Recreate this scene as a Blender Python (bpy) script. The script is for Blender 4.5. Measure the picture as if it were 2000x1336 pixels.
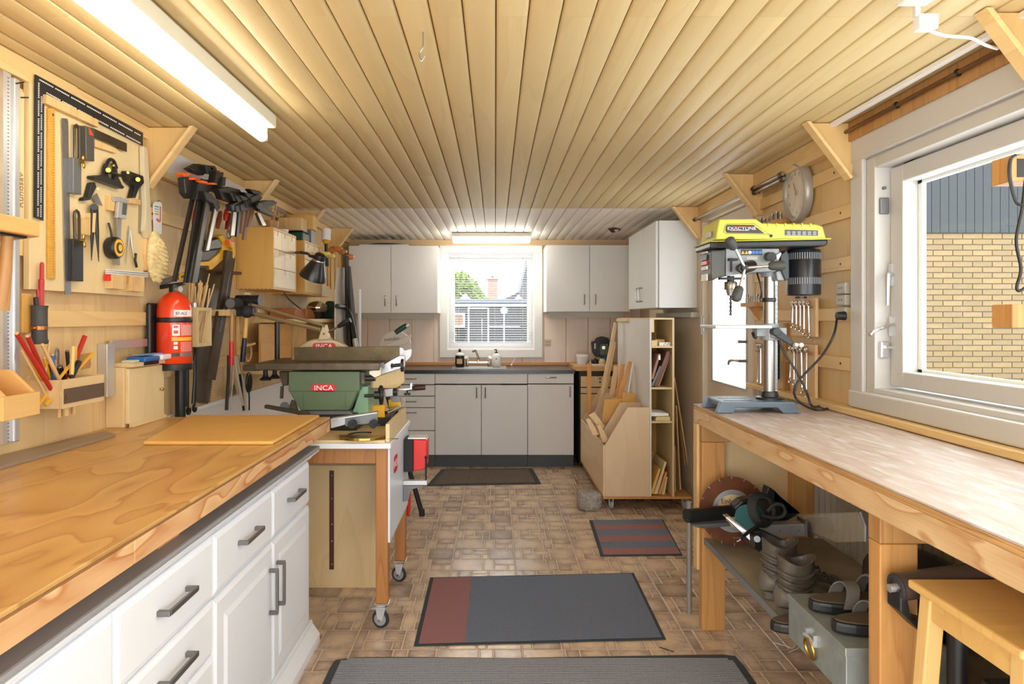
import bpy, bmesh, math, random
from mathutils import Vector, Matrix
random.seed(7)
PI = math.pi
for o in list(bpy.data.objects):
    bpy.data.objects.remove(o)
SC = bpy.context.scene
COL = SC.collection

# ---------------------------------------------------------------- camera
F, CX, CY, H = 1333.33, 967.0, 622.0, 1.293      # focal length / vanishing point in 2000x1336 pixels, eye height in metres
cam_d = bpy.data.cameras.new('camera')
cam = bpy.data.objects.new('camera', cam_d)
COL.objects.link(cam)
cam.location = (0, 0, H)
cam.rotation_euler = (PI/2, 0, 0)
cam_d.sensor_width = 36
cam_d.lens = 36*F/2000
cam_d.shift_x = (1000-CX)/2000
cam_d.shift_y = -(668-CY)/2000
cam_d.clip_start = 0.02
SC.camera = cam

# ---------------------------------------------------------------- world, light, exposure
wd = bpy.data.worlds.new('world')
SC.world = wd
wd.use_nodes = True
nt = wd.node_tree
bg = nt.nodes['Background']
bg.inputs['Color'].default_value = (0.93, 0.965, 1.0, 1)
bg.inputs['Strength'].default_value = 3.7
sun_d = bpy.data.lights.new('sun', 'SUN')
sun_d.energy = 0.3
sun_d.angle = math.radians(8)
sun_d.color = (1, 0.95, 0.86)
sun = bpy.data.objects.new('sun', sun_d)
COL.objects.link(sun)
sun.rotation_euler = (math.radians(42), math.radians(-10), math.radians(20))
TUBE = 11.5                                        # emission of the fluorescent tubes
SC.view_settings.view_transform = 'Standard'
SC.view_settings.look = 'None'
SC.view_settings.gamma = 1.0
SC.view_settings.exposure = 0.52
SC.view_settings.use_curve_mapping = False
SC.cycles.use_denoising = True
SC.cycles.max_bounces = 10
SC.cycles.diffuse_bounces = 6
SC.cycles.sample_clamp_indirect = 6.0

# ---------------------------------------------------------------- pixel helpers: a pixel plus the plane it lies on gives a point
def AT(px, py, y): return Vector(((px-CX)*y/F, y, H-(py-CY)*y/F))
def WX(px, py, X):
    y = X*F/(px-CX)
    return Vector((X, y, H-(py-CY)*y/F))
def ZP(px, py, z):
    y = (H-z)*F/(py-CY)
    return Vector(((px-CX)*y/F, y, z))
LX, RX, YB, ZC = -1.38, 1.38, 6.5, 2.04            # left wall, right wall, back wall, ceiling

# ---------------------------------------------------------------- materials
def lin(c):
    return tuple(((v/255)/12.92 if v/255 <= 0.04045 else (((v/255)+0.055)/1.055)**2.4) for v in c)
MATS = {}
def mat(name, rgb, rough=0.5, metal=0.0, spec=None, emis=None, estr=0, trans=0, ior=1.45, alpha=1, noise=0, nscale=20, bump=0, bscale=60, coat=0, rnd=0):
    if name in MATS: return MATS[name]
    m = bpy.data.materials.new(name); m.use_nodes = True
    t = m.node_tree; b = t.nodes['Principled BSDF']
    c = lin(rgb)
    b.inputs['Base Color'].default_value = (*c, 1)
    b.inputs['Roughness'].default_value = rough
    b.inputs['Metallic'].default_value = metal
    if spec is not None: b.inputs['Specular IOR Level'].default_value = spec
    if coat: b.inputs['Coat Weight'].default_value = coat; b.inputs['Coat Roughness'].default_value = 0.15
    if emis is not None:
        b.inputs['Emission Color'].default_value = (*lin(emis), 1); b.inputs['Emission Strength'].default_value = estr
    if trans:
        b.inputs['Transmission Weight'].default_value = trans; b.inputs['IOR'].default_value = ior
    if alpha < 1: b.inputs['Alpha'].default_value = alpha
    if noise or bump or rnd:
        tc = t.nodes.new('ShaderNodeTexCoord')
    if noise or rnd:
        n = t.nodes.new('ShaderNodeTexNoise'); n.inputs['Scale'].default_value = nscale; n.inputs['Detail'].default_value = 6
        t.links.new(tc.outputs['Object'], n.inputs['Vector'])
        r = t.nodes.new('ShaderNodeMapRange'); r.inputs[1].default_value = 0.3; r.inputs[2].default_value = 0.7
        r.inputs[3].default_value = 1-noise; r.inputs[4].default_value = 1+noise*0.6
        t.links.new(n.outputs['Fac'], r.inputs[0])
        src = r.outputs[0]
        if rnd:
            oi = t.nodes.new('ShaderNodeObjectInfo')
            r2 = t.nodes.new('ShaderNodeMapRange'); r2.inputs[3].default_value = 1-rnd; r2.inputs[4].default_value = 1+rnd
            t.links.new(oi.outputs['Random'], r2.inputs[0])
            mu = t.nodes.new('ShaderNodeMath'); mu.operation = 'MULTIPLY'
            t.links.new(src, mu.inputs[0]); t.links.new(r2.outputs[0], mu.inputs[1]); src = mu.outputs[0]
        vm = t.nodes.new('ShaderNodeVectorMath'); vm.operation = 'SCALE'; vm.inputs[0].default_value = c
        t.links.new(src, vm.inputs['Scale']); t.links.new(vm.outputs[0], b.inputs['Base Color'])
    if bump:
        n2 = t.nodes.new('ShaderNodeTexNoise'); n2.inputs['Scale'].default_value = bscale; n2.inputs['Detail'].default_value = 5
        t.links.new(tc.outputs['Object'], n2.inputs['Vector'])
        bp = t.nodes.new('ShaderNodeBump'); bp.inputs['Strength'].default_value = bump; bp.inputs['Distance'].default_value = 0.01
        t.links.new(n2.outputs['Fac'], bp.inputs['Height']); t.links.new(bp.outputs[0], b.inputs['Normal'])
    MATS[name] = m
    return m

def glass(name, clear, diffuse=0.0, rough=0.0):       # thin pane: lets light straight through, with a weak reflection
    m = bpy.data.materials.new(name); m.use_nodes = True
    t = m.node_tree; t.nodes.remove(t.nodes['Principled BSDF']); out = t.nodes['Material Output']
    tr = t.nodes.new('ShaderNodeBsdfTransparent'); tr.inputs[0].default_value = (0.97, 0.98, 0.97, 1)
    gl = t.nodes.new('ShaderNodeBsdfGlossy'); gl.inputs['Roughness'].default_value = rough
    mx = t.nodes.new('ShaderNodeMixShader'); mx.inputs[0].default_value = clear
    t.links.new(gl.outputs[0], mx.inputs[1])
    if diffuse:
        tl = t.nodes.new('ShaderNodeBsdfTranslucent'); tl.inputs[0].default_value = (0.95, 0.95, 0.95, 1)
        m2 = t.nodes.new('ShaderNodeMixShader'); m2.inputs[0].default_value = diffuse
        t.links.new(tr.outputs[0], m2.inputs[1]); t.links.new(tl.outputs[0], m2.inputs[2]); t.links.new(m2.outputs[0], mx.inputs[2])
    else: t.links.new(tr.outputs[0], mx.inputs[2])
    t.links.new(mx.outputs[0], out.inputs['Surface'])
    MATS[name] = m
    return m

def wood(name, light, dark, grain='Y', scale=6.0, stretch=7.0, rings=9.0, amount=0.6, rough=0.45, rnd=0.06, knots=0.0, coat=0, spots=0.0, spotc=(230, 228, 232), fine=0.25):
    if name in MATS: return MATS[name]
    if name not in ('beige_panel', 'ceiling_white', 'bench_worn'): light, dark = [(c[0], min(255, c[1]*1.012), c[2]*0.99) for c in (light, dark)]
    m = bpy.data.materials.new(name); m.use_nodes = True
    t = m.node_tree; N = t.nodes.new; L = t.links.new
    b = t.nodes['Principled BSDF']; b.inputs['Roughness'].default_value = rough
    if coat: b.inputs['Coat Weight'].default_value = coat; b.inputs['Coat Roughness'].default_value = 0.2
    tc = N('ShaderNodeTexCoord'); oi = N('ShaderNodeObjectInfo')
    off = N('ShaderNodeVectorMath'); off.operation = 'SCALE'; off.inputs[0].default_value = (7.3, 11.1, 5.7)
    L(oi.outputs['Random'], off.inputs['Scale'])
    ad = N('ShaderNodeVectorMath'); ad.operation = 'ADD'
    L(tc.outputs['Object'], ad.inputs[0]); L(off.outputs[0], ad.inputs[1])
    mp = N('ShaderNodeMapping')
    s = [scale]*3; s['XYZ'.index(grain)] = scale/stretch
    mp.inputs['Scale'].default_value = s
    L(ad.outputs[0], mp.inputs['Vector'])
    n1 = N('ShaderNodeTexNoise'); n1.inputs['Scale'].default_value = 1.0; n1.inputs['Detail'].default_value = 2.0; n1.inputs['Roughness'].default_value = 0.45; n1.inputs['Distortion'].default_value = 0.3
    L(mp.outputs[0], n1.inputs['Vector'])
    mu = N('ShaderNodeMath'); mu.operation = 'MULTIPLY'; mu.inputs[1].default_value = rings
    L(n1.outputs['Fac'], mu.inputs[0])
    fr = N('ShaderNodeMath'); fr.operation = 'FRACT'; L(mu.outputs[0], fr.inputs[0])
    ramp = N('ShaderNodeValToRGB')
    cr = ramp.color_ramp
    cr.elements[0].position = 0.0; cr.elements[0].color = (0, 0, 0, 1)
    cr.elements[1].position = 1.0; cr.elements[1].color = (0, 0, 0, 1)
    e = cr.elements.new(0.78); e.color = (0.55, 0.55, 0.55, 1)
    e = cr.elements.new(0.90); e.color = (1, 1, 1, 1)
    L(fr.outputs[0], ramp.inputs[0])
    # fine fibre
    mp2 = N('ShaderNodeMapping'); s2 = [scale*28]*3; s2['XYZ'.index(grain)] = scale*0.9
    mp2.inputs['Scale'].default_value = s2; L(ad.outputs[0], mp2.inputs['Vector'])
    n2 = N('ShaderNodeTexNoise'); n2.inputs['Scale'].default_value = 1.0; n2.inputs['Detail'].default_value = 3.0
    L(mp2.outputs[0], n2.inputs['Vector'])
    # broad tone
    n3 = N('ShaderNodeTexNoise'); n3.inputs['Scale'].default_value = 0.45; n3.inputs['Detail'].default_value = 2.0
    L(mp.outputs[0], n3.inputs['Vector'])
    def mathn(op, a, c):
        q = N('ShaderNodeMath'); q.operation = op
        for i, v in enumerate((a, c)):
            if isinstance(v, (int, float)): q.inputs[i].default_value = v
            else: L(v, q.inputs[i])
        return q.outputs[0]
    f = mathn('MULTIPLY', ramp.outputs[0], amount)
    f = mathn('ADD', f, mathn('MULTIPLY', mathn('SUBTRACT', n2.outputs['Fac'], 0.5), fine*2))
    f = mathn('ADD', f, mathn('MULTIPLY', mathn('SUBTRACT', n3.outputs['Fac'], 0.5), 0.9))
    if knots:
        mk = N('ShaderNodeMapping'); sk = [6.0]*3; sk['XYZ'.index(grain)] = 2.6
        mk.inputs['Scale'].default_value = sk; L(ad.outputs[0], mk.inputs['Vector'])
        vo = N('ShaderNodeTexVoronoi'); vo.inputs['Scale'].default_value = 1.0; L(mk.outputs[0], vo.inputs['Vector'])
        kr = N('ShaderNodeMapRange'); kr.inputs[1].default_value = 0.05; kr.inputs[2].default_value = 0.11; kr.inputs[3].default_value = knots; kr.inputs[4].default_value = 0
        L(vo.outputs['Distance'], kr.inputs[0])
        f = mathn('ADD', f, kr.outputs[0])
    cl = N('ShaderNodeClamp'); L(f, cl.inputs[0]); cl.inputs[1].default_value = -0.35; cl.inputs[2].default_value = 1.6
    mix = N('ShaderNodeMix'); mix.data_type = 'RGBA'; mix.clamp_factor = False
    mix.inputs['A'].default_value = (*lin(light), 1); mix.inputs['B'].default_value = (*lin(dark), 1)
    L(cl.outputs[0], mix.inputs['Factor'])
    out = mix.outputs['Result']
    if spots:
        ms = N('ShaderNodeMapping'); ss = [70.0]*3; ss['XYZ'.index(grain)] = 16
        ms.inputs['Scale'].default_value = ss; L(ad.outputs[0], ms.inputs['Vector'])
        ns = N('ShaderNodeTexNoise'); ns.inputs['Scale'].default_value = 0.5; ns.inputs['Detail'].default_value = 5; L(ms.outputs[0], ns.inputs['Vector'])
        rs = N('ShaderNodeMapRange'); rs.inputs[1].default_value = 0.5; rs.inputs[2].default_value = 0.72; rs.inputs[4].default_value = spots; L(ns.outputs['Fac'], rs.inputs[0])
        mx = N('ShaderNodeMix'); mx.data_type = 'RGBA'; mx.inputs['B'].default_value = (*lin(spotc), 1)
        L(rs.outputs[0], mx.inputs['Factor']); L(out, mx.inputs['A']); out = mx.outputs['Result']
    rr = N('ShaderNodeMapRange'); rr.inputs[3].default_value = 1-rnd; rr.inputs[4].default_value = 1+rnd
    L(oi.outputs['Random'], rr.inputs[0])
    vm = N('ShaderNodeVectorMath'); vm.operation = 'SCALE'; L(out, vm.inputs[0]); L(rr.outputs[0], vm.inputs['Scale'])
    L(vm.outputs[0], b.inputs['Base Color'])
    bp = N('ShaderNodeBump'); bp.inputs['Strength'].default_value = 0.08; bp.inputs['Distance'].default_value = 0.004
    L(n2.outputs['Fac'], bp.inputs['Height']); L(bp.outputs[0], b.inputs['Normal'])
    MATS[name] = m
    return m

# ---------------------------------------------------------------- mesh builder
class B:
    def __init__(s, T=None): s.v = []; s.f = []; s.T = T; s.uv = None
    def add(s, vs, fs):
        k = len(s.v)
        for p in vs:
            p = Vector(p)
            s.v.append(s.T @ p if s.T is not None else p)
        s.f += [tuple(i+k for i in f) for f in fs]
        return s
    def box(s, x0, x1, y0, y1, z0, z1):
        vs = [(x, y, z) for z in (z0, z1) for y in (y0, y1) for x in (x0, x1)]
        return s.add(vs, [(0, 2, 3, 1), (4, 5, 7, 6), (0, 1, 5, 4), (2, 6, 7, 3), (0, 4, 6, 2), (1, 3, 7, 5)])
    def cbox(s, c, d):
        return s.box(c[0]-d[0]/2, c[0]+d[0]/2, c[1]-d[1]/2, c[1]+d[1]/2, c[2]-d[2]/2, c[2]+d[2]/2)
    def hexa(s, a, b):                              # two quads of four points, joined
        return s.add(list(a)+list(b), [(0, 1, 2, 3), (7, 6, 5, 4), (0, 4, 5, 1), (1, 5, 6, 2), (2, 6, 7, 3), (3, 7, 4, 0)])
    def prism(s, pts, vec):
        n = len(pts); vec = Vector(vec)
        vs = [Vector(p) for p in pts] + [Vector(p)+vec for p in pts]
        return s.add(vs, [tuple(range(n)), tuple(range(2*n-1, n-1, -1))] + [(i, (i+1) % n, n+(i+1) % n, n+i) for i in range(n)])
    def cyl(s, p0, p1, r0, r1=None, n=14, caps=True):
        return s.tube([p0, p1], [r0, r0 if r1 is None else r1], n, caps)
    def tube(s, pts, r, n=8, caps=True, closed=False):
        pts = [Vector(p) for p in pts]; m = len(pts)
        rs = r if isinstance(r, (list, tuple)) else [r]*m
        tang = []
        for i in range(m):
            if closed: d = pts[(i+1) % m]-pts[i-1]
            else: d = pts[min(i+1, m-1)]-pts[max(i-1, 0)]
            tang.append(d.normalized() if d.length > 1e-9 else Vector((0, 0, 1)))
        t0 = tang[0]; u = t0.orthogonal().normalized(); vs = []
        for i in range(m):
            if i:
                q = tang[i-1].rotation_difference(tang[i]); u = (q @ u)
                u = (u - tang[i]*u.dot(tang[i])).normalized()
            w = tang[i].cross(u)
            for k in range(n):
                a = 2*PI*k/n
                vs.append(pts[i] + (u*math.cos(a)+w*math.sin(a))*rs[i])
        fs = []
        for i in range(m if closed else m-1):
            j = (i+1) % m
            for k in range(n):
                fs.append((i*n+k, i*n+(k+1) % n, j*n+(k+1) % n, j*n+k))
        if caps and not closed:
            fs.append(tuple(range(n-1, -1, -1))); fs.append(tuple((m-1)*n+k for k in range(n)))
        return s.add(vs, fs)
    def lathe(s, prof, c=(0, 0, 0), axis=(0, 0, 1), n=20):
        ax = Vector(axis).normalized(); u = ax.orthogonal().normalized(); w = ax.cross(u); c = Vector(c)
        vs = []
        for r, h in prof:
            for k in range(n):
                a = 2*PI*k/n
                vs.append(c + ax*h + (u*math.cos(a)+w*math.sin(a))*max(r, 1e-5))
        m = len(prof); fs = []
        for i in range(m-1):
            for k in range(n):
                fs.append((i*n+k, i*n+(k+1) % n, (i+1)*n+(k+1) % n, (i+1)*n+k))
        fs.append(tuple(range(n-1, -1, -1))); fs.append(tuple((m-1)*n+k for k in range(n)))
        return s.add(vs, fs)
    def ball(s, c, r, n=14, m=8):
        if not isinstance(r, (tuple, list)): r = (r, r, r)
        c = Vector(c)
        prof = [(math.sin(PI*i/m), -math.cos(PI*i/m)) for i in range(m+1)]
        k0 = len(s.v); T = s.T; s.T = None
        s.lathe(prof, (0, 0, 0), (0, 0, 1), n)
        for i in range(k0, len(s.v)):
            p = s.v[i]; p = Vector((p.x*r[0], p.y*r[1], p.z*r[2]))+c
            s.v[i] = T @ p if T is not None else p
        s.T = T
        return s
    def torus(s, c, axis, R, r, n=24, m=8, a0=0, a1=2*PI):
        ax = Vector(axis).normalized(); u = ax.orthogonal().normalized(); w = ax.cross(u); c = Vector(c)
        full = abs(a1-a0-2*PI) < 1e-6
        k = n if full else n+1
        pts = [c+(u*math.cos(a0+(a1-a0)*i/n)+w*math.sin(a0+(a1-a0)*i/n))*R for i in range(k)]
        return s.tube(pts, r, m, True, full)
    # outline given in pixels on a wall plane / frontal plane, extruded into depth
    def wpoly(s, pts, X, t):                        # front face at X, body goes t metres along x
        return s.prism([WX(a, b, X) for a, b in pts], (t, 0, 0))
    def fpoly(s, pts, y, d):
        return s.prism([AT(a, b, y) for a, b in pts], (0, d, 0))

def obj(name, b, m=None, parent=None, bevel=0.0, smooth=False, segs=2):
    me = bpy.data.meshes.new(name)
    bm = bmesh.new()
    vs = [bm.verts.new(p) for p in b.v]
    for f in b.f:
        try: bm.faces.new([vs[i] for i in f])
        except ValueError: pass
    bmesh.ops.recalc_face_normals(bm, faces=bm.faces)
    bm.to_mesh(me); bm.free()
    if m is not None: me.materials.append(m)
    o = bpy.data.objects.new(name, me)
    COL.objects.link(o)
    if parent is not None: attach(o, parent)
    if smooth:
        for p in me.polygons: p.use_smooth = True
        me.set_sharp_from_angle(angle=math.radians(40 if smooth is True else smooth))
    if bevel:
        md = o.modifiers.new('bevel', 'BEVEL'); md.width = bevel; md.segments = segs; md.limit_method = 'ANGLE'; md.angle_limit = math.radians(40)
    return o
def world_of(o):
    M = o.matrix_basis.copy(); p = o
    while p.parent is not None:
        M = p.matrix_parent_inverse @ M; p = p.parent; M = p.matrix_basis @ M
    return M
def attach(o, parent):
    o.parent = parent
    o.matrix_parent_inverse = world_of(parent).inverted()
def tag(o, label, cat, group=None, kind=None):
    o['label'] = label
    if cat: o['category'] = cat
    if group: o['group'] = group
    if kind: o['kind'] = kind
    return o
def thing(name, label, cat, loc=(0, 0, 0), group=None):
    o = bpy.data.objects.new(name, None); COL.objects.link(o)
    o.empty_display_size = 0.05
    o.location = loc
    return tag(o, label, cat, group)
def struct(o):
    o['kind'] = 'structure'; return o
def share(name, src, parent, M=None):               # another object on the same mesh
    o = bpy.data.objects.new(name, src.data); COL.objects.link(o)
    if M is not None: o.matrix_basis = M
    if parent is not None:
        o.parent = parent; o.matrix_parent_inverse = world_of(parent).inverted()
    return o
def text(name, body, size, mat_, M, parent, depth=0.0006, align='CENTER', sx=1.0):
    cu = bpy.data.curves.new(name, 'FONT'); cu.body = body; cu.size = size; cu.extrude = depth; cu.align_x = align; cu.align_y = 'CENTER'
    cu.resolution_u = 3
    ob = bpy.data.objects.new(name, cu); COL.objects.link(ob)
    bpy.context.view_layer.update()
    dg = bpy.context.evaluated_depsgraph_get()
    me = bpy.data.meshes.new_from_object(ob.evaluated_get(dg))
    bpy.data.objects.remove(ob)
    o = bpy.data.objects.new(name, me); COL.objects.link(o)
    me.materials.clear(); me.materials.append(mat_)
    o.matrix_basis = M @ Matrix.Diagonal((sx, 1, 1, 1))
    if parent is not None: attach(o, parent)
    return o
def frame_m(origin, xdir, ydir):                    # text frame: x along the line, y up, z out of the surface
    x = Vector(xdir).normalized(); y = Vector(ydir); y = (y-x*y.dot(x)).normalized(); z = x.cross(y)
    M = Matrix(((x.x, y.x, z.x, origin[0]), (x.y, y.y, z.y, origin[1]), (x.z, y.z, z.z, origin[2]), (0, 0, 0, 1)))
    return M
def arc(c, r, a0, a1, n, u=(1, 0, 0), w=(0, 0, 1)):
    c, u, w = Vector(c), Vector(u), Vector(w)
    return [c+u*(r*math.cos(a0+(a1-a0)*i/n))+w*(r*math.sin(a0+(a1-a0)*i/n)) for i in range(n+1)]
def bez(p0, p1, p2, p3, n=12):
    p = [Vector(q) for q in (p0, p1, p2, p3)]
    return [p[0]*(1-t)**3+p[1]*3*t*(1-t)**2+p[2]*3*t*t*(1-t)+p[3]*t**3 for t in [i/n for i in range(n+1)]]
def spline(pts, n=6):                               # Catmull-Rom through the points
    P = [Vector(p) for p in pts]; out = []
    for i in range(len(P)-1):
        a, b, c, d = P[max(i-1, 0)], P[i], P[i+1], P[min(i+2, len(P)-1)]
        for k in range(n):
            t = k/n
            out.append(0.5*((2*b)+(c-a)*t+(2*a-5*b+4*c-d)*t*t+(3*b-a-3*c+d)*t**3))
    out.append(P[-1]); return out

# palette
m_white = mat('white_paint', (238, 238, 238), 0.35)
m_cab = mat('cabinet_grey', (228, 228, 226), 0.45, noise=0.03, nscale=3)
m_trimw = mat('window_white_dimmed', (200, 198, 194), 0.4)  # white trim painted greyer, since it is lit only from inside
m_black = mat('black_plastic', (30, 30, 31), 0.4)
m_rubber = mat('rubber', (42, 42, 43), 0.75)
m_dark = mat('dark_metal', (52, 50, 48), 0.4, 0.6)
m_steel = mat('steel', (172, 170, 166), 0.34, 1.0)
m_alu = mat('aluminium', (205, 206, 207), 0.4, 0.75)
m_chrome = mat('chrome', (225, 225, 225), 0.12, 1.0)
m_grey = mat('grey_metal', (120, 122, 124), 0.4, 0.5)
m_iron = mat('cast_iron', (90, 82, 68), 0.38, 0.75, noise=0.3, nscale=18)
m_brass = mat('brass', (190, 150, 70), 0.3, 1.0)
m_red = mat('red_paint', (212, 40, 28), 0.35)
m_orange = mat('orange_plastic', (240, 100, 25), 0.4)
m_yellow = mat('yellow_plastic', (236, 178, 22), 0.4)
m_green = mat('machine_green', (86, 106, 76), 0.42, noise=0.06, nscale=8)
m_dkgreen = mat('tool_green', (20, 72, 50), 0.4)
m_blue = mat('blue_plastic', (38, 98, 170), 0.4)
m_paper = mat('paper_white', (240, 240, 236), 0.6)
m_clear = mat('clear_plastic', (235, 235, 230), 0.15, trans=0.0, alpha=0.25)
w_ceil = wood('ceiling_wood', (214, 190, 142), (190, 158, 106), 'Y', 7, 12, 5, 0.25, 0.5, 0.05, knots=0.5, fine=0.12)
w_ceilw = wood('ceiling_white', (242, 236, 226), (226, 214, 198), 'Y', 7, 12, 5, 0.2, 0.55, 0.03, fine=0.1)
w_ply = wood('birch_ply', (226, 196, 150), (206, 170, 120), 'Z', 6, 6, 5, 0.35, 0.5, 0.05, fine=0.12)
w_plyh = wood('birch_ply_level', (226, 198, 154), (205, 168, 120), 'Y', 6, 6, 5, 0.35, 0.5, 0.05, fine=0.12)
w_pine = wood('pine', (222, 186, 132), (196, 148, 92), 'Z', 8, 9, 7, 0.5, 0.5, 0.07, fine=0.2)
w_pinev = wood('pine_wall', (218, 188, 142), (196, 154, 102), 'Z', 6, 9, 6, 0.45, 0.5, 0.05, fine=0.15)
w_board = wood('maple_board', (222, 198, 154), (208, 176, 126), 'Z', 5, 6, 4, 0.3, 0.5, 0.03, fine=0.1)
w_brown = wood('brown_timber', (186, 138, 84), (150, 102, 54), 'Z', 9, 12, 7, 0.6, 0.45, 0.05, fine=0.3)
w_cart = wood('cart_timber', (172, 114, 60), (136, 82, 38), 'Z', 9, 12, 7, 0.6, 0.45, 0.05, fine=0.3)
w_leg = wood('leg_timber', (198, 144, 84), (160, 104, 50), 'Z', 9, 12, 7, 0.5, 0.5, 0.05, fine=0.25)
w_gold = wood('golden_ply', (222, 172, 92), (200, 144, 66), 'Z', 6, 8, 5, 0.35, 0.4, 0.03, fine=0.15)
w_bench = wood('bench_ply', (202, 158, 96), (164, 114, 56), 'Y', 6, 3.0, 7, 0.8, 0.36, 0.0, knots=0.6, coat=0.15, fine=0.1)
w_fascia = wood('fascia_pine', (222, 180, 134), (174, 108, 58), 'Y', 9, 4, 7, 0.85, 0.5, 0.03, knots=0.6, fine=0.1)
w_bench2 = wood('bench_worn', (186, 170, 158), (156, 124, 106), 'Y', 9, 6, 7, 0.5, 0.45, 0.0, spots=0.6, spotc=(208, 208, 214), fine=0.3)
w_wallb = wood('beige_panel', (240, 222, 206), (226, 202, 182), 'Z', 10, 14, 5, 0.35, 0.5, 0.02, fine=0.25)
# ================================================================ ROOM SHELL
Y0 = -0.6
# ---- floor: cushioned vinyl in stone pattern, every printed stone a slightly raised piece
def tile_mat():
    m = bpy.data.materials.new('floor_stone'); m.use_nodes = True
    t = m.node_tree; N = t.nodes.new; L = t.links.new; b = t.nodes['Principled BSDF']
    uv = N('ShaderNodeUVMap'); oi = N('ShaderNodeObjectInfo'); at = N('ShaderNodeAttribute'); at.attribute_name = 'tint'
    geo = N('ShaderNodeNewGeometry')
    sep = N('ShaderNodeSeparateXYZ'); L(uv.outputs[0], sep.inputs[0])
    def mth(op, a, c=0.0, d=None):
        q = N('ShaderNodeMath'); q.operation = op
        for i, v in enumerate((a, c, d)):
            if v is None: continue
            if isinstance(v, (int, float)): q.inputs[i].default_value = v
            else: L(v, q.inputs[i])
        return q.outputs[0]
    def edge(o): return mth('MULTIPLY', mth('MULTIPLY', o, mth('SUBTRACT', 1.0, o)), 4.0)
    cen = mth('MULTIPLY', edge(sep.outputs[0]), edge(sep.outputs[1]))
    n = N('ShaderNodeTexNoise'); n.inputs['Scale'].default_value = 9; n.inputs['Detail'].default_value = 5; L(geo.outputs['Position'], n.inputs['Vector'])
    n2 = N('ShaderNodeTexNoise'); n2.inputs['Scale'].default_value = 45; n2.inputs['Detail'].default_value = 4; L(geo.outputs['Position'], n2.inputs['Vector'])
    rnd = mth('FRACT', mth('ADD', oi.outputs['Random'], at.outputs['Fac']))
    f = mth('MULTIPLY', cen, 0.45)
    f = mth('ADD', f, mth('MULTIPLY', rnd, 0.40))
    f = mth('ADD', f, mth('MULTIPLY', mth('SUBTRACT', n.outputs['Fac'], 0.5), 0.9))
    f = mth('ADD', f, mth('MULTIPLY', mth('SUBTRACT', n2.outputs['Fac'], 0.5), 0.5))
    r = N('ShaderNodeValToRGB'); cr = r.color_ramp
    cols = [(0.0, (132, 112, 98)), (0.3, (172, 150, 132)), (0.55, (200, 176, 154)), (0.8, (216, 190, 158)), (1.0, (226, 200, 162))]
    cr.elements[0].position = 0; cr.elements[0].color = (*lin(cols[0][1]), 1); cr.elements[1].position = 1; cr.elements[1].color = (*lin(cols[-1][1]), 1)
    for p, c in cols[1:-1]:
        e = cr.elements.new(p); e.color = (*lin(c), 1)
    L(f, r.inputs[0]); L(r.outputs[0], b.inputs['Base Color'])
    b.inputs['Roughness'].default_value = 0.24
    bp = N('ShaderNodeBump'); bp.inputs['Strength'].default_value = 0.25; bp.inputs['Distance'].default_value = 0.004
    L(n2.outputs['Fac'], bp.inputs['Height']); L(bp.outputs[0], b.inputs['Normal'])
    return m
m_tile = tile_mat()
m_joint = mat('floor_joint', (208, 182, 150), 0.45, noise=0.15, nscale=12)
floor = struct(obj('floor', B().box(LX-0.1, RX+0.1, Y0, YB+0.1, -0.1, 0.0), m_joint))
CELLS = [(0, 6, 6, 12), (6, 8, 6, 12), (8, 12, 9, 12), (8, 10.6, 6, 9), (10.6, 12, 6, 9),
         (0, 1.5, 0, 6), (1.5, 3.8, 2.6, 6), (3.8, 7, 4.4, 6), (3.8, 7, 2.6, 4.4), (1.5, 5.6, 0, 2.6), (5.6, 7, 0, 2.6), (7, 12, 0, 6)]
U = 0.333
UX0 = (879-CX)*(H*F/(1122-CY))/F                    # a long joint seen between the mats
def tile_mesh(w, d):
    g = 0.0032; h = 0.0016; e = 0.002
    b = [(g, g), (w-g, g), (w-g, d-g), (g, d-g)]
    i = [(g+e, g+e), (w-g-e, g+e), (w-g-e, d-g-e), (g+e, d-g-e)]
    vs = [(x, y, 0.0002) for x, y in b]+[(x, y, h) for x, y in i]
    fs = [(4, 5, 6, 7)]+[(k, (k+1) % 4, 4+(k+1) % 4, 4+k) for k in range(4)]
    return vs, fs, w, d
def tile_data(name, lst):                            # lst of (vs, fs, w, d, ox, oy, tint)
    me = bpy.data.meshes.new(name); V = []; Fc = []; UV = []; TI = []
    for vs, fs, w, d, ox, oy, ti in lst:
        k = len(V); V += [(x+ox, y+oy, z) for x, y, z in vs]
        for f in fs:
            Fc.append(tuple(i+k for i in f))
            for i in f: UV.append((vs[i][0]/w, vs[i][1]/d))
        TI += [ti]*len(vs)
    me.from_pydata(V, [], Fc)
    ul = me.uv_layers.new(name='UVMap')
    for i, q in enumerate(UV): ul.data[i].uv = q
    a = me.attributes.new('tint', 'FLOAT', 'POINT')
    for i, q in enumerate(TI): a.data[i].value = q
    me.materials.append(m_tile)
    return me
cell_me = []
for (a, b_, c, d) in CELLS:
    vs, fs, w, dd = tile_mesh((b_-a)*U/12, (d-c)*U/12)
    cell_me.append((tile_data('stone_tile', [(vs, fs, w, dd, 0, 0, 0.0)]), vs, fs, w, dd))
cand = []; rest = []
ny0, ny1 = 4, 20
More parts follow.
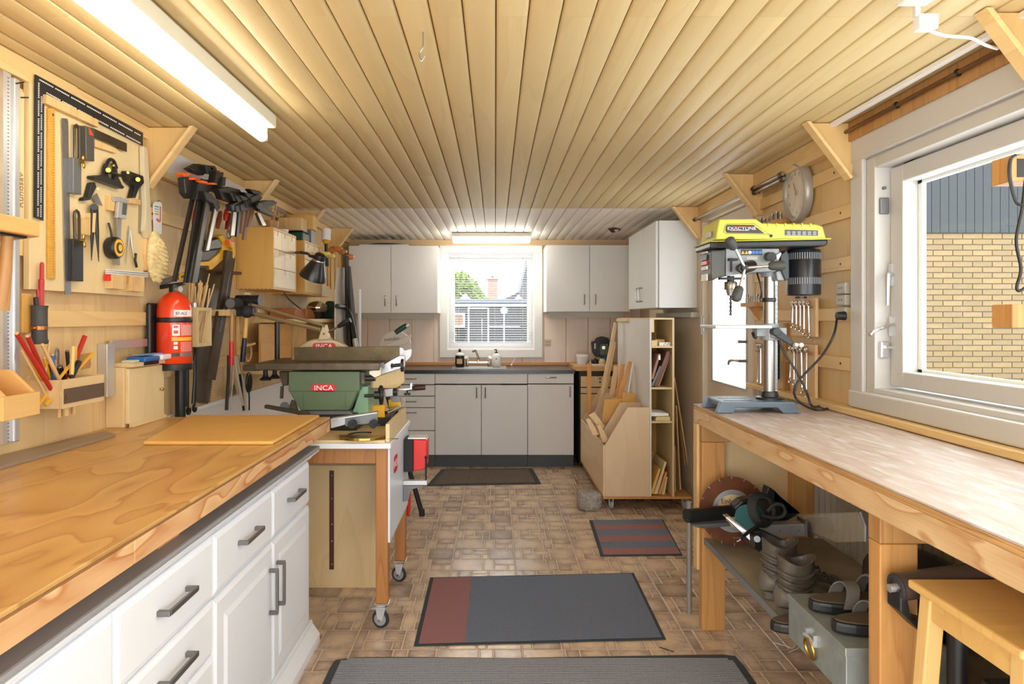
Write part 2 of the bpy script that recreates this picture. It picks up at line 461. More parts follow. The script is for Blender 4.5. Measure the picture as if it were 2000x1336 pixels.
for iy in range(ny0, ny1):
    for ix in range(-5, 5):
        for ci, (a, b_, c, d) in enumerate(CELLS):
            x = UX0+ix*U+a*U/12; y = iy*U+c*U/12
            me, vs, fs, w, dd = cell_me[ci]
            if x+w > RX or x < LX or y+dd > YB: continue
            xc, yc = x+w/2, y+dd/2
            # what the camera can see of the floor: between the cabinet and the bench, in front of the units
            vis = 2.38 < yc < 5.95 and -0.75 < xc < 1.25 and not (yc < 4.3 and xc > 0.95)
            hid = (-0.33 < xc < 0.7 and 2.55 < yc < 3.3) or (xc < -0.3 and yc > 4.6)
            pr = -w*dd/(yc*yc*yc)
            if vis and not hid: cand.append((pr, ci, x, y))
            else: rest.append((ci, x, y))
cand.sort()
for _, ci, x, y in cand[:300]:
    o = bpy.data.objects.new('stone_tile', cell_me[ci][0]); COL.objects.link(o); o.location = (x, y, 0); o.parent = floor
rest += [(ci, x, y) for _, ci, x, y in cand[300:]]
me = tile_data('stone_tiles_beyond', [(*cell_me[ci][1:5], x, y, random.random()) for ci, x, y in rest])
o = bpy.data.objects.new('stone_tiles_beyond', me); COL.objects.link(o); o.parent = floor; o['kind'] = 'stuff'

# ---- ceiling: boards running away from the camera
ceil_back = mat('ceiling_gap', (70, 48, 26), 0.8)
ceiling = struct(obj('ceiling', B().box(LX-0.1, RX+0.1, Y0, YB+0.1, ZC+0.012, ZC+0.1), ceil_back))
PITCH = 0.081
def ceil_board(k, ya, yb, m):
    x0 = 0.002+k*PITCH+0.0012; x1 = x0+PITCH-0.0024
    x0 = max(x0, LX); x1 = min(x1, RX)
    if x1-x0 < 0.01: return
    z = ZC; e = 0.009; q = 0.0075
    prof = [(x0, z+0.012), (x0, z+q), (x0+e*0.35, z+q*0.35), (x0+e, z), (x1-e, z), (x1-e*0.35, z+q*0.35), (x1, z+q), (x1, z+0.012)]
    b = B().prism([(x, ya+0.0006, zz) for x, zz in prof], (0, yb-ya-0.0012, 0))
    obj('ceiling_board', b, m, ceiling, smooth=30)
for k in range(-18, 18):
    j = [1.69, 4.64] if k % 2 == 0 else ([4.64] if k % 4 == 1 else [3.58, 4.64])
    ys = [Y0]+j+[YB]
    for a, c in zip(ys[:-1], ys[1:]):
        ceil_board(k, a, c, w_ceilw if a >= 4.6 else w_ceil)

obj('broken_patch', B().prism([ZP(a, c, ZC-0.0003) for a, c in ((1187, 446), (1200, 444), (1214, 447), (1206, 453), (1194, 454))], (0, 0, -0.002)), ceil_back, ceiling)
obj('paint_flake', B().prism([ZP(a, c, ZC-0.0025) for a, c in ((1200, 449), (1208, 448), (1205, 458))], (0, 0, -0.004)), m_white, ceiling)
# ---- left wall: pine sheets with level battens
wl = struct(obj('wall_left', B().box(LX-0.12, LX-0.012, Y0, YB, 0, ZC+0.012), mat('wall_core', (150, 120, 80), 0.8)))
y = Y0
while y < YB-0.01:
    y1 = min(y+0.6, YB)
    obj('wall_panel', B().box(LX-0.012, LX, y+0.001, y1-0.001, 0.0, ZC-0.001), w_pinev, wl, bevel=0.002)
    y = y1
w_batten = wood('batten_wood', (228, 194, 140), (206, 166, 108), 'Y', 8, 10, 6, 0.45, 0.5, 0.04, fine=0.15)
def batten(par, X, ya, yb, zc, t=0.014, h=0.052):
    o = obj('batten', B().box(min(X, X+t), max(X, X+t), ya, yb, zc-h/2, zc+h/2), w_batten, par, bevel=0.0015)
    return o
m_screw = mat('screw_head', (70, 60, 48), 0.4, 0.8)
for zc in (1.93, 1.71, 1.50, 1.292, 1.075):
    batten(wl, LX, Y0+0.1, 3.55 if zc > 1.4 else 4.2, zc)
for zc in (1.292, 1.71):
    for yy in (1.6, 2.05, 2.72, 3.1):
        obj('screw', B().cyl((LX+0.0135, yy, zc), (LX+0.0155, yy, zc), 0.005, n=8), m_screw, wl)
obj('white_dado', B().box(LX, LX+0.006, 2.76, 6.4, 0, 0.866), m_white, wl)
obj('dado_trim', B().box(LX, LX+0.014, 2.76, 6.4, 0.866, 0.886), m_white, wl, bevel=0.002)
# top rail under the ceiling
obj('top_rail', B().box(LX, LX+0.035, Y0, 2.2, 1.975, ZC-0.002), w_batten, wl, bevel=0.002)
obj('top_rail', B().box(LX, LX+0.03, 2.2, 6.4, 1.99, ZC-0.002), w_batten, wl, bevel=0.002)

# ---- right wall with window and door openings
wcore = mat('wall_core_grey', (200, 195, 185), 0.7)
wr = struct(obj('wall_right', B().box(RX+0.012, RX+0.14, 2.53, 3.66, 0, ZC+0.012).box(RX+0.012, RX+0.14, 4.53, YB, 0, ZC+0.012)
                .box(RX+0.012, RX+0.14, 3.66, 4.53, 1.96, ZC+0.012).box(RX+0.012, RX+0.14, Y0, 2.53, 0, 0.97).box(RX+0.012, RX+0.14, Y0, 2.53, 1.89, ZC+0.012)
                .box(RX+0.012, RX+0.14, Y0, 0.3, 0.97, 1.89), wcore))
w_rpanel = wood('right_panel', (214, 182, 132), (194, 152, 98), 'Z', 6, 10, 6, 0.4, 0.5, 0.04, fine=0.2)
for ya, yb in ((2.6, 3.05), (3.05, 3.63)):
    obj('wall_panel', B().box(RX, RX+0.012, ya+0.001, yb-0.001, 0.9, ZC-0.001), w_rpanel, wr, bevel=0.002)
obj('wall_panel', B().box(RX, RX+0.012, 4.55, YB, 0, ZC-0.001), mat('beige_wall', (218, 202, 182), 0.6, noise=0.04, nscale=4), wr)
# ribbed grey cladding under the bench
rib = B()
yy = Y0
while yy < 3.6:
    rib.box(RX-0.004, RX+0.012, yy+0.004, yy+0.046, 0, 0.93); yy += 0.05
rb = obj('ribbed_cladding', rib, mat('grey_rib', (176, 172, 160), 0.55), wr, bevel=0.003)
rb['kind'] = 'stuff'
obj('cladding_back', B().box(RX+0.004, RX+0.0125, Y0, 3.6, 0, 0.93), mat('grey_rib_dark', (140, 136, 124), 0.6), wr)
for zc, ya, yb in ((1.88, 2.70, 3.55), (1.71, 2.625, 3.55), (1.508, 2.625, 3.6), (1.308, 2.625, 3.6), (1.115, 2.63, 3.6)):
    batten(wr, RX-0.014, ya, yb, zc)
for zc in (1.88, 1.71, 1.508, 1.308, 1.115):
    obj('screw', B().cyl((RX-0.0155, 2.70 if zc != 1.88 else 2.75, zc), (RX-0.0135, 2.70 if zc != 1.88 else 2.75, zc), 0.005, n=8), m_screw, wr)
obj('post', B().box(RX-0.02, RX, 3.2, 3.225, 0.93, 1.27), w_brown, wr)
obj('wall_plate', B().box(RX-0.05, RX, 2.62, 3.7, 1.955, ZC-0.002), w_batten, wr, bevel=0.002)
obj('wall_plate', B().box(RX-0.03, RX, 3.7, 4.6, 1.965, ZC-0.002), w_batten, wr, bevel=0.002)
obj('wall_plate', B().box(RX-0.035, RX, Y0, 2.62, 1.965, ZC-0.002), w_brown, wr, bevel=0.002)

# ---- back wall of upright boards, opening for the window
wb = struct(obj('wall_back', B().box(LX-0.1, -0.47, YB+0.015, YB+0.15, 0, ZC).box(0.39, RX+0.1, YB+0.015, YB+0.15, 0, ZC)
                .box(-0.47, 0.39, YB+0.015, YB+0.15, 0, 0.99).box(-0.47, 0.39, YB+0.015, YB+0.15, 1.93, ZC), mat('panel_groove', (196, 152, 112), 0.7)))
x = -1.38-0.045
while x < RX:
    a, c = max(x+0.0015, LX), min(x+0.2085, RX)
    segs = [(0, ZC)]
    if c > -0.47 and a < 0.39: segs = [(0, 0.97), (1.95, ZC)]
    if len(segs) == 2 and a < -0.475: obj('wall_board', B().box(a, -0.475, YB, YB+0.015, 0.97, 1.95), w_wallb, wb)
    if len(segs) == 2 and c > 0.395: obj('wall_board', B().box(0.395, c, YB, YB+0.015, 0.97, 1.95), w_wallb, wb)
    for z0, z1 in segs:
        obj('wall_board', B().box(a, c, YB, YB+0.015, z0, z1), w_wallb, wb, bevel=0.003)
    x += 0.21
struct(obj('trim_1', B().box(LX, RX, YB-0.03, YB, 1.985, ZC-0.001), wood('cornice', (206, 176, 140), (184, 148, 108), 'X', 8, 10, 6, 0.4, 0.5))) 

# ---- window over the sink
def frame4(x0, x1, z0, z1, w, ya, yb, b=None):
    b = b or B()
    return b.box(x0, x1, ya, yb, z1-w, z1).box(x0, x1, ya, yb, z0, z0+w).box(x0, x0+w, ya, yb, z0+w, z1-w).box(x1-w, x1, ya, yb, z0+w, z1-w)
win1 = struct(obj('window_1', frame4(-0.527, 0.449, 0.922, 1.99, 0.075, YB-0.022, YB), mat('casing_white', (236, 235, 232), 0.4), bevel=0.003))
m_sash = mat('sash_white', (246, 246, 246), 0.35)
obj('window_frame', frame4(-0.47, 0.39, 0.98, 1.935, 0.032, YB, YB+0.10), m_sash, win1, bevel=0.002)
obj('sash', frame4(-0.438, 0.358, 1.012, 1.903, 0.05, YB+0.05, YB+0.09), m_sash, win1, bevel=0.003)
m_glass = glass('window_glass', 0.985)
obj('pane', B().box(-0.39, 0.31, YB+0.068, YB+0.072, 1.06, 1.855), m_glass, win1)
for sx in (-0.40, 0.335):
    h = obj('window_catch', B().box(sx-0.008, sx+0.008, YB+0.035, YB+0.05, 1.09, 1.16).box(sx-0.005, sx+0.03, YB+0.025, YB+0.037, 1.135, 1.148), m_white, win1)
# ---- venetian blind
bl = thing('venetian_blind', 'white venetian blind with open slats in the window over the sink', 'blind', (-0.04, YB+0.02, 1.06))
m_slat = mat('slat_white', (244, 244, 244), 0.4)
obj('head_rail', B().box(-0.434, 0.354, YB+0.006, YB+0.034, 1.872, 1.9), m_slat, bl)
obj('bottom_rail', B().box(-0.43, 0.35, YB+0.008, YB+0.032, 1.052, 1.062), m_slat, bl)
sl = None
zz = 1.075
while zz < 1.868:
    if sl is None:
        sl = obj('slat', B().add([(-0.43, YB+0.008, zz-0.001), (0.35, YB+0.008, zz-0.001), (0.35, YB+0.020, zz+0.0016), (-0.43, YB+0.020, zz+0.0016), (0.35, YB+0.032, zz+0.0002), (-0.43, YB+0.032, zz+0.0002)], [(0, 1, 2, 3), (3, 2, 4, 5)]), m_slat, bl)
        z_first = zz
    else:
        s2 = bpy.data.objects.new('slat', sl.data); COL.objects.link(s2); s2.location = (0, 0, zz-z_first); s2.parent = bl; s2.matrix_parent_inverse = world_of(bl).inverted()
    zz += 0.0222
for xx in (-0.345, 0.262):
    obj('ladder_cord', B().box(xx-0.002, xx+0.002, YB+0.006, YB+0.0075, 1.06, 1.875), mat('cord_grey', (190, 190, 186), 0.7), bl)

# ---- big window in the right wall
WY = 2.53
win2 = struct(obj('window_2', B().box(1.36, RX, WY, 2.616, 0.958, 1.912).box(1.352, RX, Y0, 2.616, 0.958, 1.022), m_trimw, bevel=0.006))
obj('head_board', B().box(1.355, RX, Y0, 2.64, 1.884, 1.998), m_trimw, win2, bevel=0.003)
obj('window_frame', B().box(RX-0.004, 1.52, 2.475, WY, 1.0, 1.88).box(RX-0.004, 1.52, Y0, 2.475, 1.0, 1.04).box(RX-0.004, 1.52, Y0, 2.475, 1.84, 1.88), m_trimw, win2, bevel=0.003)
obj('reveal', B().box(RX, 1.53, Y0, WY, 0.962, 1.0).box(RX, 1.53, Y0, WY, 1.88, 1.9), m_trimw, win2)
obj('sash', B().box(1.43, 1.485, 2.395, 2.47, 1.05, 1.835).box(1.43, 1.485, 0.3, 2.395, 1.05, 1.105).box(1.43, 1.485, 0.3, 2.395, 1.775, 1.835), m_trimw, win2, bevel=0.004)
obj('sash_bead', B().box(1.485, 1.50, 2.375, 2.40, 1.09, 1.79).box(1.485, 1.50, 0.3, 2.40, 1.09, 1.115).box(1.485, 1.50, 0.3, 2.40, 1.765, 1.79), m_sash, win2)
obj('pane', B().box(1.462, 1.466, 0.3, 2.40, 1.10, 1.78), m_glass, win2)
# fittings on the far jamb
def jam(px, py, y=2.465): return AT(px, py, y)
pl = jam(1733, 535)
h1 = obj('window_handle', B().cbox((1.425, 2.455, 1.45), (0.012, 0.02, 0.08)).cyl((1.425, 2.45, 1.45), (1.402, 2.435, 1.45), 0.008).tube([(1.402, 2.435, 1.452), (1.398, 2.43, 1.43), (1.396, 2.43, 1.34)], [0.008, 0.008, 0.006]), m_alu, win2, smooth=True)
h2 = obj('window_stay', B().cbox((1.428, 2.455, 1.265), (0.012, 0.02, 0.07)).tube(spline([(1.425, 2.44, 1.27), (1.40, 2.43, 1.268), (1.37, 2.40, 1.262), (1.31, 2.36, 1.25), (1.29, 2.35, 1.235)]), 0.006), m_chrome, win2, smooth=True)
obj('window_catch', B().cbox((1.405, 2.468, 1.18), (0.03, 0.014, 0.06)).box(1.40, 1.432, 2.45, 2.462, 1.182, 1.195), m_chrome, win2, bevel=0.003)
obj('window_hinge', B().cbox((1.408, 2.47, 1.70), (0.034, 0.01, 0.06)), m_grey, win2, bevel=0.004)
obj('lock_bolt', B().cyl((1.408, 2.465, 1.765), (1.408, 2.476, 1.765), 0.006), m_grey, win2)
obj('weather_strip', B().tube(spline([(1.44, 2.40, 1.842), (1.435, 2.2, 1.853), (1.43, 1.9, 1.853), (1.425, 1.4, 1.858), (1.425, 0.8, 1.86)]), 0.005, 6), m_black, win2)
obj('weather_strip', B().tube(spline([(1.44, 2.40, 1.84), (1.43, 2.2, 1.846), (1.425, 1.9, 1.848), (1.42, 1.4, 1.852), (1.42, 0.8, 1.853)]), 0.004, 6), m_black, win2)
obj('outer_handle', B().tube(spline([WX(1772, 662, 1.53), WX(1780, 664, 1.54), WX(1790, 682, 1.56), WX(1793, 706, 1.56), WX(1786, 710, 1.55), WX(1772, 708, 1.53)]), 0.009, 8), m_grey, win2, smooth=True)
struct(obj('trim_2', B().box(1.32, RX, Y0, 3.6, 0.932, 0.956), w_batten, bevel=0.003))      # ledge between bench and window

# ---- glazed door in the right wall
m_door = mat('door_beige', (220, 208, 190), 0.5, noise=0.03, nscale=5)
door = struct(obj('door_1', B().box(RX+0.02, RX+0.06, 3.70, 4.50, 0, 0.885).box(RX+0.02, RX+0.06, 3.70, 3.785, 0.885, 1.92).box(RX+0.02, RX+0.06, 4.40, 4.50, 0.885, 1.92).box(RX+0.02, RX+0.06, 3.785, 4.40, 1.83, 1.92), m_door, bevel=0.003))
m_frost = glass('frosted_glass', 0.95, 0.85, 0.3)
obj('door_glass', B().box(RX+0.036, RX+0.042, 3.785, 4.40, 0.885, 1.83), m_frost, door)
obj('glazing_bead', B().box(RX+0.014, RX+0.03, 4.375, 4.40, 0.885, 1.83).box(RX+0.014, RX+0.03, 3.785, 4.375, 0.885, 0.90).box(RX+0.014, RX+0.03, 3.785, 3.80, 0.9, 1.83), m_trimw, door)
obj('door_frame', B().box(RX-0.012, RX+0.06, 4.50, 4.57, 0, 2.0).box(RX-0.012, RX+0.06, 3.63, 3.70, 0, 2.0).box(RX-0.012, RX+0.06, 3.70, 4.50, 1.925, 2.0), m_door, door, bevel=0.004)
for zc in (1.25, 0.5): obj('door_hinge', B().cyl((RX-0.016, 4.498, zc-0.06), (RX-0.016, 4.498, zc+0.06), 0.011).box(RX-0.018, RX-0.01, 4.47, 4.53, zc-0.05, zc+0.05), m_trimw, door, smooth=True)
lp = obj('lock_plate', B().box(RX+0.008, RX+0.02, 3.725, 3.755, 0.98, 1.22), m_steel, door, bevel=0.003)
obj('door_handle', B().cyl((RX+0.012, 3.74, 1.06), (RX-0.04, 3.74, 1.06), 0.009).tube(spline([(RX-0.04, 3.74, 1.06), (RX-0.05, 3.79, 1.062), (RX-0.05, 3.87, 1.052), (RX-0.05, 3.885, 1.03)]), 0.009), m_steel, lp, smooth=True)
obj('lock_knob', B().cyl((RX+0.012, 3.74, 1.165), (RX-0.03, 3.74, 1.165), 0.008).cyl((RX-0.02, 3.74, 1.165), (RX-0.04, 3.76, 1.165), 0.009), m_steel, lp, smooth=True)

# ---- timber knee brackets between walls and ceiling
w_brk = wood('bracket_ply', (226, 190, 132), (204, 160, 100), 'Z', 6, 6, 5, 0.35, 0.5, 0.05, fine=0.12)
def bracket(side, y, dw=0.21, dh=0.24, t=0.045, par=None, ztop=ZC-0.003):
    X = LX if side < 0 else RX; s = -side
    e = thing('knee_bracket', '', 'bracket', (X, y, ztop-dh), 'plywood knee brackets at the ceiling')
    pts = [(X, y, ztop), (X+s*dw, y, ztop), (X+s*(dw-0.012), y, ztop-0.012), (X+s*0.03, y, ztop-dh), (X, y, ztop-dh)]
    obj('web', B().prism(pts, (0, 0.016, 0)), w_brk, e, bevel=0.0015)
    d = Vector((dw-0.03, 0, dh)).normalized()
    a = Vector((X+s*dw, y-t+0.016, ztop)); c = Vector((X+s*0.03, y-t+0.016, ztop-dh))
    nrm = Vector((s*dh, 0, -(dw-0.03))).normalized()*0.014
    obj('brace', B().prism([a, c, c+nrm*0.9+Vector((0, 0, 0)), a+Vector((s*0.016, 0, 0))], (0, t, 0)), w_batten, e, bevel=0.0015)
    return e
NL = {0: 'nearest left knee bracket, cut by the frame beside the ceiling tube', 1: 'left knee bracket right of the tool board',
      2: 'left knee bracket above the hobby sign', 3: 'left knee bracket over the small offcut blocks', 4: 'farthest left knee bracket, next to the grey cabinets'}
for i, y in enumerate((1.52, 2.66, 3.68, 4.69, 5.63)):
    e = bracket(-1, y, 0.2, 0.23); e['label'] = NL[i]
NR = ['nearest right knee bracket, above the large window', 'right knee bracket at the corner of the large window', 'right knee bracket between clock and glazed door', 'right knee bracket beside the corner cabinet']
for i, y in enumerate((1.66, 2.60, 3.52, 4.55)):
    e = bracket(1, y, 0.19, 0.21); e['label'] = NR[i]

# ---- fluorescent lamps
m_tube = mat('tube_light', (255, 255, 255), 0.3, emis=(255, 247, 232), estr=TUBE)
m_fix = mat('fixture_cream', (226, 224, 206), 0.4)
def batten_lamp(x, ya, yb, label):
    e = thing('fluorescent_lamp', label, 'lamp', (x, (ya+yb)/2, ZC))
    obj('housing', B().box(x-0.035, x+0.035, ya, yb, ZC-0.052, ZC-0.004), m_fix, e, bevel=0.006)
    obj('tube', B().cyl((x-0.012, ya+0.025, ZC-0.085), (x-0.012, yb-0.02, ZC-0.085), 0.019, n=16), m_tube, e, smooth=True)
    if x > 0: obj('end_piece', B().box(x-0.035, x+0.035, yb, 1.53, ZC-0.05, ZC-0.004), m_fix, e, bevel=0.006)
    for yy in (ya+0.012, yb-0.012):
        obj('lamp_holder', B().box(x-0.026, x+0.004, yy-0.01, yy+0.01, ZC-0.10, ZC-0.05), m_fix, e, bevel=0.003)
batten_lamp(-0.835, 1.1, 2.50, 'bare-tube fluorescent lamp on the ceiling above the left workbench')
batten_lamp(0.93, -0.4, 1.36, 'white fluorescent lamp end at the ceiling near the right workbench')
e = thing('fluorescent_lamp', 'short boxed fluorescent lamp at the ceiling above the sink window', 'lamp', (-0.03, 5.95, ZC))
obj('housing', B().box(-0.375, 0.31, 5.9, 6.03, ZC-0.04, ZC-0.003), m_fix, e, bevel=0.004)
m_diff = mat('lamp_diffuser', (255, 255, 255), 0.3, emis=(255, 247, 232), estr=TUBE*1.7)
obj('diffuser', B().box(-0.37, 0.305, 5.91, 6.02, ZC-0.085, ZC-0.04), m_diff, e, bevel=0.012)
# light switch box with cable by the right lamp
e = thing('junction_box', 'small white junction box with white cable hanging under the ceiling', 'junction box', AT(1805, 45, 1.72))
obj('box', B().cbox(AT(1808, 45, 1.6), (0.045, 0.03, 0.035)), m_white, e, bevel=0.004)
obj('strap', B().cbox(AT(1790, 5, 1.6)+Vector((0, 0, 0.0)), (0.012, 0.012, 0.07)), m_white, e)
obj('cable', B().tube(spline([AT(1820, 62, 1.6), AT(1850, 70, 1.63), AT(1895, 74, 1.66), AT(1925, 88, 1.69), AT(1948, 95, 1.72)]), 0.004, 6), m_white, e, smooth=True)
# ceiling hook
tag(obj('ceiling_hook', B().tube(spline([AT(826, 68, 1.78)+Vector((0, 0, 0.012)), AT(826, 90, 1.78), AT(819, 104, 1.78), AT(823, 120, 1.78), AT(830, 110, 1.78)]), 0.0022, 6), m_steel, smooth=True), 'thin wire hook screwed into the ceiling boards', 'hook')

# ================================================================ OUTSIDE
ground = struct(obj('ground', B().box(-40, 40, YB+0.2, 70, -0.35, -0.25), mat('paving', (120, 118, 112), 0.8, noise=0.2, nscale=3)))
# neighbouring house seen through the big window: yellow brick below, dark boards in the gable
YH = 8.2
hs = thing('brick_house', 'neighbouring house of yellow brick with dark grey boarded gable outside the large window', 'house', (7, YH, -0.25))
sH = F/YH
zb = H-(455-CY)/sH
m_mortar = mat('mortar', (104, 92, 78), 0.8)
obj('wall', B().box(4.2, 12.0, YH+0.012, YH+0.5, -0.25, zb-0.0), m_mortar, hs)
m_brick = mat('yellow_brick', (124, 104, 71), 0.75, noise=0.10, nscale=30, rnd=0.10)
bL, bH = 0.237, 0.0672
proto = obj('brick', B().box(0, bL-0.011, 0, 0.012, 0, bH-0.011), m_brick, hs)
proto.location = (4.2, YH, zb-bH)
nb = 1; restb = B(); nrows = int((zb+0.2)/bH)
for r in range(nrows):
    for c in range(0, 28):
        if r == 0 and c == 0: continue
        x = 4.2+c*bL+(0.5*bL if r % 2 else 0); z = zb-(r+1)*bH
        if nb < 300 and 4.75 < x < 6.75 and z > 0.4:
            o = bpy.data.objects.new('brick', proto.data); COL.objects.link(o); o.location = (x, YH, z); o.parent = hs; o.matrix_parent_inverse = world_of(hs).inverted(); nb += 1
        else: restb.box(x, x+bL-0.011, YH, YH+0.012, z, z+bH-0.011)
rb = obj('bricks_beyond', restb, m_brick, hs); rb['kind'] = 'stuff'
m_siding = mat('dark_siding', (44, 48, 51), 0.6, noise=0.06, nscale=4, rnd=0.05)
pk = AT(1945, 280, YH)
def gable_z(x): return pk.z-(x-pk.x)*0.55 if x > pk.x else pk.z+0.0+(pk.x-x)*(-0.30 if x > 4.6 else -0.3)
x = 4.2
while x < 8.5:
    x1 = x+0.103
    z0 = zb+0.0; za, zc_ = max(gable_z(x), z0+0.05), max(gable_z(x1), z0+0.05)
    obj('siding_board', B().prism([(x+0.003, YH-0.02, z0), (x1-0.003, YH-0.02, z0), (x1-0.003, YH-0.02, zc_), (x+0.003, YH-0.02, za)], (0, 0.03, 0)), m_siding, hs)
    x = x1
obj('gable_backing', B().prism([(4.2, YH+0.012, zb), (8.5, YH+0.012, zb), (8.5, YH+0.012, gable_z(8.5)), (pk.x, YH+0.012, pk.z), (4.2, YH+0.012, gable_z(4.2))], (0, 0.3, 0)), mat('siding_gap', (40, 46, 50), 0.8), hs)
obj('eave', B().prism([(pk.x, YH-0.1, pk.z+0.02), (8.6, YH-0.1, gable_z(8.6)+0.02), (8.6, YH-0.1, gable_z(8.6)+0.2), (pk.x, YH-0.1, pk.z+0.2)], (0, 0.5, 0)), mat('eave_grey', (190, 192, 186), 0.6), hs)
# shed behind the sink window
YS = 10.5
sh = thing('garden_shed', 'dark timber shed with white window frames outside the sink window', 'shed', (0, YS, -0.25))
m_shed = mat('shed_dark', (40, 42, 46), 0.6, noise=0.08, nscale=3)
sS = F/YS
def shx(px): return (px-CX)/sS
def shz(py): return H-(py-CY)/sS
x = -2.2
while x < 2.2:
    obj('shed_board', B().box(x, x+0.195, YS, YS+0.04, -0.25, shz(590)), m_shed, sh); x += 0.2
obj('gutter', B().box(-2.2, 2.2, YS-0.08, YS+0.1, shz(592), shz(584)), mat('gutter_grey', (96, 104, 116), 0.5), sh)
obj('fascia', B().box(-2.2, 2.2, YS-0.05, YS, shz(599), shz(594)), m_white, sh)
obj('shed_door_frame', frame4(shx(914), shx(955), -0.2, shz(601), 2.6/sS, YS-0.04, YS+0.01), m_white, sh)
obj('shed_window', frame4(shx(880), shx(908), shz(640), shz(611), 3.5/sS, YS-0.05, YS+0.01), m_white, sh)
obj('shed_window_glass', B().box(shx(883), shx(905), YS-0.02, YS-0.005, shz(637), shz(614)), mat('shed_pane', (126, 96, 74), 0.3), sh)
obj('rail', B().box(shx(955), shx(1015), YS-0.04, YS, shz(640), shz(637)), mat('pale_blue', (170, 196, 214), 0.5), sh)
e = thing('round_sign', 'round white disc on a thin post before the dark shed', 'sign', (shx(984), YS-0.3, -0.25))
obj('disc', B().cyl((shx(984), YS-0.32, shz(607)), (shx(984), YS-0.28, shz(607)), 6.6/sS, n=24), m_white, e)
obj('post', B().cyl((shx(984), YS-0.29, -0.25), (shx(984), YS-0.29, shz(612)), 0.012, n=8), mat('post_grey', (150, 156, 164), 0.5), e)
# chimney and roofs
YC = 26.0; sC = F/YC
def P26(px, py, y=YC): return AT(px, py, y)
ch = thing('chimney', 'brick chimney with metal cowl rising behind the shed', 'chimney', (P26(962, 590).x, YC, -0.25))
a, c = P26(952, 546), P26(972, 640)
w = a.x; nb2 = 0
m_cb = mat('chimney_brick', (168, 128, 112), 0.8, noise=0.15, nscale=6)
obj('stack', B().box(a.x+0.01, c.x-0.01, YC+0.01, YC+0.4, -0.25, a.z), m_mortar, ch)
rows = 26
for r in range(rows):
    z1 = a.z-r*0.075
    for q in range(2):
        hw = (c.x-a.x)/2
        sft = 0.0 if r % 2 else -0.06
        x0 = a.x+q*hw+(0.005 if q == 0 else 0.005+sft); x1 = a.x+(q+1)*hw-0.005+(sft if q == 0 else 0)
        obj('brick', B().box(x0, x1, YC, YC+0.03, z1-0.068, z1), m_cb, ch)
obj('cap', B().box(a.x-0.03, c.x+0.03, YC-0.04, YC+0.45, a.z, a.z+0.03), m_cb, ch)
obj('cowl', B().lathe([(0.06, 0), (0.06, 0.1), (0.09, 0.1), (0.09, 0.13), (0.02, 0.16), (0.02, 0.24)], ((a.x+c.x)/2, YC+0.2, a.z+0.03), n=12), m_grey, ch)
YR = 18.0
m_roof = mat('slate_roof', (84, 84, 92), 0.7)
nr = thing('tiled_house_roof', 'dark roof of a house right of the chimney', 'roof', (2.2, YR, -0.25))
q = [AT(976, 588, YR), AT(1019, 567, YR), AT(1045, 567, YR), AT(1045, 700, YR), AT(976, 700, YR)]
obj('low_roof', B().prism(q, (0, 2.5, 0)), m_roof, nr)
q = [AT(1016, 568, YR-0.6), AT(1031, 508, YR-0.6), AT(1048, 440, YR-0.6), AT(1120, 440, YR-0.6), AT(1120, 700, YR-0.6), AT(1016, 700, YR-0.6)]
obj('steep_roof', B().prism(q, (0, 3, 0)), m_roof, nr)
for i, (a_, b_, top, lb) in enumerate(((895, 923, 573, 'white pointed canopy top peeping over the shed, left of the chimney'), (1002, 1023, 575, 'white pointed canopy top peeping over the shed, right of the chimney'))):
    yy = 12.5
    p0, p1 = AT(a_, 588, yy), AT(b_, 588, yy); ap = AT((a_+b_)/2, top, yy)
    w2 = (p1.x-p0.x)/2; cx = (p0.x+p1.x)/2
    b = B().add([(cx-w2, yy-w2, p0.z), (cx+w2, yy-w2, p0.z), (cx+w2, yy+w2, p0.z), (cx-w2, yy+w2, p0.z), (cx, yy, ap.z)], [(0, 1, 4), (1, 2, 4), (2, 3, 4), (3, 0, 4), (3, 2, 1, 0)])
    e = thing('canopy', lb, 'canopy', (cx, yy, -0.25), 'white canopies behind the shed')
    obj('canopy_roof', b, m_white, e)
    for sx in (-1, 1):
        for sy in (-1, 1): obj('pole', B().cyl((cx+sx*w2*0.95, yy+sy*w2*0.95, -0.25), (cx+sx*w2*0.95, yy+sy*w2*0.95, p0.z), 0.02, n=6), m_white, e)
# tree
YT = 16.0
tr = thing('garden_tree', 'sunlit green tree at the left of the sink window', 'tree', (AT(900, 600, YT).x, YT, -0.25))
lf = B(); rr = random.Random(3)
for i in range(2600):
    u = rr.random(); px = 872+u*82
    topy = 528+ (max(0, px-902)/48.0)**1.4*48
    py = topy+ (abs(rr.gauss(0, 1))*18)
    py += rr.random()*30
    if py > 640: continue
    c = AT(px, py, YT+rr.uniform(-0.9, 0.9)); s_ = rr.uniform(0.035, 0.075)
    d1 = Vector((rr.uniform(-1, 1), rr.uniform(-1, 1), rr.uniform(-1, 1))).normalized(); d2 = d1.orthogonal().normalized()
    lf.add([c-d1*s_, c+d2*s_*0.5, c+d1*s_, c-d2*s_*0.5], [(0, 1, 2, 3)])
lo = obj('foliage', lf, mat('tree_leaf', (104, 124, 48), 0.6, noise=0.4, nscale=4), tr); lo['kind'] = 'stuff'
tb = AT(893, 600, YT)
obj('trunk', B().tube([(tb.x, YT, -0.25), (tb.x+0.05, YT, 1.0), (tb.x, YT, 2.2)], [0.12, 0.09, 0.04], 8), w_brown, tr)
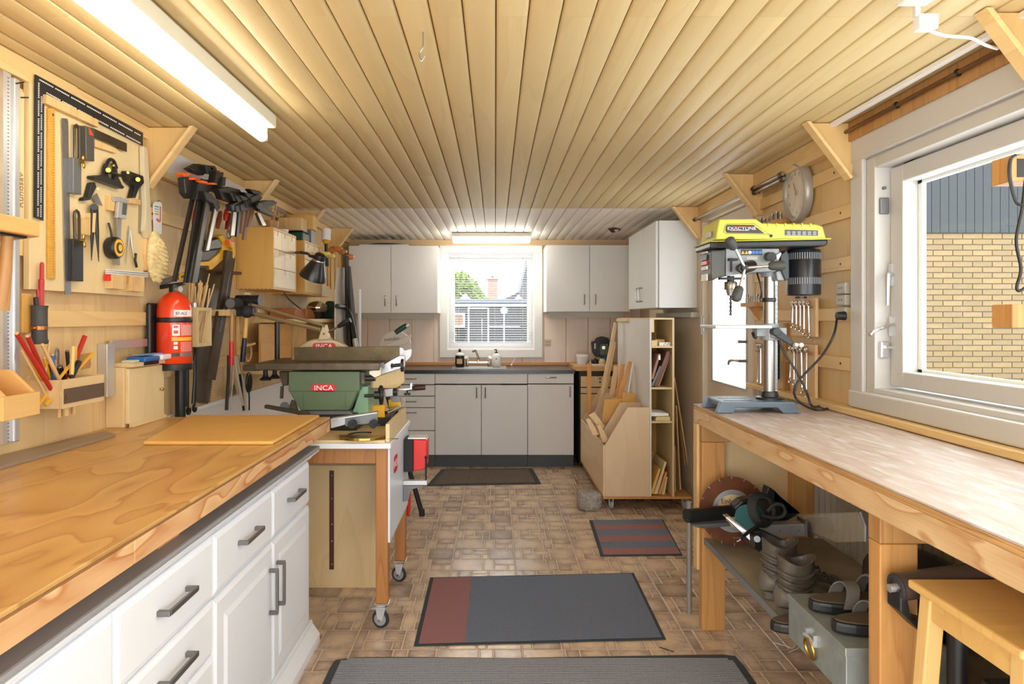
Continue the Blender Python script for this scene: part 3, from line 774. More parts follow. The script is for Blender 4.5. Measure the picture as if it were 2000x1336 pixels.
# ================================================================ BACK WALL KITCHEN
m_handle = mat('wire_handle', (150, 148, 142), 0.3, 0.9)
def wire_handle(p, d, out, L=0.09, r=0.005, par=None):   # p centre on the front, d along, out outward
    p, d, out = Vector(p), Vector(d).normalized(), Vector(out).normalized()
    pts = [p-d*L/2, p-d*L/2+out*0.022, p-d*(L/2-0.008)+out*0.028, p+d*(L/2-0.008)+out*0.028, p+d*L/2+out*0.022, p+d*L/2]
    return obj('handle', B().tube(pts, r, 6), m_handle, par, smooth=True)
YU = 6.10                                             # front of upper cabinets
def upper(label, x0, x1, z0, z1, split):
    e = thing('wall_cabinet', label, 'cabinet', ((x0+x1)/2, YB, z0), 'grey wall cabinets')
    obj('body', B().box(x0, x1, YU+0.02, YB-0.001, z0, z1), mat('cabinet_side', (228, 228, 226), 0.45), e, bevel=0.002)
    for a, c, hs_ in ((x0, split, 1), (split, x1, -1)):
        d = obj('door', B().box(a+0.002, c-0.002, YU, YU+0.019, z0+0.002, z1-0.002), m_cab, e, bevel=0.002)
        wire_handle((c-0.05 if hs_ > 0 else a+0.05, YU, z0+0.11), (0, 0, 1), (0, -1, 0), 0.085, par=d)
    obj('valance', B().box(x0+0.03, x1-0.03, YU+0.08, YU+0.1, z0-0.05, z0), wood('grey_strip', (186, 180, 172), (160, 152, 142), 'X', 8, 8, 5, 0.3), e)
    return e
upper('grey two-door wall cabinet left of the sink window', -1.31, -0.512, 1.34, 1.945, -0.93)
upper('grey two-door wall cabinet right of the sink window', 0.457, 1.205, 1.352, 1.95, 0.845)
# long flat things lying on the left cabinet
tag(obj('flat_tray', B().box(-1.22, -0.78, YU+0.03, YU+0.25, 1.9455, 1.958), m_cab), 'flat grey tray lying on top of left wall cabinet', 'tray')
tag(obj('serving_tray', B().lathe([(0.2, 0), (0.17, 0.012), (0.05, 0.016)], (-1.0, YU+0.21, 1.9595), n=24), m_black, smooth=True), 'flat dark round tray on top of left wall cabinet', 'tray')
# corner cabinet on the right wall
XC, YC0, YC1 = 1.10, 4.66, 5.62
e = thing('wall_cabinet', 'white corner wall cabinet beside the glazed door', 'cabinet', (1.24, 5.1, 1.366))
obj('body', B().box(XC+0.02, RX-0.001, YC0, YC1, 1.366, 1.962), mat('corner_white', (226, 229, 228), 0.4), e, bevel=0.002)
for a, c, s_ in ((YC0+0.012, 5.155, 1), (5.155, YC1, -1)):
    d = obj('door', B().box(XC, XC+0.019, a+0.002, c-0.002, 1.368, 1.96), mat('corner_white', (226, 229, 228)), e, bevel=0.002)
    wire_handle((XC, c-0.05 if s_ > 0 else a+0.05, 1.47), (0, 0, 1), (-1, 0, 0), 0.1, par=d)
obj('lock', B().box(RX-0.035, RX-0.015, YC0-0.006, YC0, 1.86, 1.875), m_grey, e)
struct(obj('trim_3', B().box(RX-0.06, RX, 4.6, 5.6, 1.30, 1.335), wood('grey_strip', (186, 180, 172), (160, 152, 142)), bevel=0.002))
tag(obj('wall_shelf', B().box(1.02, RX, 5.3, 5.75, 1.268, 1.29), w_plyh, bevel=0.002), 'narrow plywood shelf behind the lumber cart', 'shelf')

# ---- base units
YF = 5.92                                             # door fronts
ZT = 0.847
sF = F/YF
def kx(px): return (px-CX)/sF
def kz(py): return H-(py-CY)/sF
m_plinth = mat('plinth_dark', (72, 76, 80), 0.5)
def base_unit(label, x0, x1, fronts, ztop=ZT-0.034):
    e = thing('base_cabinet', label, 'cabinet', ((x0+x1)/2, YB-0.3, 0), 'grey base cabinets under the dark worktop')
    obj('body', B().box(x0+0.001, x1-0.001, YF+0.022, YB-0.002, 0.112, ztop), mat('carcass_dark', (60, 60, 60), 0.7), e)
    obj('plinth', B().box(x0+0.002, x1-0.002, YF+0.03, YF+0.05, 0, 0.112), m_plinth, e)
    for kind, a, c, z0, z1, hx, hz, vert in fronts:
        f = obj(kind, B().box(a+0.002, c-0.002, YF, YF+0.02, z0+0.002, z1-0.002), m_cab, e, bevel=0.0025)
        if hx is not None: wire_handle((hx, YF, hz), (0, 0, 1) if vert else (1, 0, 0), (0, -1, 0), 0.085, par=f)
    return e
zb0 = kz(889)
x_a, x_b, x_c, x_d, x_m = kx(720), kx(849.5), kx(1030.5), kx(1121), kx(940)
dr = [751, 773.5, 796, 841, 889]
tops = [729.5, 752, 774, 796.5, 841.5]
base_unit('grey base cabinet of five drawers behind the saw cart', x_a, x_b, [('drawer', x_a, x_b, kz(b_), kz(t_), kx(803), kz(t_+ (10 if i < 3 else 9)), False) for i, (t_, b_) in enumerate(zip(tops, dr))])
base_unit('grey two-door sink cabinet with blank panel above', x_b, x_c, [('blank_panel', x_b, x_c, kz(750), kz(729.5), None, 0, False), ('door', x_b, x_m, zb0, kz(751.5), kx(931), kz(767), True), ('door', x_m, x_c, zb0, kz(751.5), kx(948), kz(767), True)], ZT-0.17)
base_unit('narrow grey base cabinet with drawer over one door', x_c, x_d, [('drawer', x_c, x_d, kz(749.5), kz(729.5), kx(1076), kz(737), False), ('door', x_c, x_d, zb0, kz(750.5), kx(1113), kz(765), True)])
# worktop with cut-out for the sink
m_top = mat('worktop_black', (50, 53, 58), 0.25, noise=0.12, nscale=60)
sx0, sx1, sy0, sy1 = kx(885), kx(985), YF+0.1, YF+0.46
wt = obj('worktop', B().box(x_a, sx0, YF-0.02, YB-0.012, ZT-0.032, ZT).box(sx1, x_d+0.005, YF-0.02, YB-0.012, ZT-0.032, ZT).box(sx0, sx1, YF-0.02, sy0, ZT-0.032, ZT).box(sx0, sx1, sy1, YB-0.012, ZT-0.032, ZT), m_top)
tag(wt, 'dark worktop with a thin edge above the grey base cabinets', 'worktop')
struct(obj('trim_4', B().box(kx(700), 0.87, YB-0.014, YB-0.0005, ZT+0.001, ZT+0.03), wood('orange_strip', (206, 146, 92), (180, 112, 60), 'X', 8, 10, 5, 0.4), bevel=0.002))
sk = thing('sink', 'stainless steel sink set into the dark worktop', 'sink', ((sx0+sx1)/2, (sy0+sy1)/2, ZT-0.16))
obj('rim', B().box(sx0-0.02, sx1+0.02, sy0-0.02, sy0+0.015, ZT, ZT+0.005).box(sx0-0.02, sx1+0.02, sy1-0.015, sy1+0.05, ZT, ZT+0.005).box(sx0-0.02, sx0+0.015, sy0, sy1, ZT, ZT+0.005).box(sx1-0.015, sx1+0.02, sy0, sy1, ZT, ZT+0.005), m_steel, sk, bevel=0.002)
bb = B()
bb.add([(sx0+.01, sy0+.01, ZT), (sx1-.01, sy0+.01, ZT), (sx1-.01, sy1-.01, ZT), (sx0+.01, sy1-.01, ZT), (sx0+.03, sy0+.03, ZT-.15), (sx1-.03, sy0+.03, ZT-.15), (sx1-.03, sy1-.03, ZT-.15), (sx0+.03, sy1-.03, ZT-.15)], [(0, 1, 5, 4), (1, 2, 6, 5), (2, 3, 7, 6), (3, 0, 4, 7), (4, 5, 6, 7)])
obj('basin', bb, m_steel, sk)
# faucet
YFa = 6.34
fx = AT(934, 700, YFa).x
fc = thing('kitchen_faucet', 'chrome two-handle bridge faucet behind the sink', 'faucet', (fx, YFa, ZT))
obj('bridge', B().tube([AT(913, 708, YFa), AT(955, 708, YFa)], 0.011, 10), m_chrome, fc, smooth=True)
for px, s_ in ((913, -1), (955, 1)):
    g = AT(px, 708, YFa)
    st = obj('valve', B().cyl((g.x, YFa, ZT), (g.x, YFa, g.z+0.025), 0.013, n=12), m_chrome, fc, smooth=True)
    obj('lever', B().tube([(g.x, YFa, g.z+0.025), (g.x+s_*0.012, YFa-0.02, g.z+0.05)], [0.017, 0.02], 10), m_white, st, smooth=True)
b0 = AT(934, 708, YFa)
obj('spout', B().tube(spline([b0, AT(934, 699, YFa), AT(931, 690, YFa-0.04), AT(928, 684, YFa-0.1), AT(926, 682, YFa-0.15), AT(924, 687, YFa-0.17)]), 0.011, 10), m_chrome, fc, smooth=True)
# bottles
def bottle(name, label, cx, y, prof, m, parts):
    e = thing(name, label, 'bottle', (cx, y, ZT))
    obj('body', B().lathe(prof, (cx, y, ZT), n=20), m, e, smooth=True)
    for n_, b_, mm in parts: obj(n_, b_, mm, e, smooth=True)
cx = AT(898, 700, 6.3).x
bottle('soap_bottle', 'black square bottle with white shoulders beside the faucet', cx, 6.3, [(0.040, 0), (0.042, 0.01), (0.042, 0.105)], m_black,
       [('shoulder', B().lathe([(0.042, 0.105), (0.040, 0.118), (0.02, 0.128), (0.016, 0.135)], (cx, 6.3, ZT), n=20), m_white), ('cap', B().lathe([(0.013, 0.135), (0.013, 0.15), (0.008, 0.165)], (cx, 6.3, ZT), n=12), m_dark),
        ('printed_label', B().box(cx-0.025, cx+0.025, 6.3-0.044, 6.3-0.036, ZT+0.03, ZT+0.075), mat('label_tan', (206, 170, 120), 0.5))])
cx = AT(969.5, 700, 6.3).x
bottle('soap_bottle', 'white round pump bottle beside the faucet', cx, 6.3, [(0.036, 0), (0.04, 0.01), (0.04, 0.095), (0.03, 0.118), (0.014, 0.126)], m_white,
       [('pump', B().lathe([(0.015, 0.126), (0.015, 0.136), (0.005, 0.138), (0.005, 0.155)], (cx, 6.3, ZT), n=12).box(cx-0.02, cx+0.006, 6.29, 6.31, ZT+0.152, ZT+0.162), m_black), ('drop_print', B().ball((cx, 6.3-0.0395, ZT+0.075), (0.006, 0.003, 0.009), 10, 6), m_grey)])
tag(obj('sink_brush', B().tube([AT(999, 712, 6.42), AT(1007, 697, 6.46)], [0.003, 0.003], 6).ball(AT(999, 713, 6.42), 0.01, 8, 6), m_paper), 'thin white stick leaning on the wall behind the worktop', 'brush')
# socket on the wall
e = thing('wall_socket', 'beige wall socket right of the sink window', 'socket', AT(1069, 668, YB))
c = AT(1069, 668, YB)
obj('plate', B().cbox((c.x, YB-0.006, c.z), (0.055, 0.012, 0.055)), mat('socket_beige', (206, 186, 164), 0.5), e, bevel=0.003)
for dx in (-0.01, 0.01): obj('hole', B().cyl((c.x+dx, YB-0.0135, c.z), (c.x+dx, YB-0.011, c.z), 0.004, n=8), m_dark, e)

# ---- wooden counter right of the worktop with old cabinet below
x0c, x1c = kx(1124), 1.16
e = thing('wooden_counter', 'pale wooden cabinet with thick counter right of the dark worktop', 'cabinet', (1.0, 6.2, 0))
obj('counter', B().box(x_d+0.012, RX-0.01, YF-0.03, YB-0.016, ZT-0.008, ZT+0.03), wood('counter_wood', (214, 166, 112), (190, 132, 78), 'X', 7, 8, 6, 0.4), e, bevel=0.003)
obj('body', B().box(x_d+0.05, RX-0.01, YF+0.02, YB-0.016, 0.02, ZT-0.01), mat('dark_gap', (60, 56, 52), 0.7), e)
xs = x_d+0.06
obj('drawer', B().box(xs, 1.3, YF, YF+0.02, kz(756), kz(735)), w_ply, e, bevel=0.003)
obj('rail', B().box(xs, 1.3, YF, YF+0.02, kz(768), kz(758)), w_plyh, e, bevel=0.003)
d = obj('door', B().box(xs, 1.3, YF, YF+0.02, 0.05, kz(770)), w_ply, e, bevel=0.003)
for py in (738, 745): obj('knob', B().ball(AT(1172, py+1.5, YF-0.01), 0.007, 8, 6), m_black, d)
# things on that counter
ZK = ZT+0.03
g = AT(1170, 712, 6.28)
e = thing('bench_grinder', 'small dark bench grinder with green motor on the wooden counter', 'grinder', (g.x, 6.28, ZK))
obj('base', B().box(g.x-0.06, g.x+0.09, 6.2, 6.36, ZK, ZK+0.035), m_dark, e, bevel=0.004)
obj('shield', B().fpoly([(1155, 668), (1162, 667), (1165, 660), (1176, 657), (1188, 660), (1192, 670), (1190, 690), (1180, 698), (1163, 697), (1157, 688)], 6.26, 0.03), m_black, e, bevel=0.004)
obj('motor', B().box(AT(1172, 0, 6.2).x, AT(1188, 0, 6.2).x, 6.2, 6.27, AT(0, 694, 6.2).z, AT(0, 672, 6.2).z), m_green, e, bevel=0.004)
obj('dial', B().cyl(AT(1179, 679, 6.205), AT(1179, 679, 6.19), 0.016, n=14), m_steel, e)
obj('wheel', B().cyl(AT(1191, 675, 6.25), AT(1196, 675, 6.25), 0.07, n=24), mat('pale_blue_disc', (170, 205, 222), 0.4), e, smooth=True)
obj('stand', B().box(g.x+0.02, g.x+0.07, 6.25, 6.31, ZK+0.03, AT(0, 690, 6.25).z), m_blue, e)
obj('handle_plate', B().cbox(AT(1162, 676, 6.255), (0.012, 0.012, 0.05)), m_steel, e)
g = AT(1138, 700, 6.2)
e = thing('plastic_tub', 'white round tub with label on the wooden counter', 'tub', (g.x, 6.2, ZK))
obj('body', B().lathe([(0.05, 0), (0.055, 0.07)], (g.x, 6.2, ZK), n=20), mat('tub_pale', (214, 216, 220), 0.5), e, smooth=True)
obj('lid', B().lathe([(0.059, 0.07), (0.059, 0.09)], (g.x, 6.2, ZK), n=20), m_white, e, smooth=True)
for px, r, hgt, lab, mm in ((1176, 0.03, 0.055, 'cream coloured jar in front of the grinder', mat('cream_jar', (224, 208, 160), 0.5)), (1163, 0.016, 0.06, 'small dark bottle before the grinder', m_dark), (1153, 0.014, 0.04, 'small steel cup beside the white tub', m_steel)):
    g = AT(px, 700, 6.12)
    tag(obj('jar', B().lathe([(r, 0), (r, hgt*0.7), (r*0.8, hgt*0.75), (r*0.8, hgt)], (g.x, 6.12, ZK), n=14), mm, smooth=True), lab, 'jar')
g0, g1 = AT(1147, 706, 6.05), AT(1180, 706, 6.05)
tag(obj('flat_stick', B().box(g0.x, g1.x, 6.03, 6.06, ZK, ZK+0.012), m_paper), 'white flat stick at the front of the wooden counter', 'stick')
tag(obj('wall_rod', B().tube([AT(1163, 641, 6.46), AT(1200, 640, 6.46)], 0.004, 6).cyl(AT(1163, 641, 6.46), AT(1163, 641, 6.5), 0.006, n=8).tube([AT(1169, 641, 6.46), AT(1169, 664, 6.46)], 0.0025, 6), m_paper), 'thin pale rod fixed to the wall above the grinder', 'rod')
# ================================================================ LEFT BENCH AND WHITE CABINET
ZL = 0.905
bx = -0.65
yE = 2.69
e = thing('workbench', 'thick golden plywood workbench top on the white drawer cabinet', 'workbench', (-1.0, 1.2, ZL-0.055))
obj('top_sheet', B().box(LX+0.001, bx+0.0, Y0+0.1, yE, ZL-0.008, ZL), w_bench, e, bevel=0.002)
obj('ply_edge', B().box(LX+0.001, bx-0.001, Y0+0.1, yE-0.001, ZL-0.012, ZL-0.0082), mat('ply_dark', (140, 96, 56), 0.6), e)
for ya, yb in ((Y0+0.1, 1.23), (1.23, yE)):
    obj('fascia', B().box(bx-0.03, bx, ya+0.0005, yb-0.0005, ZL-0.056, ZL-0.0125), w_fascia, e, bevel=0.003)
obj('end_fascia', B().box(LX+0.001, bx-0.0305, yE-0.03, yE, ZL-0.056, ZL-0.0125), w_fascia, e, bevel=0.003)
obj('core', B().box(LX+0.001, bx-0.031, Y0+0.1, yE-0.031, ZL-0.05, ZL-0.0125), w_fascia, e)
for yy in (0.6, 1.5, 2.35): obj('spacer', B().box(-1.3, bx-0.09, yy, yy+0.1, 0.7855, ZL-0.0562), w_leg, e)
# loose board and strip on the bench
q = [ZP(279, 862, ZL+0.012), ZP(533, 862, ZL+0.012), ZP(624, 810, ZL+0.012), ZP(372, 810, ZL+0.012)]
tag(obj('plywood_board', B().prism(q, (0, 0, -0.0115)), wood('panel_gold', (218, 168, 92), (200, 146, 72), 'X', 6, 6, 5, 0.3, 0.35), bevel=0.004), 'loose golden plywood board lying on the workbench end', 'board')
q = [ZP(0, 911, ZL+0.01), ZP(226, 847, ZL+0.01), ZP(205, 841, ZL+0.01), ZP(0, 889, ZL+0.01)]
tag(obj('grey_strip', B().prism(q, (0, 0, -0.0095)), wood('weathered_strip', (150, 130, 112), (120, 100, 84), 'Y', 8, 14, 6, 0.4), bevel=0.001), 'flat grey weathered strip lying along the back of the workbench', 'strip')

# ---- white cabinet
XF = -0.73
e = thing('drawer_cabinet', 'white painted cabinet with panelled drawers and doors under the left workbench', 'cabinet', (-1.05, 1.3, 0))
m_wp = mat('white_lacquer', (236, 240, 246), 0.32)
yN, yF_ = 0.2, 2.70
obj('body', B().box(LX+0.02, XF-0.018, yN, yF_, 0.09, 0.77), m_wp, e)
obj('top_plate', B().box(LX+0.02, XF+0.03, yN, yF_+0.03, 0.772, 0.785), mat('top_shade_grey', (150, 150, 152), 0.5), e, bevel=0.005)  # grey holds the shade that falls here below the bench overhang
obj('cornice', B().prism([(XF-0.02, yN, 0.735), (XF-0.005, yN, 0.735), (XF+0.004, yN, 0.75), (XF+0.026, yN, 0.762), (XF+0.029, yN, 0.771), (XF-0.02, yN, 0.771)], (0, yF_+0.028-yN, 0)), m_wp, e, smooth=50)
obj('plinth', B().prism([(LX+0.02, yN, 0), (XF+0.03, yN, 0), (XF+0.03, yN, 0.035), (XF+0.02, yN, 0.05), (XF+0.002, yN, 0.075), (XF-0.002, yN, 0.09), (LX+0.02, yN, 0.09)], (0, yF_+0.03-yN, 0)), m_wp, e, bevel=0.003)
m_bar = mat('bar_handle', (126, 124, 122), 0.35, 0.8)
def panel_front(kind, ya, yb, z0, z1, raised, hp):
    # slab with a stepped edge, optionally a raised field
    b = B()
    x0, x1 = XF-0.018, XF
    i = 0.014
    b.hexa([(x0, ya, z0), (x0, yb, z0), (x0, yb, z1), (x0, ya, z1)], [(x1-0.006, ya, z0), (x1-0.006, yb, z0), (x1-0.006, yb, z1), (x1-0.006, ya, z1)])
    b.hexa([(x1-0.006, ya+0.003, z0+0.003), (x1-0.006, yb-0.003, z0+0.003), (x1-0.006, yb-0.003, z1-0.003), (x1-0.006, ya+0.003, z1-0.003)], [(x1, ya+i, z0+i), (x1, yb-i, z0+i), (x1, yb-i, z1-i), (x1, ya+i, z1-i)])
    f = obj(kind, b, m_wp, e, bevel=0.0012)
    if raised:
        o = 0.055; k = 0.018
        obj('raised_panel', B().hexa([(x1-0.001, ya+o, z0+o), (x1-0.001, yb-o, z0+o), (x1-0.001, yb-o, z1-o), (x1-0.001, ya+o, z1-o)], [(x1+0.005, ya+o+k, z0+o+k), (x1+0.005, yb-o-k, z0+o+k), (x1+0.005, yb-o-k, z1-o-k), (x1+0.005, ya+o+k, z1-o-k)]), m_wp, f)
    if hp:
        yc, zc, vert = hp; L = 0.068; w = 0.006; out = 0.03
        hb = B()
        if vert:
            hb.box(x1+out-0.008, x1+out, yc-w, yc+w, zc-L, zc+L)
            for s_ in (-1, 1): hb.box(x1, x1+out-0.001, yc-w, yc+w, zc+s_*L-0.006, zc+s_*L+0.006)
        else:
            hb.box(x1+out-0.008, x1+out, yc-L, yc+L, zc-w, zc+w)
            for s_ in (-1, 1): hb.box(x1, x1+out-0.001, yc+s_*L-0.006, yc+s_*L+0.006, zc-w, zc+w)
        obj('handle', hb, m_bar, f, bevel=0.0015)
g = 0.0015
ysp = [2.692, WX(533, 0, XF).y, WX(419, 0, XF).y, WX(226, 0, XF).y, 0.62]
for i in range(4):
    yb, ya = ysp[i]-g, ysp[i+1]+g; yc = (ya+yb)/2
    panel_front('drawer', ya, yb, 0.568, 0.728, False, (yc, 0.655, False))
    if i < 2:
        panel_front('door', ya, yb, 0.095, 0.558, True, ((ya+0.035) if i == 0 else (yb-0.035), 0.41, True))
    else:
        panel_front('drawer', ya, yb, 0.425, 0.562, False, (yc, 0.50, False))
        panel_front('drawer', ya, yb, 0.262, 0.419, False, (yc, 0.345, False))
        panel_front('drawer', ya, yb, 0.095, 0.256, False, (yc, 0.18, False))
# ================================================================ RIGHT BENCH
ZR = 0.93
FX = 0.845
yR = 2.91
e = thing('workbench', 'long worn plywood workbench under the large window', 'workbench', (1.1, 1.4, 0))
obj('top_sheet', B().box(FX, RX-0.016, Y0+0.1, yR, ZR-0.005, ZR), w_bench2, e, bevel=0.002)
obj('ply_layers', B().box(FX+0.0008, RX-0.016, Y0+0.1, yR-0.001, ZR-0.02, ZR-0.0052), wood('ply_edge', (196, 152, 100), (120, 78, 42), 'Y', 60, 40, 4, 0.8), e)
obj('fascia', B().box(FX, FX+0.035, Y0+0.1, yR, ZR-0.078, ZR-0.0205), wood('fascia2', (216, 184, 142), (172, 114, 66), 'Y', 9, 4, 7, 0.7, 0.5, 0.02, knots=0.6), e, bevel=0.003)
obj('end_fascia', B().box(FX+0.036, RX-0.03, yR-0.035, yR, ZR-0.078, ZR-0.0205), w_leg, e, bevel=0.003)
lx0 = FX+0.012
def leg(x0, x1, y0, y1, z1): obj('leg', B().box(x0, x1, y0, y1, 0, z1), w_leg, e, bevel=0.003)
leg(lx0, lx0+0.095, yR-0.085, yR-0.036, ZR-0.15)
obj('end_rail', B().box(lx0, RX-0.06, yR-0.085, yR-0.036, ZR-0.149, ZR-0.08), w_brown, e, bevel=0.002)
leg(lx0, lx0+0.085, 1.52, 1.568, ZR-0.14)
leg(RX-0.15, RX-0.06, yR-0.085, yR-0.036, ZR-0.15)
leg(RX-0.15, RX-0.06, 1.52, 1.568, ZR-0.14)
obj('cross_rail', B().box(lx0, RX-0.06, 1.52, 1.568, ZR-0.139, ZR-0.08), w_brown, e, bevel=0.002)
obj('end_panel', B().box(lx0-0.006, RX-0.07, yR-0.0355, yR-0.02, 0.24, ZR-0.08), w_ply, e, bevel=0.001)
obj('end_panel_edge', B().box(lx0-0.012, lx0-0.0005, yR-0.05, yR-0.0, 0.24, ZR-0.079), w_pine, e, bevel=0.001)
ZS = 0.385
obj('lower_shelf', B().box(lx0+0.012, RX-0.03, 1.57, yR-0.09, ZS-0.022, ZS), mat('dusty_grey_shelf', (152, 140, 118), 0.8, noise=0.25, nscale=5), e, bevel=0.001)
obj('shelf_edge', B().box(lx0+0.006, lx0+0.0118, 1.57, yR-0.09, ZS-0.024, ZS+0.001), mat('grey_edge', (120, 122, 124), 0.6), e)
obj('shelf_foot', B().box(1.19, 1.25, 2.3, 2.36, 0, ZS-0.0225), w_pine, e)
# grey pipe standing at the bench end
tag(obj('grey_tube', B().tube([AT(1346, 980, 2.98), AT(1346, 1060, 2.99), (AT(1346, 1100, 2.99).x, 2.99, 0.02), (AT(1346, 1100, 2.99).x, 2.99, 0.0)], 0.012, 10), mat('tube_grey', (150, 146, 138), 0.5, 0.4), smooth=True), 'grey metal tube standing by the far bench leg', 'tube')
# ================================================================ TOOL WALL (left)
def k1(x, y): return (x/3.712, y/3.712+100)
def k2(x, y): return (x/2.571, y/2.571+380)
def k3(x, y): return (x/4.77+280, y/4.77+280)
def k4(x, y): return (x/3.71+280, y/3.71+460)
def k5(x, y): return (x/5.139+440, y/5.139+380)
def k6(x, y): return (x/4.452+440, y/4.452+560)
def k7(x, y): return (x/6.07, y/6.07+620)
def k8(x, y): return (x/6.68+295, y/6.68+540)
def k9(x, y): return (x/5.14+440, y/5.14+560)
def kk(fn, *pts): return [fn(*p) for p in pts]
def WB(name, pts, X, t, m, par=None, bevel=0.001, smooth=False):
    return obj(name, B().wpoly(pts, X, -t), m, par, bevel=bevel, smooth=smooth)
def on(fn, x, y, X): return WX(*fn(x, y), X)
def single(o, label, cat, group=None): return tag(o, label, cat, group)

TB = -1.346
yb0, yb1 = WX(58, 300, TB).y, WX(281, 300, TB).y
tb = thing('tool_board', 'pale plywood tool board on the left wall', 'board', (LX, (yb0+yb1)/2, 1.375))
obj('board', B().box(LX+0.0145, TB, yb0, yb1, 1.377, 2.0), w_board, tb, bevel=0.002)
# wooden rests on the board
for pts, t in ((kk(k1, (340, 312), (715, 500), (715, 552), (335, 378)), 0.02), (kk(k1, (690, 640), (850, 708), (848, 742), (690, 692)), 0.015), (kk(k1, (945, 1068), (1020, 1078), (1020, 1115), (945, 1102)), 0.02),
               (kk(k2, (412, 118), (455, 122), (455, 205), (412, 200)), 0.02), (kk(k2, (476, 92), (503, 98), (503, 196), (474, 190)), 0.03), (kk(k2, (548, 2), (592, 20), (590, 88), (548, 78)), 0.015),
               (kk(k2, (566, 402), (636, 404), (634, 478), (566, 472)), 0.03), (kk(k2, (661, 408), (726, 415), (725, 490), (661, 484)), 0.03)):
    WB('rest', pts, TB+t, t, w_pine, tb)
m_sqb = mat('anodised_black', (44, 44, 46), 0.35, 0.3)
# framing square
fs = thing('framing_square', 'large black framing square with white scale on the tool board', 'square', (TB, yb0, 1.5))
WB('blade', kk(k1, (258, 168), (1038, 592), (1038, 688), (322, 318), (316, 1230), (252, 1205)), TB+0.008, 0.003, m_sqb, fs, 0)
tk = B()
def tick(p, q, w, h, X):                              # small marks between two crop points
    n = int((Vector(q)-Vector(p)).length/13)
    for i in range(n):
        if i % 10 == 9: continue
        t = (i+0.5)/n; x = p[0]+(q[0]-p[0])*t; y = p[1]+(q[1]-p[1])*t
        tk.wpoly(kk(k1, (x-w, y-h), (x+w, y-h+w*0.3), (x+w, y+h), (x-w, y+h-w*0.3)), X, -0.0004)
tick((285, 205), (1020, 612), 4, 5, TB+0.0085); tick((335, 300), (1020, 668), 4, 5, TB+0.0085)
tick((282, 225), (276, 1200), 5, 4, TB+0.0085); tick((302, 325), (297, 1205), 4, 4, TB+0.0085)
o = obj('printed_scale', tk, m_paper, fs); o['kind'] = 'stuff'
# rulers
m_yrule = mat('boxwood_rule', (212, 158, 58), 0.5, noise=0.1, nscale=60)
r = thing('wooden_ruler', 'yellow wooden ruler hanging on the tool board', 'ruler', on(k2, 260, 420, TB))
WB('blade', [k1(352, 410), k1(392, 412), k1(400, 425), k2(280, 425), k2(243, 420)], TB+0.007, 0.006, m_yrule, r)
tk = B()
for i in range(60):
    t = i/60; x0, y0_ = k1(385, 470); x1, y1_ = k2(268, 415); px, py = x0+(x1-x0)*t, y0_+(y1_-y0_)*t; w = 2.2 if i % 5 == 0 else 1.2
    tk.wpoly([(px-w, py), (px+2, py+0.1), (px+2, py+0.7), (px-w, py+0.6)], TB+0.0074, -0.0003)
o = obj('printed_scale', tk, m_dark, r); o['kind'] = 'stuff'
obj('hanging_hole', B().cyl(on(k1, 382, 460, TB+0.006), on(k1, 382, 460, TB+0.008), 0.004, n=10), m_dark, r)
r = thing('steel_ruler', 'long steel ruler hanging on the tool board', 'ruler', on(k2, 343, 500, TB))
WB('blade', [k1(447, 500), k1(453, 485), k1(488, 488), k1(495, 505), k2(358, 503), k2(328, 503)], TB+0.004, 0.0025, mat('ruler_steel', (168, 168, 168), 0.3, 0.9, noise=0.1, nscale=90), r, 0)
obj('hanging_hole', B().cyl(on(k1, 475, 512, TB+0.003), on(k1, 475, 512, TB+0.005), 0.004, n=10), m_dark, r)
# sliding bevels
def bevel_tool(label, fn, loop, body, nut, mb):
    e = thing('slotted_gauge', label, 'gauge', on(fn, *body[2], TB))
    obj('slotted_blade', B().tube([on(fn, x, y, TB+0.012) for x, y in loop], 0.0045, 6), m_iron, e, smooth=True)
    WB('stock', kk(fn, *body), TB+0.022, 0.02, mb, e, 0.002)
    c = on(fn, *nut, TB+0.026)
    obj('wing_nut', B().cyl(c-Vector((0.01, 0, 0)), c+Vector((0.006, 0, 0)), 0.006, n=10).ball(c+Vector((0.006, 0, 0.012)), (0.004, 0.006, 0.01), 8, 6).ball(c+Vector((0.006, 0.004, -0.012)), (0.004, 0.006, 0.01), 8, 6), m_brass, e, smooth=True)
bevel_tool('slotted gauge with brass wing nut, between steel ruler and try square', k1, [(542, 780), (540, 565), (546, 542), (554, 536), (563, 542), (570, 565), (572, 780)], [(533, 770), (592, 782), (592, 1042), (533, 1028)], (590, 800), m_grey)
bevel_tool('slotted gauge with black stock, lower middle of the tool board', k2, [(376, 225), (373, 105), (378, 86), (385, 80), (392, 86), (397, 105), (398, 225)], [(368, 222), (412, 226), (420, 250), (420, 437), (367, 432)], (412, 232), m_black)
# try square
e = thing('try_square', 'try square with grey stock and red corner on the tool board', 'square', on(k1, 655, 790, TB))
WB('stock', kk(k1, (622, 540), (683, 560), (686, 800), (625, 786)), TB+0.024, 0.022, mat('square_stock', (92, 90, 86), 0.4, 0.4), e, 0.002)
WB('blade', kk(k1, (672, 556), (920, 668), (920, 730), (850, 704), (846, 690), (684, 622)), TB+0.016, 0.003, m_iron, e, 0)
WB('red_insert', kk(k1, (645, 550), (682, 616), (648, 604)), TB+0.0248, 0.0008, mat('red_insert', (226, 72, 36), 0.4), e, 0)
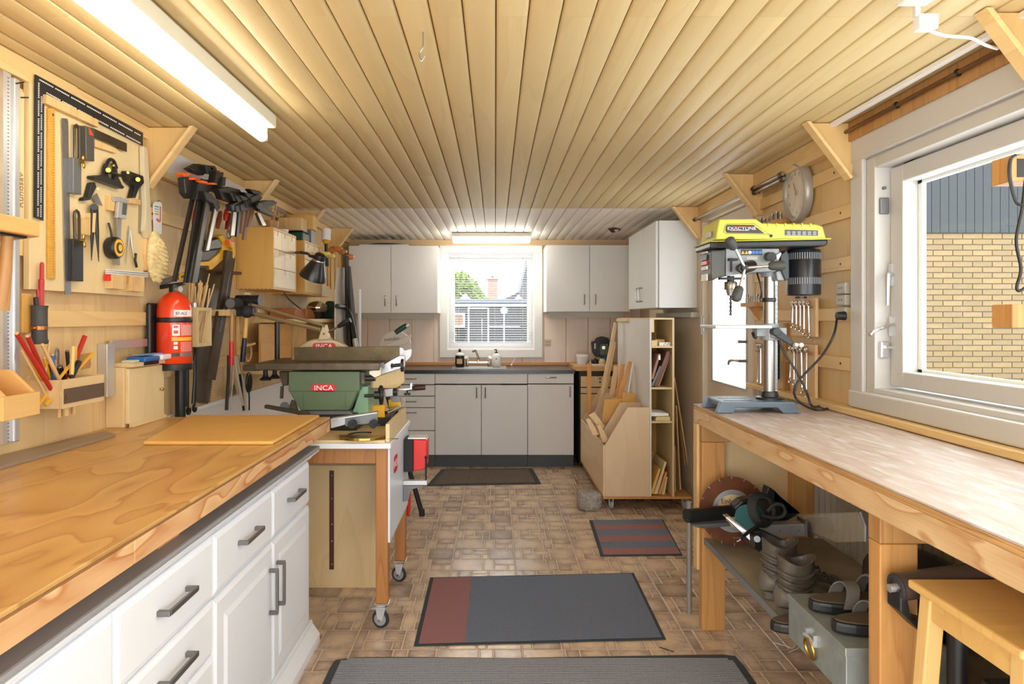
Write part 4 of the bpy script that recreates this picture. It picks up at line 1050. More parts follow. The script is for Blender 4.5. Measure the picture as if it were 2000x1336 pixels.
# combination square heads
e = thing('protractor_head', 'black arched square head with brass knob on the tool board', 'square head', on(k1, 800, 990, TB))
WB('base', kk(k1, (690, 905), (740, 898), (870, 950), (905, 985), (893, 998), (690, 925)), TB+0.03, 0.028, m_black, e, 0.002)
WB('web', kk(k1, (738, 905), (762, 885), (766, 840), (775, 815), (790, 815), (784, 850), (790, 915), (830, 935), (836, 850), (826, 812), (842, 815), (852, 860), (856, 905), (890, 975)), TB+0.02, 0.012, m_black, e, 0.001)
obj('arch', B().tube(spline([on(k1, 768, 850, TB+0.016), on(k1, 778, 810, TB+0.016), on(k1, 800, 785, TB+0.016), on(k1, 826, 800, TB+0.016), on(k1, 845, 850, TB+0.016)]), 0.006, 8), m_black, e, smooth=True)
obj('knob', B().cyl(on(k1, 785, 862, TB+0.015), on(k1, 785, 862, TB+0.035), 0.008, n=12).cyl(on(k1, 800, 830, TB+0.012), on(k1, 825, 828, TB+0.03), 0.004, n=8), m_brass, e, smooth=True)
obj('rotor_bar', B().tube([on(k1, 775, 870, TB+0.03), on(k1, 868, 902, TB+0.03)], 0.006, 8), m_dark, e, smooth=True)
e = thing('centre_finder', 'black forked square head beside the wall bracket', 'square head', on(k1, 970, 1060, TB))
WB('fork', kk(k1, (920, 868), (945, 870), (1040, 905), (1046, 955), (1008, 1000), (984, 1064), (958, 1062), (980, 985), (935, 945), (918, 905)), TB+0.024, 0.02, m_black, e, 0.002)
obj('knob', B().cyl(on(k1, 1000, 930, TB+0.02), on(k1, 1000, 930, TB+0.04), 0.008, n=12), m_brass, e, smooth=True)
obj('screw', B().cyl(on(k1, 928, 880, TB+0.02), on(k1, 928, 880, TB+0.035), 0.005, n=8), m_brass, e, smooth=True)
# small bevel
e = thing('angle_gauge', 'small black angle gauge with steel tongue above the dividers', 'gauge', on(k1, 640, 1085, TB))
WB('body', kk(k1, (664, 955), (690, 950), (702, 985), (655, 1078), (605, 1086), (608, 1062), (638, 1054)), TB+0.018, 0.016, m_black, e, 0.002)
WB('tongue', kk(k1, (672, 1062), (704, 1030), (746, 1122), (692, 1096)), TB+0.01, 0.003, m_steel, e, 0)
obj('screw', B().cyl(on(k1, 710, 998, TB+0.01), on(k1, 710, 998, TB+0.024), 0.004, n=8), m_brass, e)
# dividers
e = thing('dividers', 'pair of dark iron dividers on the tool board', 'dividers', on(k2, 478, 335, TB))
obj('hinge', B().cyl(on(k2, 473, 62, TB+0.006), on(k2, 473, 62, TB+0.03), 0.011, n=14), m_dark, e, smooth=True)
obj('leg', B().tube([on(k2, 467, 60, TB+0.02), on(k2, 463, 200, TB+0.02), on(k2, 459, 332, TB+0.02)], [0.008, 0.006, 0.0012], 8), m_dark, e, smooth=True)
obj('leg', B().tube([on(k2, 481, 60, TB+0.024), on(k2, 488, 200, TB+0.034), on(k2, 496, 338, TB+0.03)], [0.008, 0.006, 0.0012], 8), m_dark, e, smooth=True)
# caliper
e = thing('digital_caliper', 'digital caliper with grey display on the tool board', 'caliper', on(k2, 590, 355, TB))
WB('beam', kk(k2, (592, 40), (614, 40), (602, 356), (582, 352)), TB+0.02, 0.004, m_steel, e, 0)
WB('jaws', kk(k2, (567, 14), (610, 12), (646, 28), (640, 42), (610, 36), (572, 34)), TB+0.022, 0.006, m_alu, e, 0.001)
WB('slider', kk(k2, (598, 36), (645, 44), (636, 124), (590, 116)), TB+0.03, 0.012, m_alu, e, 0.002)
WB('display', kk(k2, (618, 42), (640, 46), (634, 104), (613, 100)), TB+0.0306, 0.0008, mat('lcd', (70, 74, 72), 0.3), e, 0)
# tape measure
e = thing('tape_measure', 'black and yellow tape measure hanging by its strap', 'tape measure', on(k2, 570, 320, TB))
c = on(k2, 572, 268, TB+0.02)
obj('case', B().lathe([(0.034, -0.018), (0.038, -0.012), (0.038, 0.012), (0.034, 0.018)], c, (1, 0, 0), 20), m_black, e, smooth=True)
obj('face', B().lathe([(0.03, 0.0), (0.03, 0.002)], c+Vector((0.0175, 0, 0)), (1, 0, 0), 20), m_yellow, e)
obj('hub', B().lathe([(0.02, 0.0), (0.018, 0.004)], c+Vector((0.0185, 0, 0)), (1, 0, 0), 18), m_black, e, smooth=True)
obj('hub_badge', B().lathe([(0.012, 0.0), (0.012, 0.001)], c+Vector((0.0225, 0, 0)), (1, 0, 0), 16), m_yellow, e)
obj('strap', B().tube(spline([on(k2, 562, 222, TB+0.015), on(k2, 558, 190, TB+0.015), on(k2, 552, 165, TB+0.012), on(k2, 545, 142, TB+0.008)]), 0.004, 6), m_black, e, smooth=True)
# drafting compass
e = thing('drafting_compass', 'thin steel drafting compass right of the tape measure', 'compass', on(k2, 650, 350, TB))
obj('leg', B().tube([on(k2, 652, 155, TB+0.01), on(k2, 646, 240, TB+0.01), on(k2, 632, 350, TB+0.01)], [0.003, 0.004, 0.001], 6), m_steel, e, smooth=True)
obj('leg', B().tube([on(k2, 654, 180, TB+0.01), on(k2, 660, 250, TB+0.012), on(k2, 672, 315, TB+0.014)], [0.003, 0.004, 0.003], 6), m_steel, e, smooth=True)
obj('pencil_holder', B().tube([on(k2, 682, 296, TB+0.014), on(k2, 678, 330, TB+0.014), on(k2, 686, 364, TB+0.012)], 0.005, 6), m_dark, e, smooth=True)
# folding rule
e = thing('folding_rule', 'folded wooden rule with red ends lying on two pegs', 'folding rule', on(k2, 640, 445, TB))
for i in range(5):
    WB('rule_leaf', kk(k2, (552, 375+i*5), (745, 392+i*5), (745, 395.5+i*5), (552, 379+i*5)), TB+0.022+i*0.001, 0.016, m_paper if i % 2 == 0 else m_alu, e, 0)
WB('red_tip', kk(k2, (545, 400), (574, 403), (574, 436), (545, 432)), TB+0.024, 0.016, m_red, e)
WB('brown_leaf', kk(k2, (602, 406), (700, 414), (700, 446), (602, 440)), TB+0.02, 0.016, w_brown, e)
# saw blade strip at the board edge, bench brush, thermometer
e = thing('cabinet_scraper', 'narrow steel blade hanging at the right edge of the tool board', 'blade', on(k1, 1025, 1300, TB))
WB('blade', kk(k1, (1014, 740), (1040, 742), (1040, 890), (1036, 1330), (1008, 1320), (1016, 900)), TB+0.004, 0.002, m_steel, e, 0)
WB('back_edge', kk(k1, (1034, 742), (1042, 742), (1042, 1325), (1034, 1325)), TB+0.007, 0.006, m_grey, e, 0)
e = thing('bench_brush', 'bench brush with pale bristles hanging by its grey wooden handle', 'brush', on(k2, 780, 415, -1.34))
WB('handle', [k1(1042, 690), k1(1070, 700), k1(1080, 860), k1(1092, 1100), k1(1105, 1330), k2(770, 205), k2(742, 220), k2(728, 180), k1(1060, 1150), k1(1048, 900)], -1.325, 0.018, wood('grey_wood', (206, 190, 160), (180, 160, 128), 'Z', 8, 10, 5, 0.3), e, 0.004)
WB('brush_back', [k2(740, 200), k2(770, 198), k2(776, 300), k2(800, 412), k2(745, 380), k2(735, 300)], -1.33, 0.02, w_pine, e, 0.003)
br = B(); rr = random.Random(5)
bc = on(k2, 778, 308, -1.318); ry, rz, rx = 0.05, 0.098, 0.024
obj('bristle_core', B().ball(bc, (rx, ry, rz), 20, 14), mat('bristle', (226, 206, 150), 0.8, noise=0.2, nscale=60), e, smooth=True)
for i in range(1700):
    row = i % 11; v = -1+2*(row+0.5)/11+rr.uniform(-0.05, 0.05); a = rr.uniform(-0.2, PI+0.2); c_ = math.sqrt(max(0.0, 1-v*v))
    n_ = Vector((math.sin(a)*rx*c_, math.cos(a)*ry*c_, v*rz)); p = bc+n_*0.93
    d = Vector((n_.x*0.6, n_.y*0.3+0.012, -0.016)); br.tube([p, p+d], [0.0017, 0.0006], 3, False)
o = obj('bristles', br, MATS['bristle'], e); o['kind'] = 'stuff'
e = thing('thermometer', 'white advertising thermometer card hanging above the bench brush', 'thermometer', on(k2, 790, 200, -1.362))
WB('card', [k1(1113, 1110), k1(1125, 1092), k1(1165, 1092), k1(1176, 1115), k2(812, 200), k2(774, 198)], -1.360, 0.004, m_paper, e)
WB('scale', kk(k1, (1160, 1125), (1166, 1126), (1166, 1240), (1160, 1239)), -1.3594, 0.0006, m_red, e, 0)
for i, cc in enumerate(((60, 150, 90), (90, 190, 210), (230, 190, 40), (230, 120, 40))):
    WB('colour_band', kk(k1, (1122, 1120+i*18), (1152, 1126+i*18), (1152, 1134+i*18), (1122, 1128+i*18)), -1.3594, 0.0006, mat('band%d' % i, cc, 0.5), e, 0)
text('lettering', 'dag', 0.02, m_red, frame_m(on(k1, 1145, 1222, -1.3592), (0, 1, 0), (0, 0, 1)), e)
obj('hook', B().tube(spline([on(k1, 1140, 1095, -1.358), on(k1, 1142, 1080, -1.35), on(k1, 1168, 1090, -1.345)]), 0.0015, 5), m_steel, e)

# ---- left of the board
sy0, sy1 = WX(15, 400, -1.34).y, WX(42, 400, -1.34).y
e = thing('aluminium_straightedge', 'long aluminium straightedge hanging at the left edge', 'straightedge', (LX, sy0, 0.944))
obj('flat', B().box(LX+0.0145, -1.352, sy0, sy0+0.03, 0.946, 1.975), m_alu, e)
obj('ridge', B().box(LX+0.0145, -1.343, sy0+0.0302, sy1, 0.946, 1.968), m_alu, e, bevel=0.004)
tk = B()
for i in range(0, 100): tk.box(-1.352, -1.3516, sy0+0.016, sy0+0.022, 0.95+i*0.0102, 0.952+i*0.0102)
o = obj('printed_scale', tk, m_dark, e); o['kind'] = 'stuff'
obj('nail', B().cyl((-1.35, sy0+0.036, 1.95), (-1.32, sy0+0.036, 1.955), 0.002, n=6), m_dark, e)
e = thing('guide_stick', 'wooden guide stick with Rundsav pencilled on it', 'stick', (LX, 1.945, 1.56))
obj('stick', B().box(LX+0.0145, -1.357, sy1+0.003, yb0-0.004, 1.56, 1.945), w_board, e, bevel=0.006)
text('lettering', 'Rundsav', 0.03, mat('pencil_mark', (150, 122, 80), 0.7), frame_m((-1.3565, (sy1+yb0)/2, 1.66), (0, 0, 1), (0, -1, 0)), e)
obj('nail', B().cyl((-1.358, (sy1+yb0)/2, 1.925), (-1.335, (sy1+yb0)/2, 1.925), 0.002, n=6), m_dark, e)
# corner shelf with hand tools
w_shelf = wood('shelf_pine', (222, 170, 104), (200, 142, 78), 'Y', 8, 8, 5, 0.4)
e = thing('wall_shelf', 'orange pine wall shelf with clipped corner at the left edge', 'shelf', (LX, 1.5, 1.5))
pts = [(-1.17, 0.75), (-1.17, 1.755), (-1.335, 1.862), (-1.38, 1.862), (-1.38, 0.75)]
obj('shelf_board', B().prism([(x, y, 1.502) for x, y in pts], (0, 0, 0.04)), w_shelf, e, bevel=0.003)
obj('support', B().prism([(-1.38, 1.5, 1.5015), (-1.2, 1.5, 1.5015), (-1.38, 1.5, 1.36)], (0, 0.02, 0)), w_shelf, e)
e = thing('hand_plane', 'dark iron plane body lying on the orange corner shelf', 'plane', (-1.25, 1.6, 1.5425))
obj('body', B().prism([(-1.29, 1.2, 1.5425), (-1.29, 1.745, 1.5425), (-1.29, 1.62, 1.556), (-1.29, 1.45, 1.585), (-1.29, 1.2, 1.6)], (0.06, 0, 0)), m_dark, e, bevel=0.003)
obj('handle', B().ball((-1.26, 1.38, 1.61), (0.015, 0.04, 0.03), 10, 6), w_brown, e, smooth=True)
e = thing('hammer', 'hammer with brown handle hanging under the corner shelf', 'hammer', (-1.2, 1.62, 1.2))
hx = AT(20, 470, 1.68)
obj('handle', B().tube([AT(15, 455, 1.69), AT(11, 520, 1.69), AT(2, 606, 1.69)], [0.012, 0.014, 0.018], 10), w_brown, e, smooth=True)
obj('head', B().cbox(AT(16, 452, 1.69), (0.03, 0.1, 0.025)), m_dark, e, bevel=0.004)
# open bin
e = thing('wall_bin', 'open plywood bin on the wall at the left edge', 'bin', (LX, 1.62, 1.06))
for y in (1.568, 1.668):
    obj('side', B().prism([(-1.365, y, 1.167), (-1.187, y, 1.167), (-1.132, y, 1.115), (-1.132, y, 1.06), (-1.365, y, 1.06)], (0, 0.012, 0)), w_shelf, e, bevel=0.001)
obj('front', B().box(-1.132, -1.12, 1.555, 1.68, 1.058, 1.113), wood('bin_ply', (222, 180, 116), (202, 152, 88), 'Y', 7, 5, 5, 0.4), e, bevel=0.001)
obj('bottom', B().box(-1.365, -1.132, 1.58, 1.668, 1.058, 1.066), w_shelf, e)
obj('back', B().box(-1.38+0.0145, -1.3655, 1.555, 1.68, 1.05, 1.17), w_shelf, e)
obj('side_plate', B().box(-1.3655+0.0005, -1.3, 1.50, 1.555, 1.04, 1.10), w_shelf, e)
# pencil box
bX, by0, by1 = -1.264, 1.996, 2.207
e = thing('pencil_box', 'pale plywood pencil box with dark name plate on the wall', 'box', (LX, 2.1, 1.028))
obj('front', B().box(bX-0.012, bX, by0, by1, 1.028, 1.112), w_plyh, e, bevel=0.001)
obj('end', B().box(LX+0.001, bX-0.0122, by0, by0+0.012, 1.028, 1.112), w_plyh, e, bevel=0.001)
obj('end', B().box(LX+0.001, bX-0.0122, by1-0.012, by1, 1.028, 1.112), w_plyh, e, bevel=0.001)
obj('bottom', B().box(LX+0.001, bX-0.0122, by0+0.0122, by1-0.0122, 1.028, 1.038), w_plyh, e)
obj('back', B().box(LX+0.001, LX+0.012, by0+0.0122, by1-0.0122, 1.04, 1.125), w_plyh, e)
obj('divider', B().box(LX+0.013, bX-0.0125, by0+0.13, by0+0.14, 1.0385, 1.108), w_plyh, e)
obj('name_plate', B().box(bX, bX+0.002, by0+0.004, by1-0.002, 1.042, 1.086), mat('brown_plate', (96, 78, 64), 0.4), e)
for yy in (by0+0.014, by1-0.01): obj('screw', B().cyl((bX+0.002, yy, 1.064), (bX+0.0045, yy, 1.064), 0.004, n=8), m_brass, e)
for yy, r_ in ((by0+0.03, 0.006), (by0+0.06, 0.011), (by0+0.1, 0.007)): obj('peg', B().cyl((bX-0.03, yy, 1.0), (bX-0.03, yy, 1.0278), r_, n=10), w_pine, e, smooth=True)
m_pred = mat('pencil_red', (178, 36, 26), 0.4); m_pyel = mat('pencil_yellow', (222, 166, 40), 0.45)
PEN = [((190, 178), (530, 725), 0.0065, m_pred, 'red carpenter pencil leaning farthest left in the pencil box'),
       ((322, 212), (545, 718), 0.0065, m_pred, 'red carpenter pencil, second from the left in the pencil box'),
       ((1012, 210), (800, 725), 0.0075, m_pred, 'red carpenter pencil leaning right in the pencil box'),
       ((548, 480), (650, 730), 0.006, mat('pencil_maroon', (122, 36, 28), 0.45), 'short dark red pencil in the pencil box'),
       ((498, 315), (700, 740), 0.006, w_pine, 'plain wooden stick standing in the pencil box'),
       ((262, 395), (345, 550), 0.0035, w_pine, 'thin pale stick at the left of the pencil box'),
       ((335, 555), (490, 720), 0.006, m_pyel, 'thick yellow pencil low at the left of the pencil box'),
       ((520, 470), (590, 725), 0.005, m_pyel, 'yellow pencil beside the short dark red pencil'),
       ((1110, 415), (840, 710), 0.005, m_pyel, 'yellow pencil leaning to the far right of the pencil box'),
       ((835, 560), (715, 710), 0.005, m_pyel, 'yellow pencil half hidden behind the right red pencil'),
       ((795, 390), (812, 570), 0.006, m_black, 'black marker standing in the pencil box'),
       ((700, 575), (745, 680), 0.009, m_dark, 'thick dark pen with blunt end in the pencil box'),
       ((865, 340), (855, 560), 0.007, mat('cream_pen', (226, 190, 120), 0.5), 'cream coloured pen at the back of the pencil box'),
       ((900, 345), (890, 520), 0.005, m_pyel, 'slim yellow pen at the back of the pencil box'),
       ((620, 435), (628, 560), 0.006, m_blue, 'small blue tool handle in the pencil box'),
       ((590, 265), (570, 420), 0.004, w_pine, 'short pale dowel at the back of the pencil box'),
       ((945, 515), (880, 640), 0.009, m_black, 'black pen cap behind the yellow pencil')]
for i, (a, c, r_, m_, lab) in enumerate(PEN):
    X = -1.30-0.012*(i % 4)
    p, q = on(k7, *a, X), on(k7, *c, X); d = (q-p).normalized()
    q2 = p+d*((p.z-1.042)/max(-d.z, 0.3))
    e2 = thing('pencil', lab, 'pencil', q2, 'pencils in the wall box')
    obj('shaft', B().tube([p+d*0.004, q2], r_, 6), m_, e2)
    obj('tip', B().tube([p, p+d*0.004], [r_*0.75, r_*0.95], 6), w_pine if m_ not in (m_black, m_dark) else m_grey, e2)
tag(obj('steel_hook', B().tube(spline([on(k7, 665, 500, -1.34), on(k7, 662, 420, -1.34), on(k7, 680, 372, -1.34), on(k7, 694, 420, -1.34), on(k7, 690, 560, -1.34)]), 0.003, 6), m_grey, smooth=True), 'bent grey steel loop in the pencil box', 'hook')
tag(WB('leather_pad', kk(k7, (950, 440), (1085, 420), (1080, 520), (1085, 560), (1070, 600), (940, 620)), -1.34, 0.006, w_brown, None), 'small curved brown wooden offcut behind the pencil box', 'offcut')
# rubber hose pencil holder
c0, c1 = WX(77, 597, -1.33), WX(77, 672, -1.33)
e = thing('hose_holder', 'black rubber hose holder with copper clip on a wooden block', 'holder', c1)
obj('block', B().box(LX+0.0145, -1.352, WX(44, 0, -1.352).y, WX(66, 0, -1.352).y, WX(55, 650, -1.352).z, WX(55, 573, -1.352).z), w_gold, e, bevel=0.002)
r0 = 0.021
obj('hose', B().lathe([(r0, 0), (r0*1.08, 0.006), (r0, 0.015), (r0*0.95, 0.05), (r0*1.05, 0.056), (r0, 0.06), (r0, c0.z-c1.z-0.01), (r0*1.1, c0.z-c1.z)], c1, (0, 0, 1), 16), mat('hose_rubber', (66, 64, 62), 0.6, noise=0.2, nscale=40), e, smooth=True)
obj('clip', B().lathe([(r0*1.06, 0), (r0*1.06, 0.01)], c1+Vector((0, 0, 0.042)), (0, 0, 1), 16).ball(c1+Vector((0.004, -r0*1.25, 0.047)), 0.006, 8, 6), mat('copper', (176, 104, 58), 0.35, 1.0), e, smooth=True)
for a, c, r_, lab in (((211, 340), (207, 560), 0.006, 'tall red pencil standing in the rubber hose holder'), ((208, 422), (204, 600), 0.008, 'thicker red pencil in the rubber hose holder'), ((190, 475), (195, 590), 0.005, 'dark red pencil stub in the rubber hose holder'), ((180, 515), (186, 590), 0.007, 'dark steel tool in the rubber hose holder')):
    p, q = on(k2, *a, -1.33), on(k2, *c, -1.33)
    tag(obj('pencil', B().tube([p, p+(q-p)*0.04, q], [r_*0.6, r_, r_], 6), m_pred if 'red' in lab else m_dark), lab, 'pencil', 'pencils in the hose holder')
# small cabinet on the bench
cX, cy0, cy1 = -1.302, 2.417, 2.687
e = thing('small_cabinet', 'small plywood cabinet with one door standing on the left workbench', 'cabinet', (-1.34, 2.55, ZL))
obj('body', B().box(LX+0.001, cX-0.014, cy0, cy1, ZL+0.0005, 1.118), w_ply, e, bevel=0.0015)
d = obj('door', B().box(cX-0.0135, cX, cy0+0.012, cy1-0.002, ZL+0.012, 1.112), w_board, e, bevel=0.0015)
obj('knob', B().lathe([(0.003, 0), (0.004, 0.006), (0.007, 0.01), (0.005, 0.014)], WX(312, 760, cX), (1, 0, 0), 12), m_brass, d, smooth=True)
obj('top', B().box(LX+0.001, cX+0.012, cy0+0.015, cy1+0.012, 1.1185, 1.134), w_plyh, e, bevel=0.0015)
obj('label_plate', B().box(cX+0.012, cX+0.0135, cy0+0.09, cy0+0.2, 1.12, 1.133), m_dark, e)
obj('base_trim', B().prism([(cX, cy0+0.012, ZL+0.0005), (cX+0.014, cy0+0.012, ZL+0.0005), (cX, cy0+0.012, ZL+0.014)], (0, cy1-cy0-0.012, 0)), w_plyh, e)
# things on the small cabinet
e = thing('tape_dispenser', 'blue and white dispenser lying on the small wall cabinet', 'dispenser', (-1.31, 2.6, 1.1345))
obj('blue_body', B().box(-1.345, -1.275, 2.49, 2.60, 1.1345, 1.152), m_blue, e, bevel=0.005)
obj('white_end', B().box(-1.345, -1.268, 2.601, 2.70, 1.1345, 1.155), mat('pale_plastic', (232, 232, 236), 0.4), e, bevel=0.006)
obj('blue_strip', B().box(-1.34, -1.30, 2.52, 2.68, 1.1555, 1.159), mat('sky_plastic', (110, 168, 222), 0.4), e, bevel=0.001)
tag(obj('scraper_box', B().box(-1.335, -1.295, 2.44, 2.485, 1.1345, 1.143), mat('pale_green', (190, 202, 176), 0.5), bevel=0.001), 'small pale green box on the small wall cabinet', 'box')
# aluminium square leaning beside it
e = thing('aluminium_square', 'aluminium angle square hanging beside the small cabinet', 'square', WX(212, 770, -1.352))
qy0, qy1, qy2 = WX(205, 0, -1.352).y, WX(220, 0, -1.352).y, WX(288, 0, -1.352).y
obj('stock', B().box(LX+0.001, -1.344, qy0, qy1, 1.02, 1.205), m_alu, e, bevel=0.002)
obj('blade', B().box(LX+0.0145, -1.352, qy1+0.0005, qy2, 1.185, 1.214), m_alu, e)

# ---- fire extinguisher
cx, cy, r0 = -1.285, 2.735, 0.066
sE = cy/F
def ez(py): return H-(py-CY)*sE
e = thing('fire_extinguisher', 'red fire extinguisher strapped to the left wall', 'fire extinguisher', (cx, cy, ez(722)))
zb_, zt_ = ez(722), ez(571)
hh = zt_-zb_
obj('cylinder', B().lathe([(r0*0.96, 0.026), (r0, 0.03), (r0, hh*0.76), (r0*0.97, hh*0.82), (r0*0.85, hh*0.90), (r0*0.6, hh*0.96), (r0*0.3, hh), (0.016, hh+0.004)], (cx, cy, zb_), n=28), mat('extinguisher_red', (224, 62, 24), 0.22, coat=0.4), e, smooth=True)
obj('foot_ring', B().lathe([(r0*1.02, 0), (r0*1.03, 0.004), (r0*1.03, 0.024), (r0*0.97, 0.026)], (cx, cy, zb_), n=28), m_black, e, smooth=True)
zz = ez(625)
obj('strap', B().lathe([(r0*1.015, -0.01), (r0*1.025, -0.009), (r0*1.025, 0.009), (r0*1.015, 0.01)], (cx, cy, zz), n=28), m_black, e, smooth=True)
obj('wall_bracket', B().box(LX+0.0145, cx-r0*0.9, cy-0.07, cy+0.02, zb_+0.04, zb_+hh*0.86), m_black, e, bevel=0.008)
lab = obj('label_panel', B(), m_paper, e)
def curved(name, a0, a1, z0, z1, m_, k=1.006):
    b = B(); n = 6; vs = []
    for z in (z0, z1):
        for i in range(n+1):
            a = a0+(a1-a0)*i/n; vs.append((cx+r0*k*math.cos(a), cy+r0*k*math.sin(a), z))
    b.add(vs, [(i, i+1, n+2+i, n+1+i) for i in range(n)])
    return obj(name, b, m_, e, smooth=True)
bpy.data.objects.remove(lab)
A0, A1 = -1.15, 0.1
curved('white_label', A0, A1, ez(618), ez(606), m_paper)
curved('pictogram_label', A0-0.1, A0+0.32, ez(655), ez(634), m_paper)
curved('side_label', A0+0.38, A1, ez(655), ez(634), mat('label_red_pale', (224, 150, 140), 0.5))
curved('pictogram', A0-0.02, A0+0.22, ez(640), ez(636), m_red, 1.009)
curved('pictogram', A0-0.02, A0+0.22, ez(651), ez(645), m_red, 1.009)
curved('yellow_label', A0-0.12, A1, ez(665), ez(658), m_yellow)
curved('text_label', A0+0.36, A1, ez(686), ez(667), mat('label_pink', (222, 120, 108), 0.5))
curved('approval_mark', A0-0.02, A0+0.2, ez(672), ez(667), m_paper, 1.008)
curved('approval_mark', A0-0.02, A0+0.2, ez(681), ez(675), m_paper, 1.008)
curved('black_label', A0-0.12, A0+0.3, ez(695), ez(688), m_black)
curved('grey_label', A0+0.34, A1, ez(695), ez(688), m_grey)
text('lettering', 'JEF-ALE', 0.018, m_black, frame_m((cx+r0*1.012*math.cos(-0.75), cy+r0*1.012*math.sin(-0.75), ez(612.5)), (0.68, 0.73, 0), (0, 0, 1)), e, 0.0002, sx=0.8)
v = obj('valve', B().cyl((cx, cy, zt_-0.005), (cx, cy, zt_+0.03), 0.02, n=14), m_dark, e, smooth=True)
obj('gauge', B().cyl((cx+0.012, cy-0.008, zt_+0.012), (cx+0.034, cy-0.02, zt_+0.012), 0.011, n=14), m_alu, v, smooth=True)
obj('lever', B().prism([(cx-0.05, cy-0.01, zt_+0.028), (cx+0.055, cy-0.01, zt_+0.068), (cx+0.05, cy-0.01, zt_+0.082), (cx-0.05, cy-0.01, zt_+0.05)], (0, 0.024, 0)), m_grey, v, bevel=0.002)
obj('grip', B().prism([(cx-0.055, cy-0.01, zt_+0.012), (cx+0.04, cy-0.01, zt_+0.03), (cx+0.04, cy-0.01, zt_+0.042), (cx-0.055, cy-0.01, zt_+0.028)], (0, 0.02, 0)), m_dark, v, bevel=0.002)
obj('safety_pin', B().torus((cx+0.04, cy-0.014, zt_+0.06), (0.2, 1, 0), 0.013, 0.004, 14, 6), m_yellow, v, smooth=True)
# dowel box
dX, dy0, dy1 = -1.28, 2.937, 3.085
e = thing('dowel_box', 'pale wooden frame box with window right of the extinguisher', 'box', (LX, 3.0, 1.17))
z0, z1 = 1.17, 1.341
obj('end', B().box(LX+0.0145, dX, dy0, dy0+0.012, z0, z1), w_board, e, bevel=0.001)
obj('end', B().box(LX+0.0145, dX, dy1-0.012, dy1, z0, z1), w_board, e, bevel=0.001)
obj('bottom', B().box(LX+0.0145, dX, dy0+0.0122, dy1-0.0122, z0, z0+0.012), w_board, e)
obj('front_rail', B().box(dX-0.012, dX, dy0+0.0122, dy1-0.0122, z1-0.014, z1).box(dX-0.012, dX, dy0+0.0122, dy1-0.0122, z0+0.0122, z0+0.016), w_board, e)
obj('back', B().box(LX+0.0145, LX+0.02, dy0+0.0122, dy1-0.0122, z0+0.0122, z1), w_board, e)
obj('steel_tube', B().cyl((dX-0.03, dy0+0.035, z0+0.0125), (dX-0.03, dy0+0.035, z1+0.02), 0.012, n=12), m_alu, e, smooth=True)
rr = random.Random(11)
for i in range(26):
    bx_, by_ = dX-0.05+rr.uniform(-0.02, 0.025), dy0+0.075+rr.uniform(-0.03, 0.045)
    tp = Vector((bx_+rr.uniform(-0.01, 0.06), by_+rr.uniform(-0.05, 0.07), z1+rr.uniform(0.08, 0.12)+(0.05 if i in (3, 4) else 0)))
    tag(obj('dowel', B().cyl((bx_, by_, z0+0.0125), tp, 0.003, n=6), w_pine), 'thin pale dowel in the bundle beside the extinguisher', 'dowel', 'dowels in the frame box')

# ---- saws
m_sawb = mat('old_saw_steel', (106, 92, 74), 0.42, 0.7, noise=0.2, nscale=14)
m_sawd = mat('saw_guard', (74, 58, 42), 0.55, 0.3, noise=0.25, nscale=20)
e = thing('hand_saw', 'large old hand saw with black and yellow handle hanging on the wall', 'saw', on(k4, 430, 1210, -1.3))
WB('blade', kk(k4, (400, 245), (470, 235), (600, 140), (606, 200), (530, 700), (470, 1220), (385, 1205), (380, 800), (410, 500)), -1.361, 0.002, m_sawb, e, 0)
WB('handle', kk(k3, (530, 1100), (615, 1098), (742, 990), (742, 935), (700, 862), (740, 850), (776, 905), (782, 1050), (640, 1180), (525, 1150)), -1.318, 0.022, m_yellow, e, 0.004)
WB('grip', kk(k3, (590, 905), (700, 875), (735, 935), (735, 985), (565, 1010)), -1.312, 0.03, m_black, e, 0.008)
WB('handle_core', kk(k3, (545, 1010), (720, 985), (640, 1090), (535, 1098)), -1.325, 0.012, m_dark, e, 0.002)
WB('lower_grip', kk(k3, (525, 1140), (612, 1140), (620, 1166), (522, 1168)), -1.314, 0.024, m_dark, e, 0.004)
tt = B()
for i in range(16):
    t = i/16; x = 512-32*t; y = 900+310*t
    tt.wpoly(kk(k4, (x-4, y), (x+12-8*t, y+8), (x-6, y+19)), -1.361, -0.002)
o = obj('teeth', tt, m_sawb, e); o['kind'] = 'stuff'
e = thing('pruning_saw', 'long saw in a dark toothed guard, yellow handle at the top', 'saw', on(k4, 490, 1040, -1.3))
WB('guard', kk(k4, (606, 105), (660, 118), (668, 170), (630, 430), (585, 700), (525, 1048), (470, 1045), (520, 700), (570, 400), (594, 240)), -1.30, 0.014, m_sawd, e, 0.002)
WB('handle', kk(k3, (800, 905), (850, 915), (862, 1005), (850, 1080), (832, 1065), (836, 990), (812, 955)), -1.298, 0.024, m_yellow, e, 0.004)
WB('orange_button', kk(k3, (800, 902), (822, 906), (828, 950), (806, 950)), -1.296, 0.02, m_orange, e, 0.002)
tt = B()
for i in range(46):
    t = i/46; x0_, y0_ = (640-75*t*1.0, 260+440*t) if t < 0.5 else (640-75*0.5-2*40*(t-0.5)*1.0, 260+440*t)
    tt.wpoly(kk(k4, (x0_-18, y0_), (x0_-4, y0_+2), (x0_-8, y0_+9)), -1.298, -0.006)
o = obj('guard_notches', tt, m_grey, e); o['kind'] = 'stuff'
obj('hanging_ring', B().torus(on(k3, 798, 850, -1.30), (1, 0, 0), 0.02, 0.004, 16, 6), m_steel, e, smooth=True)
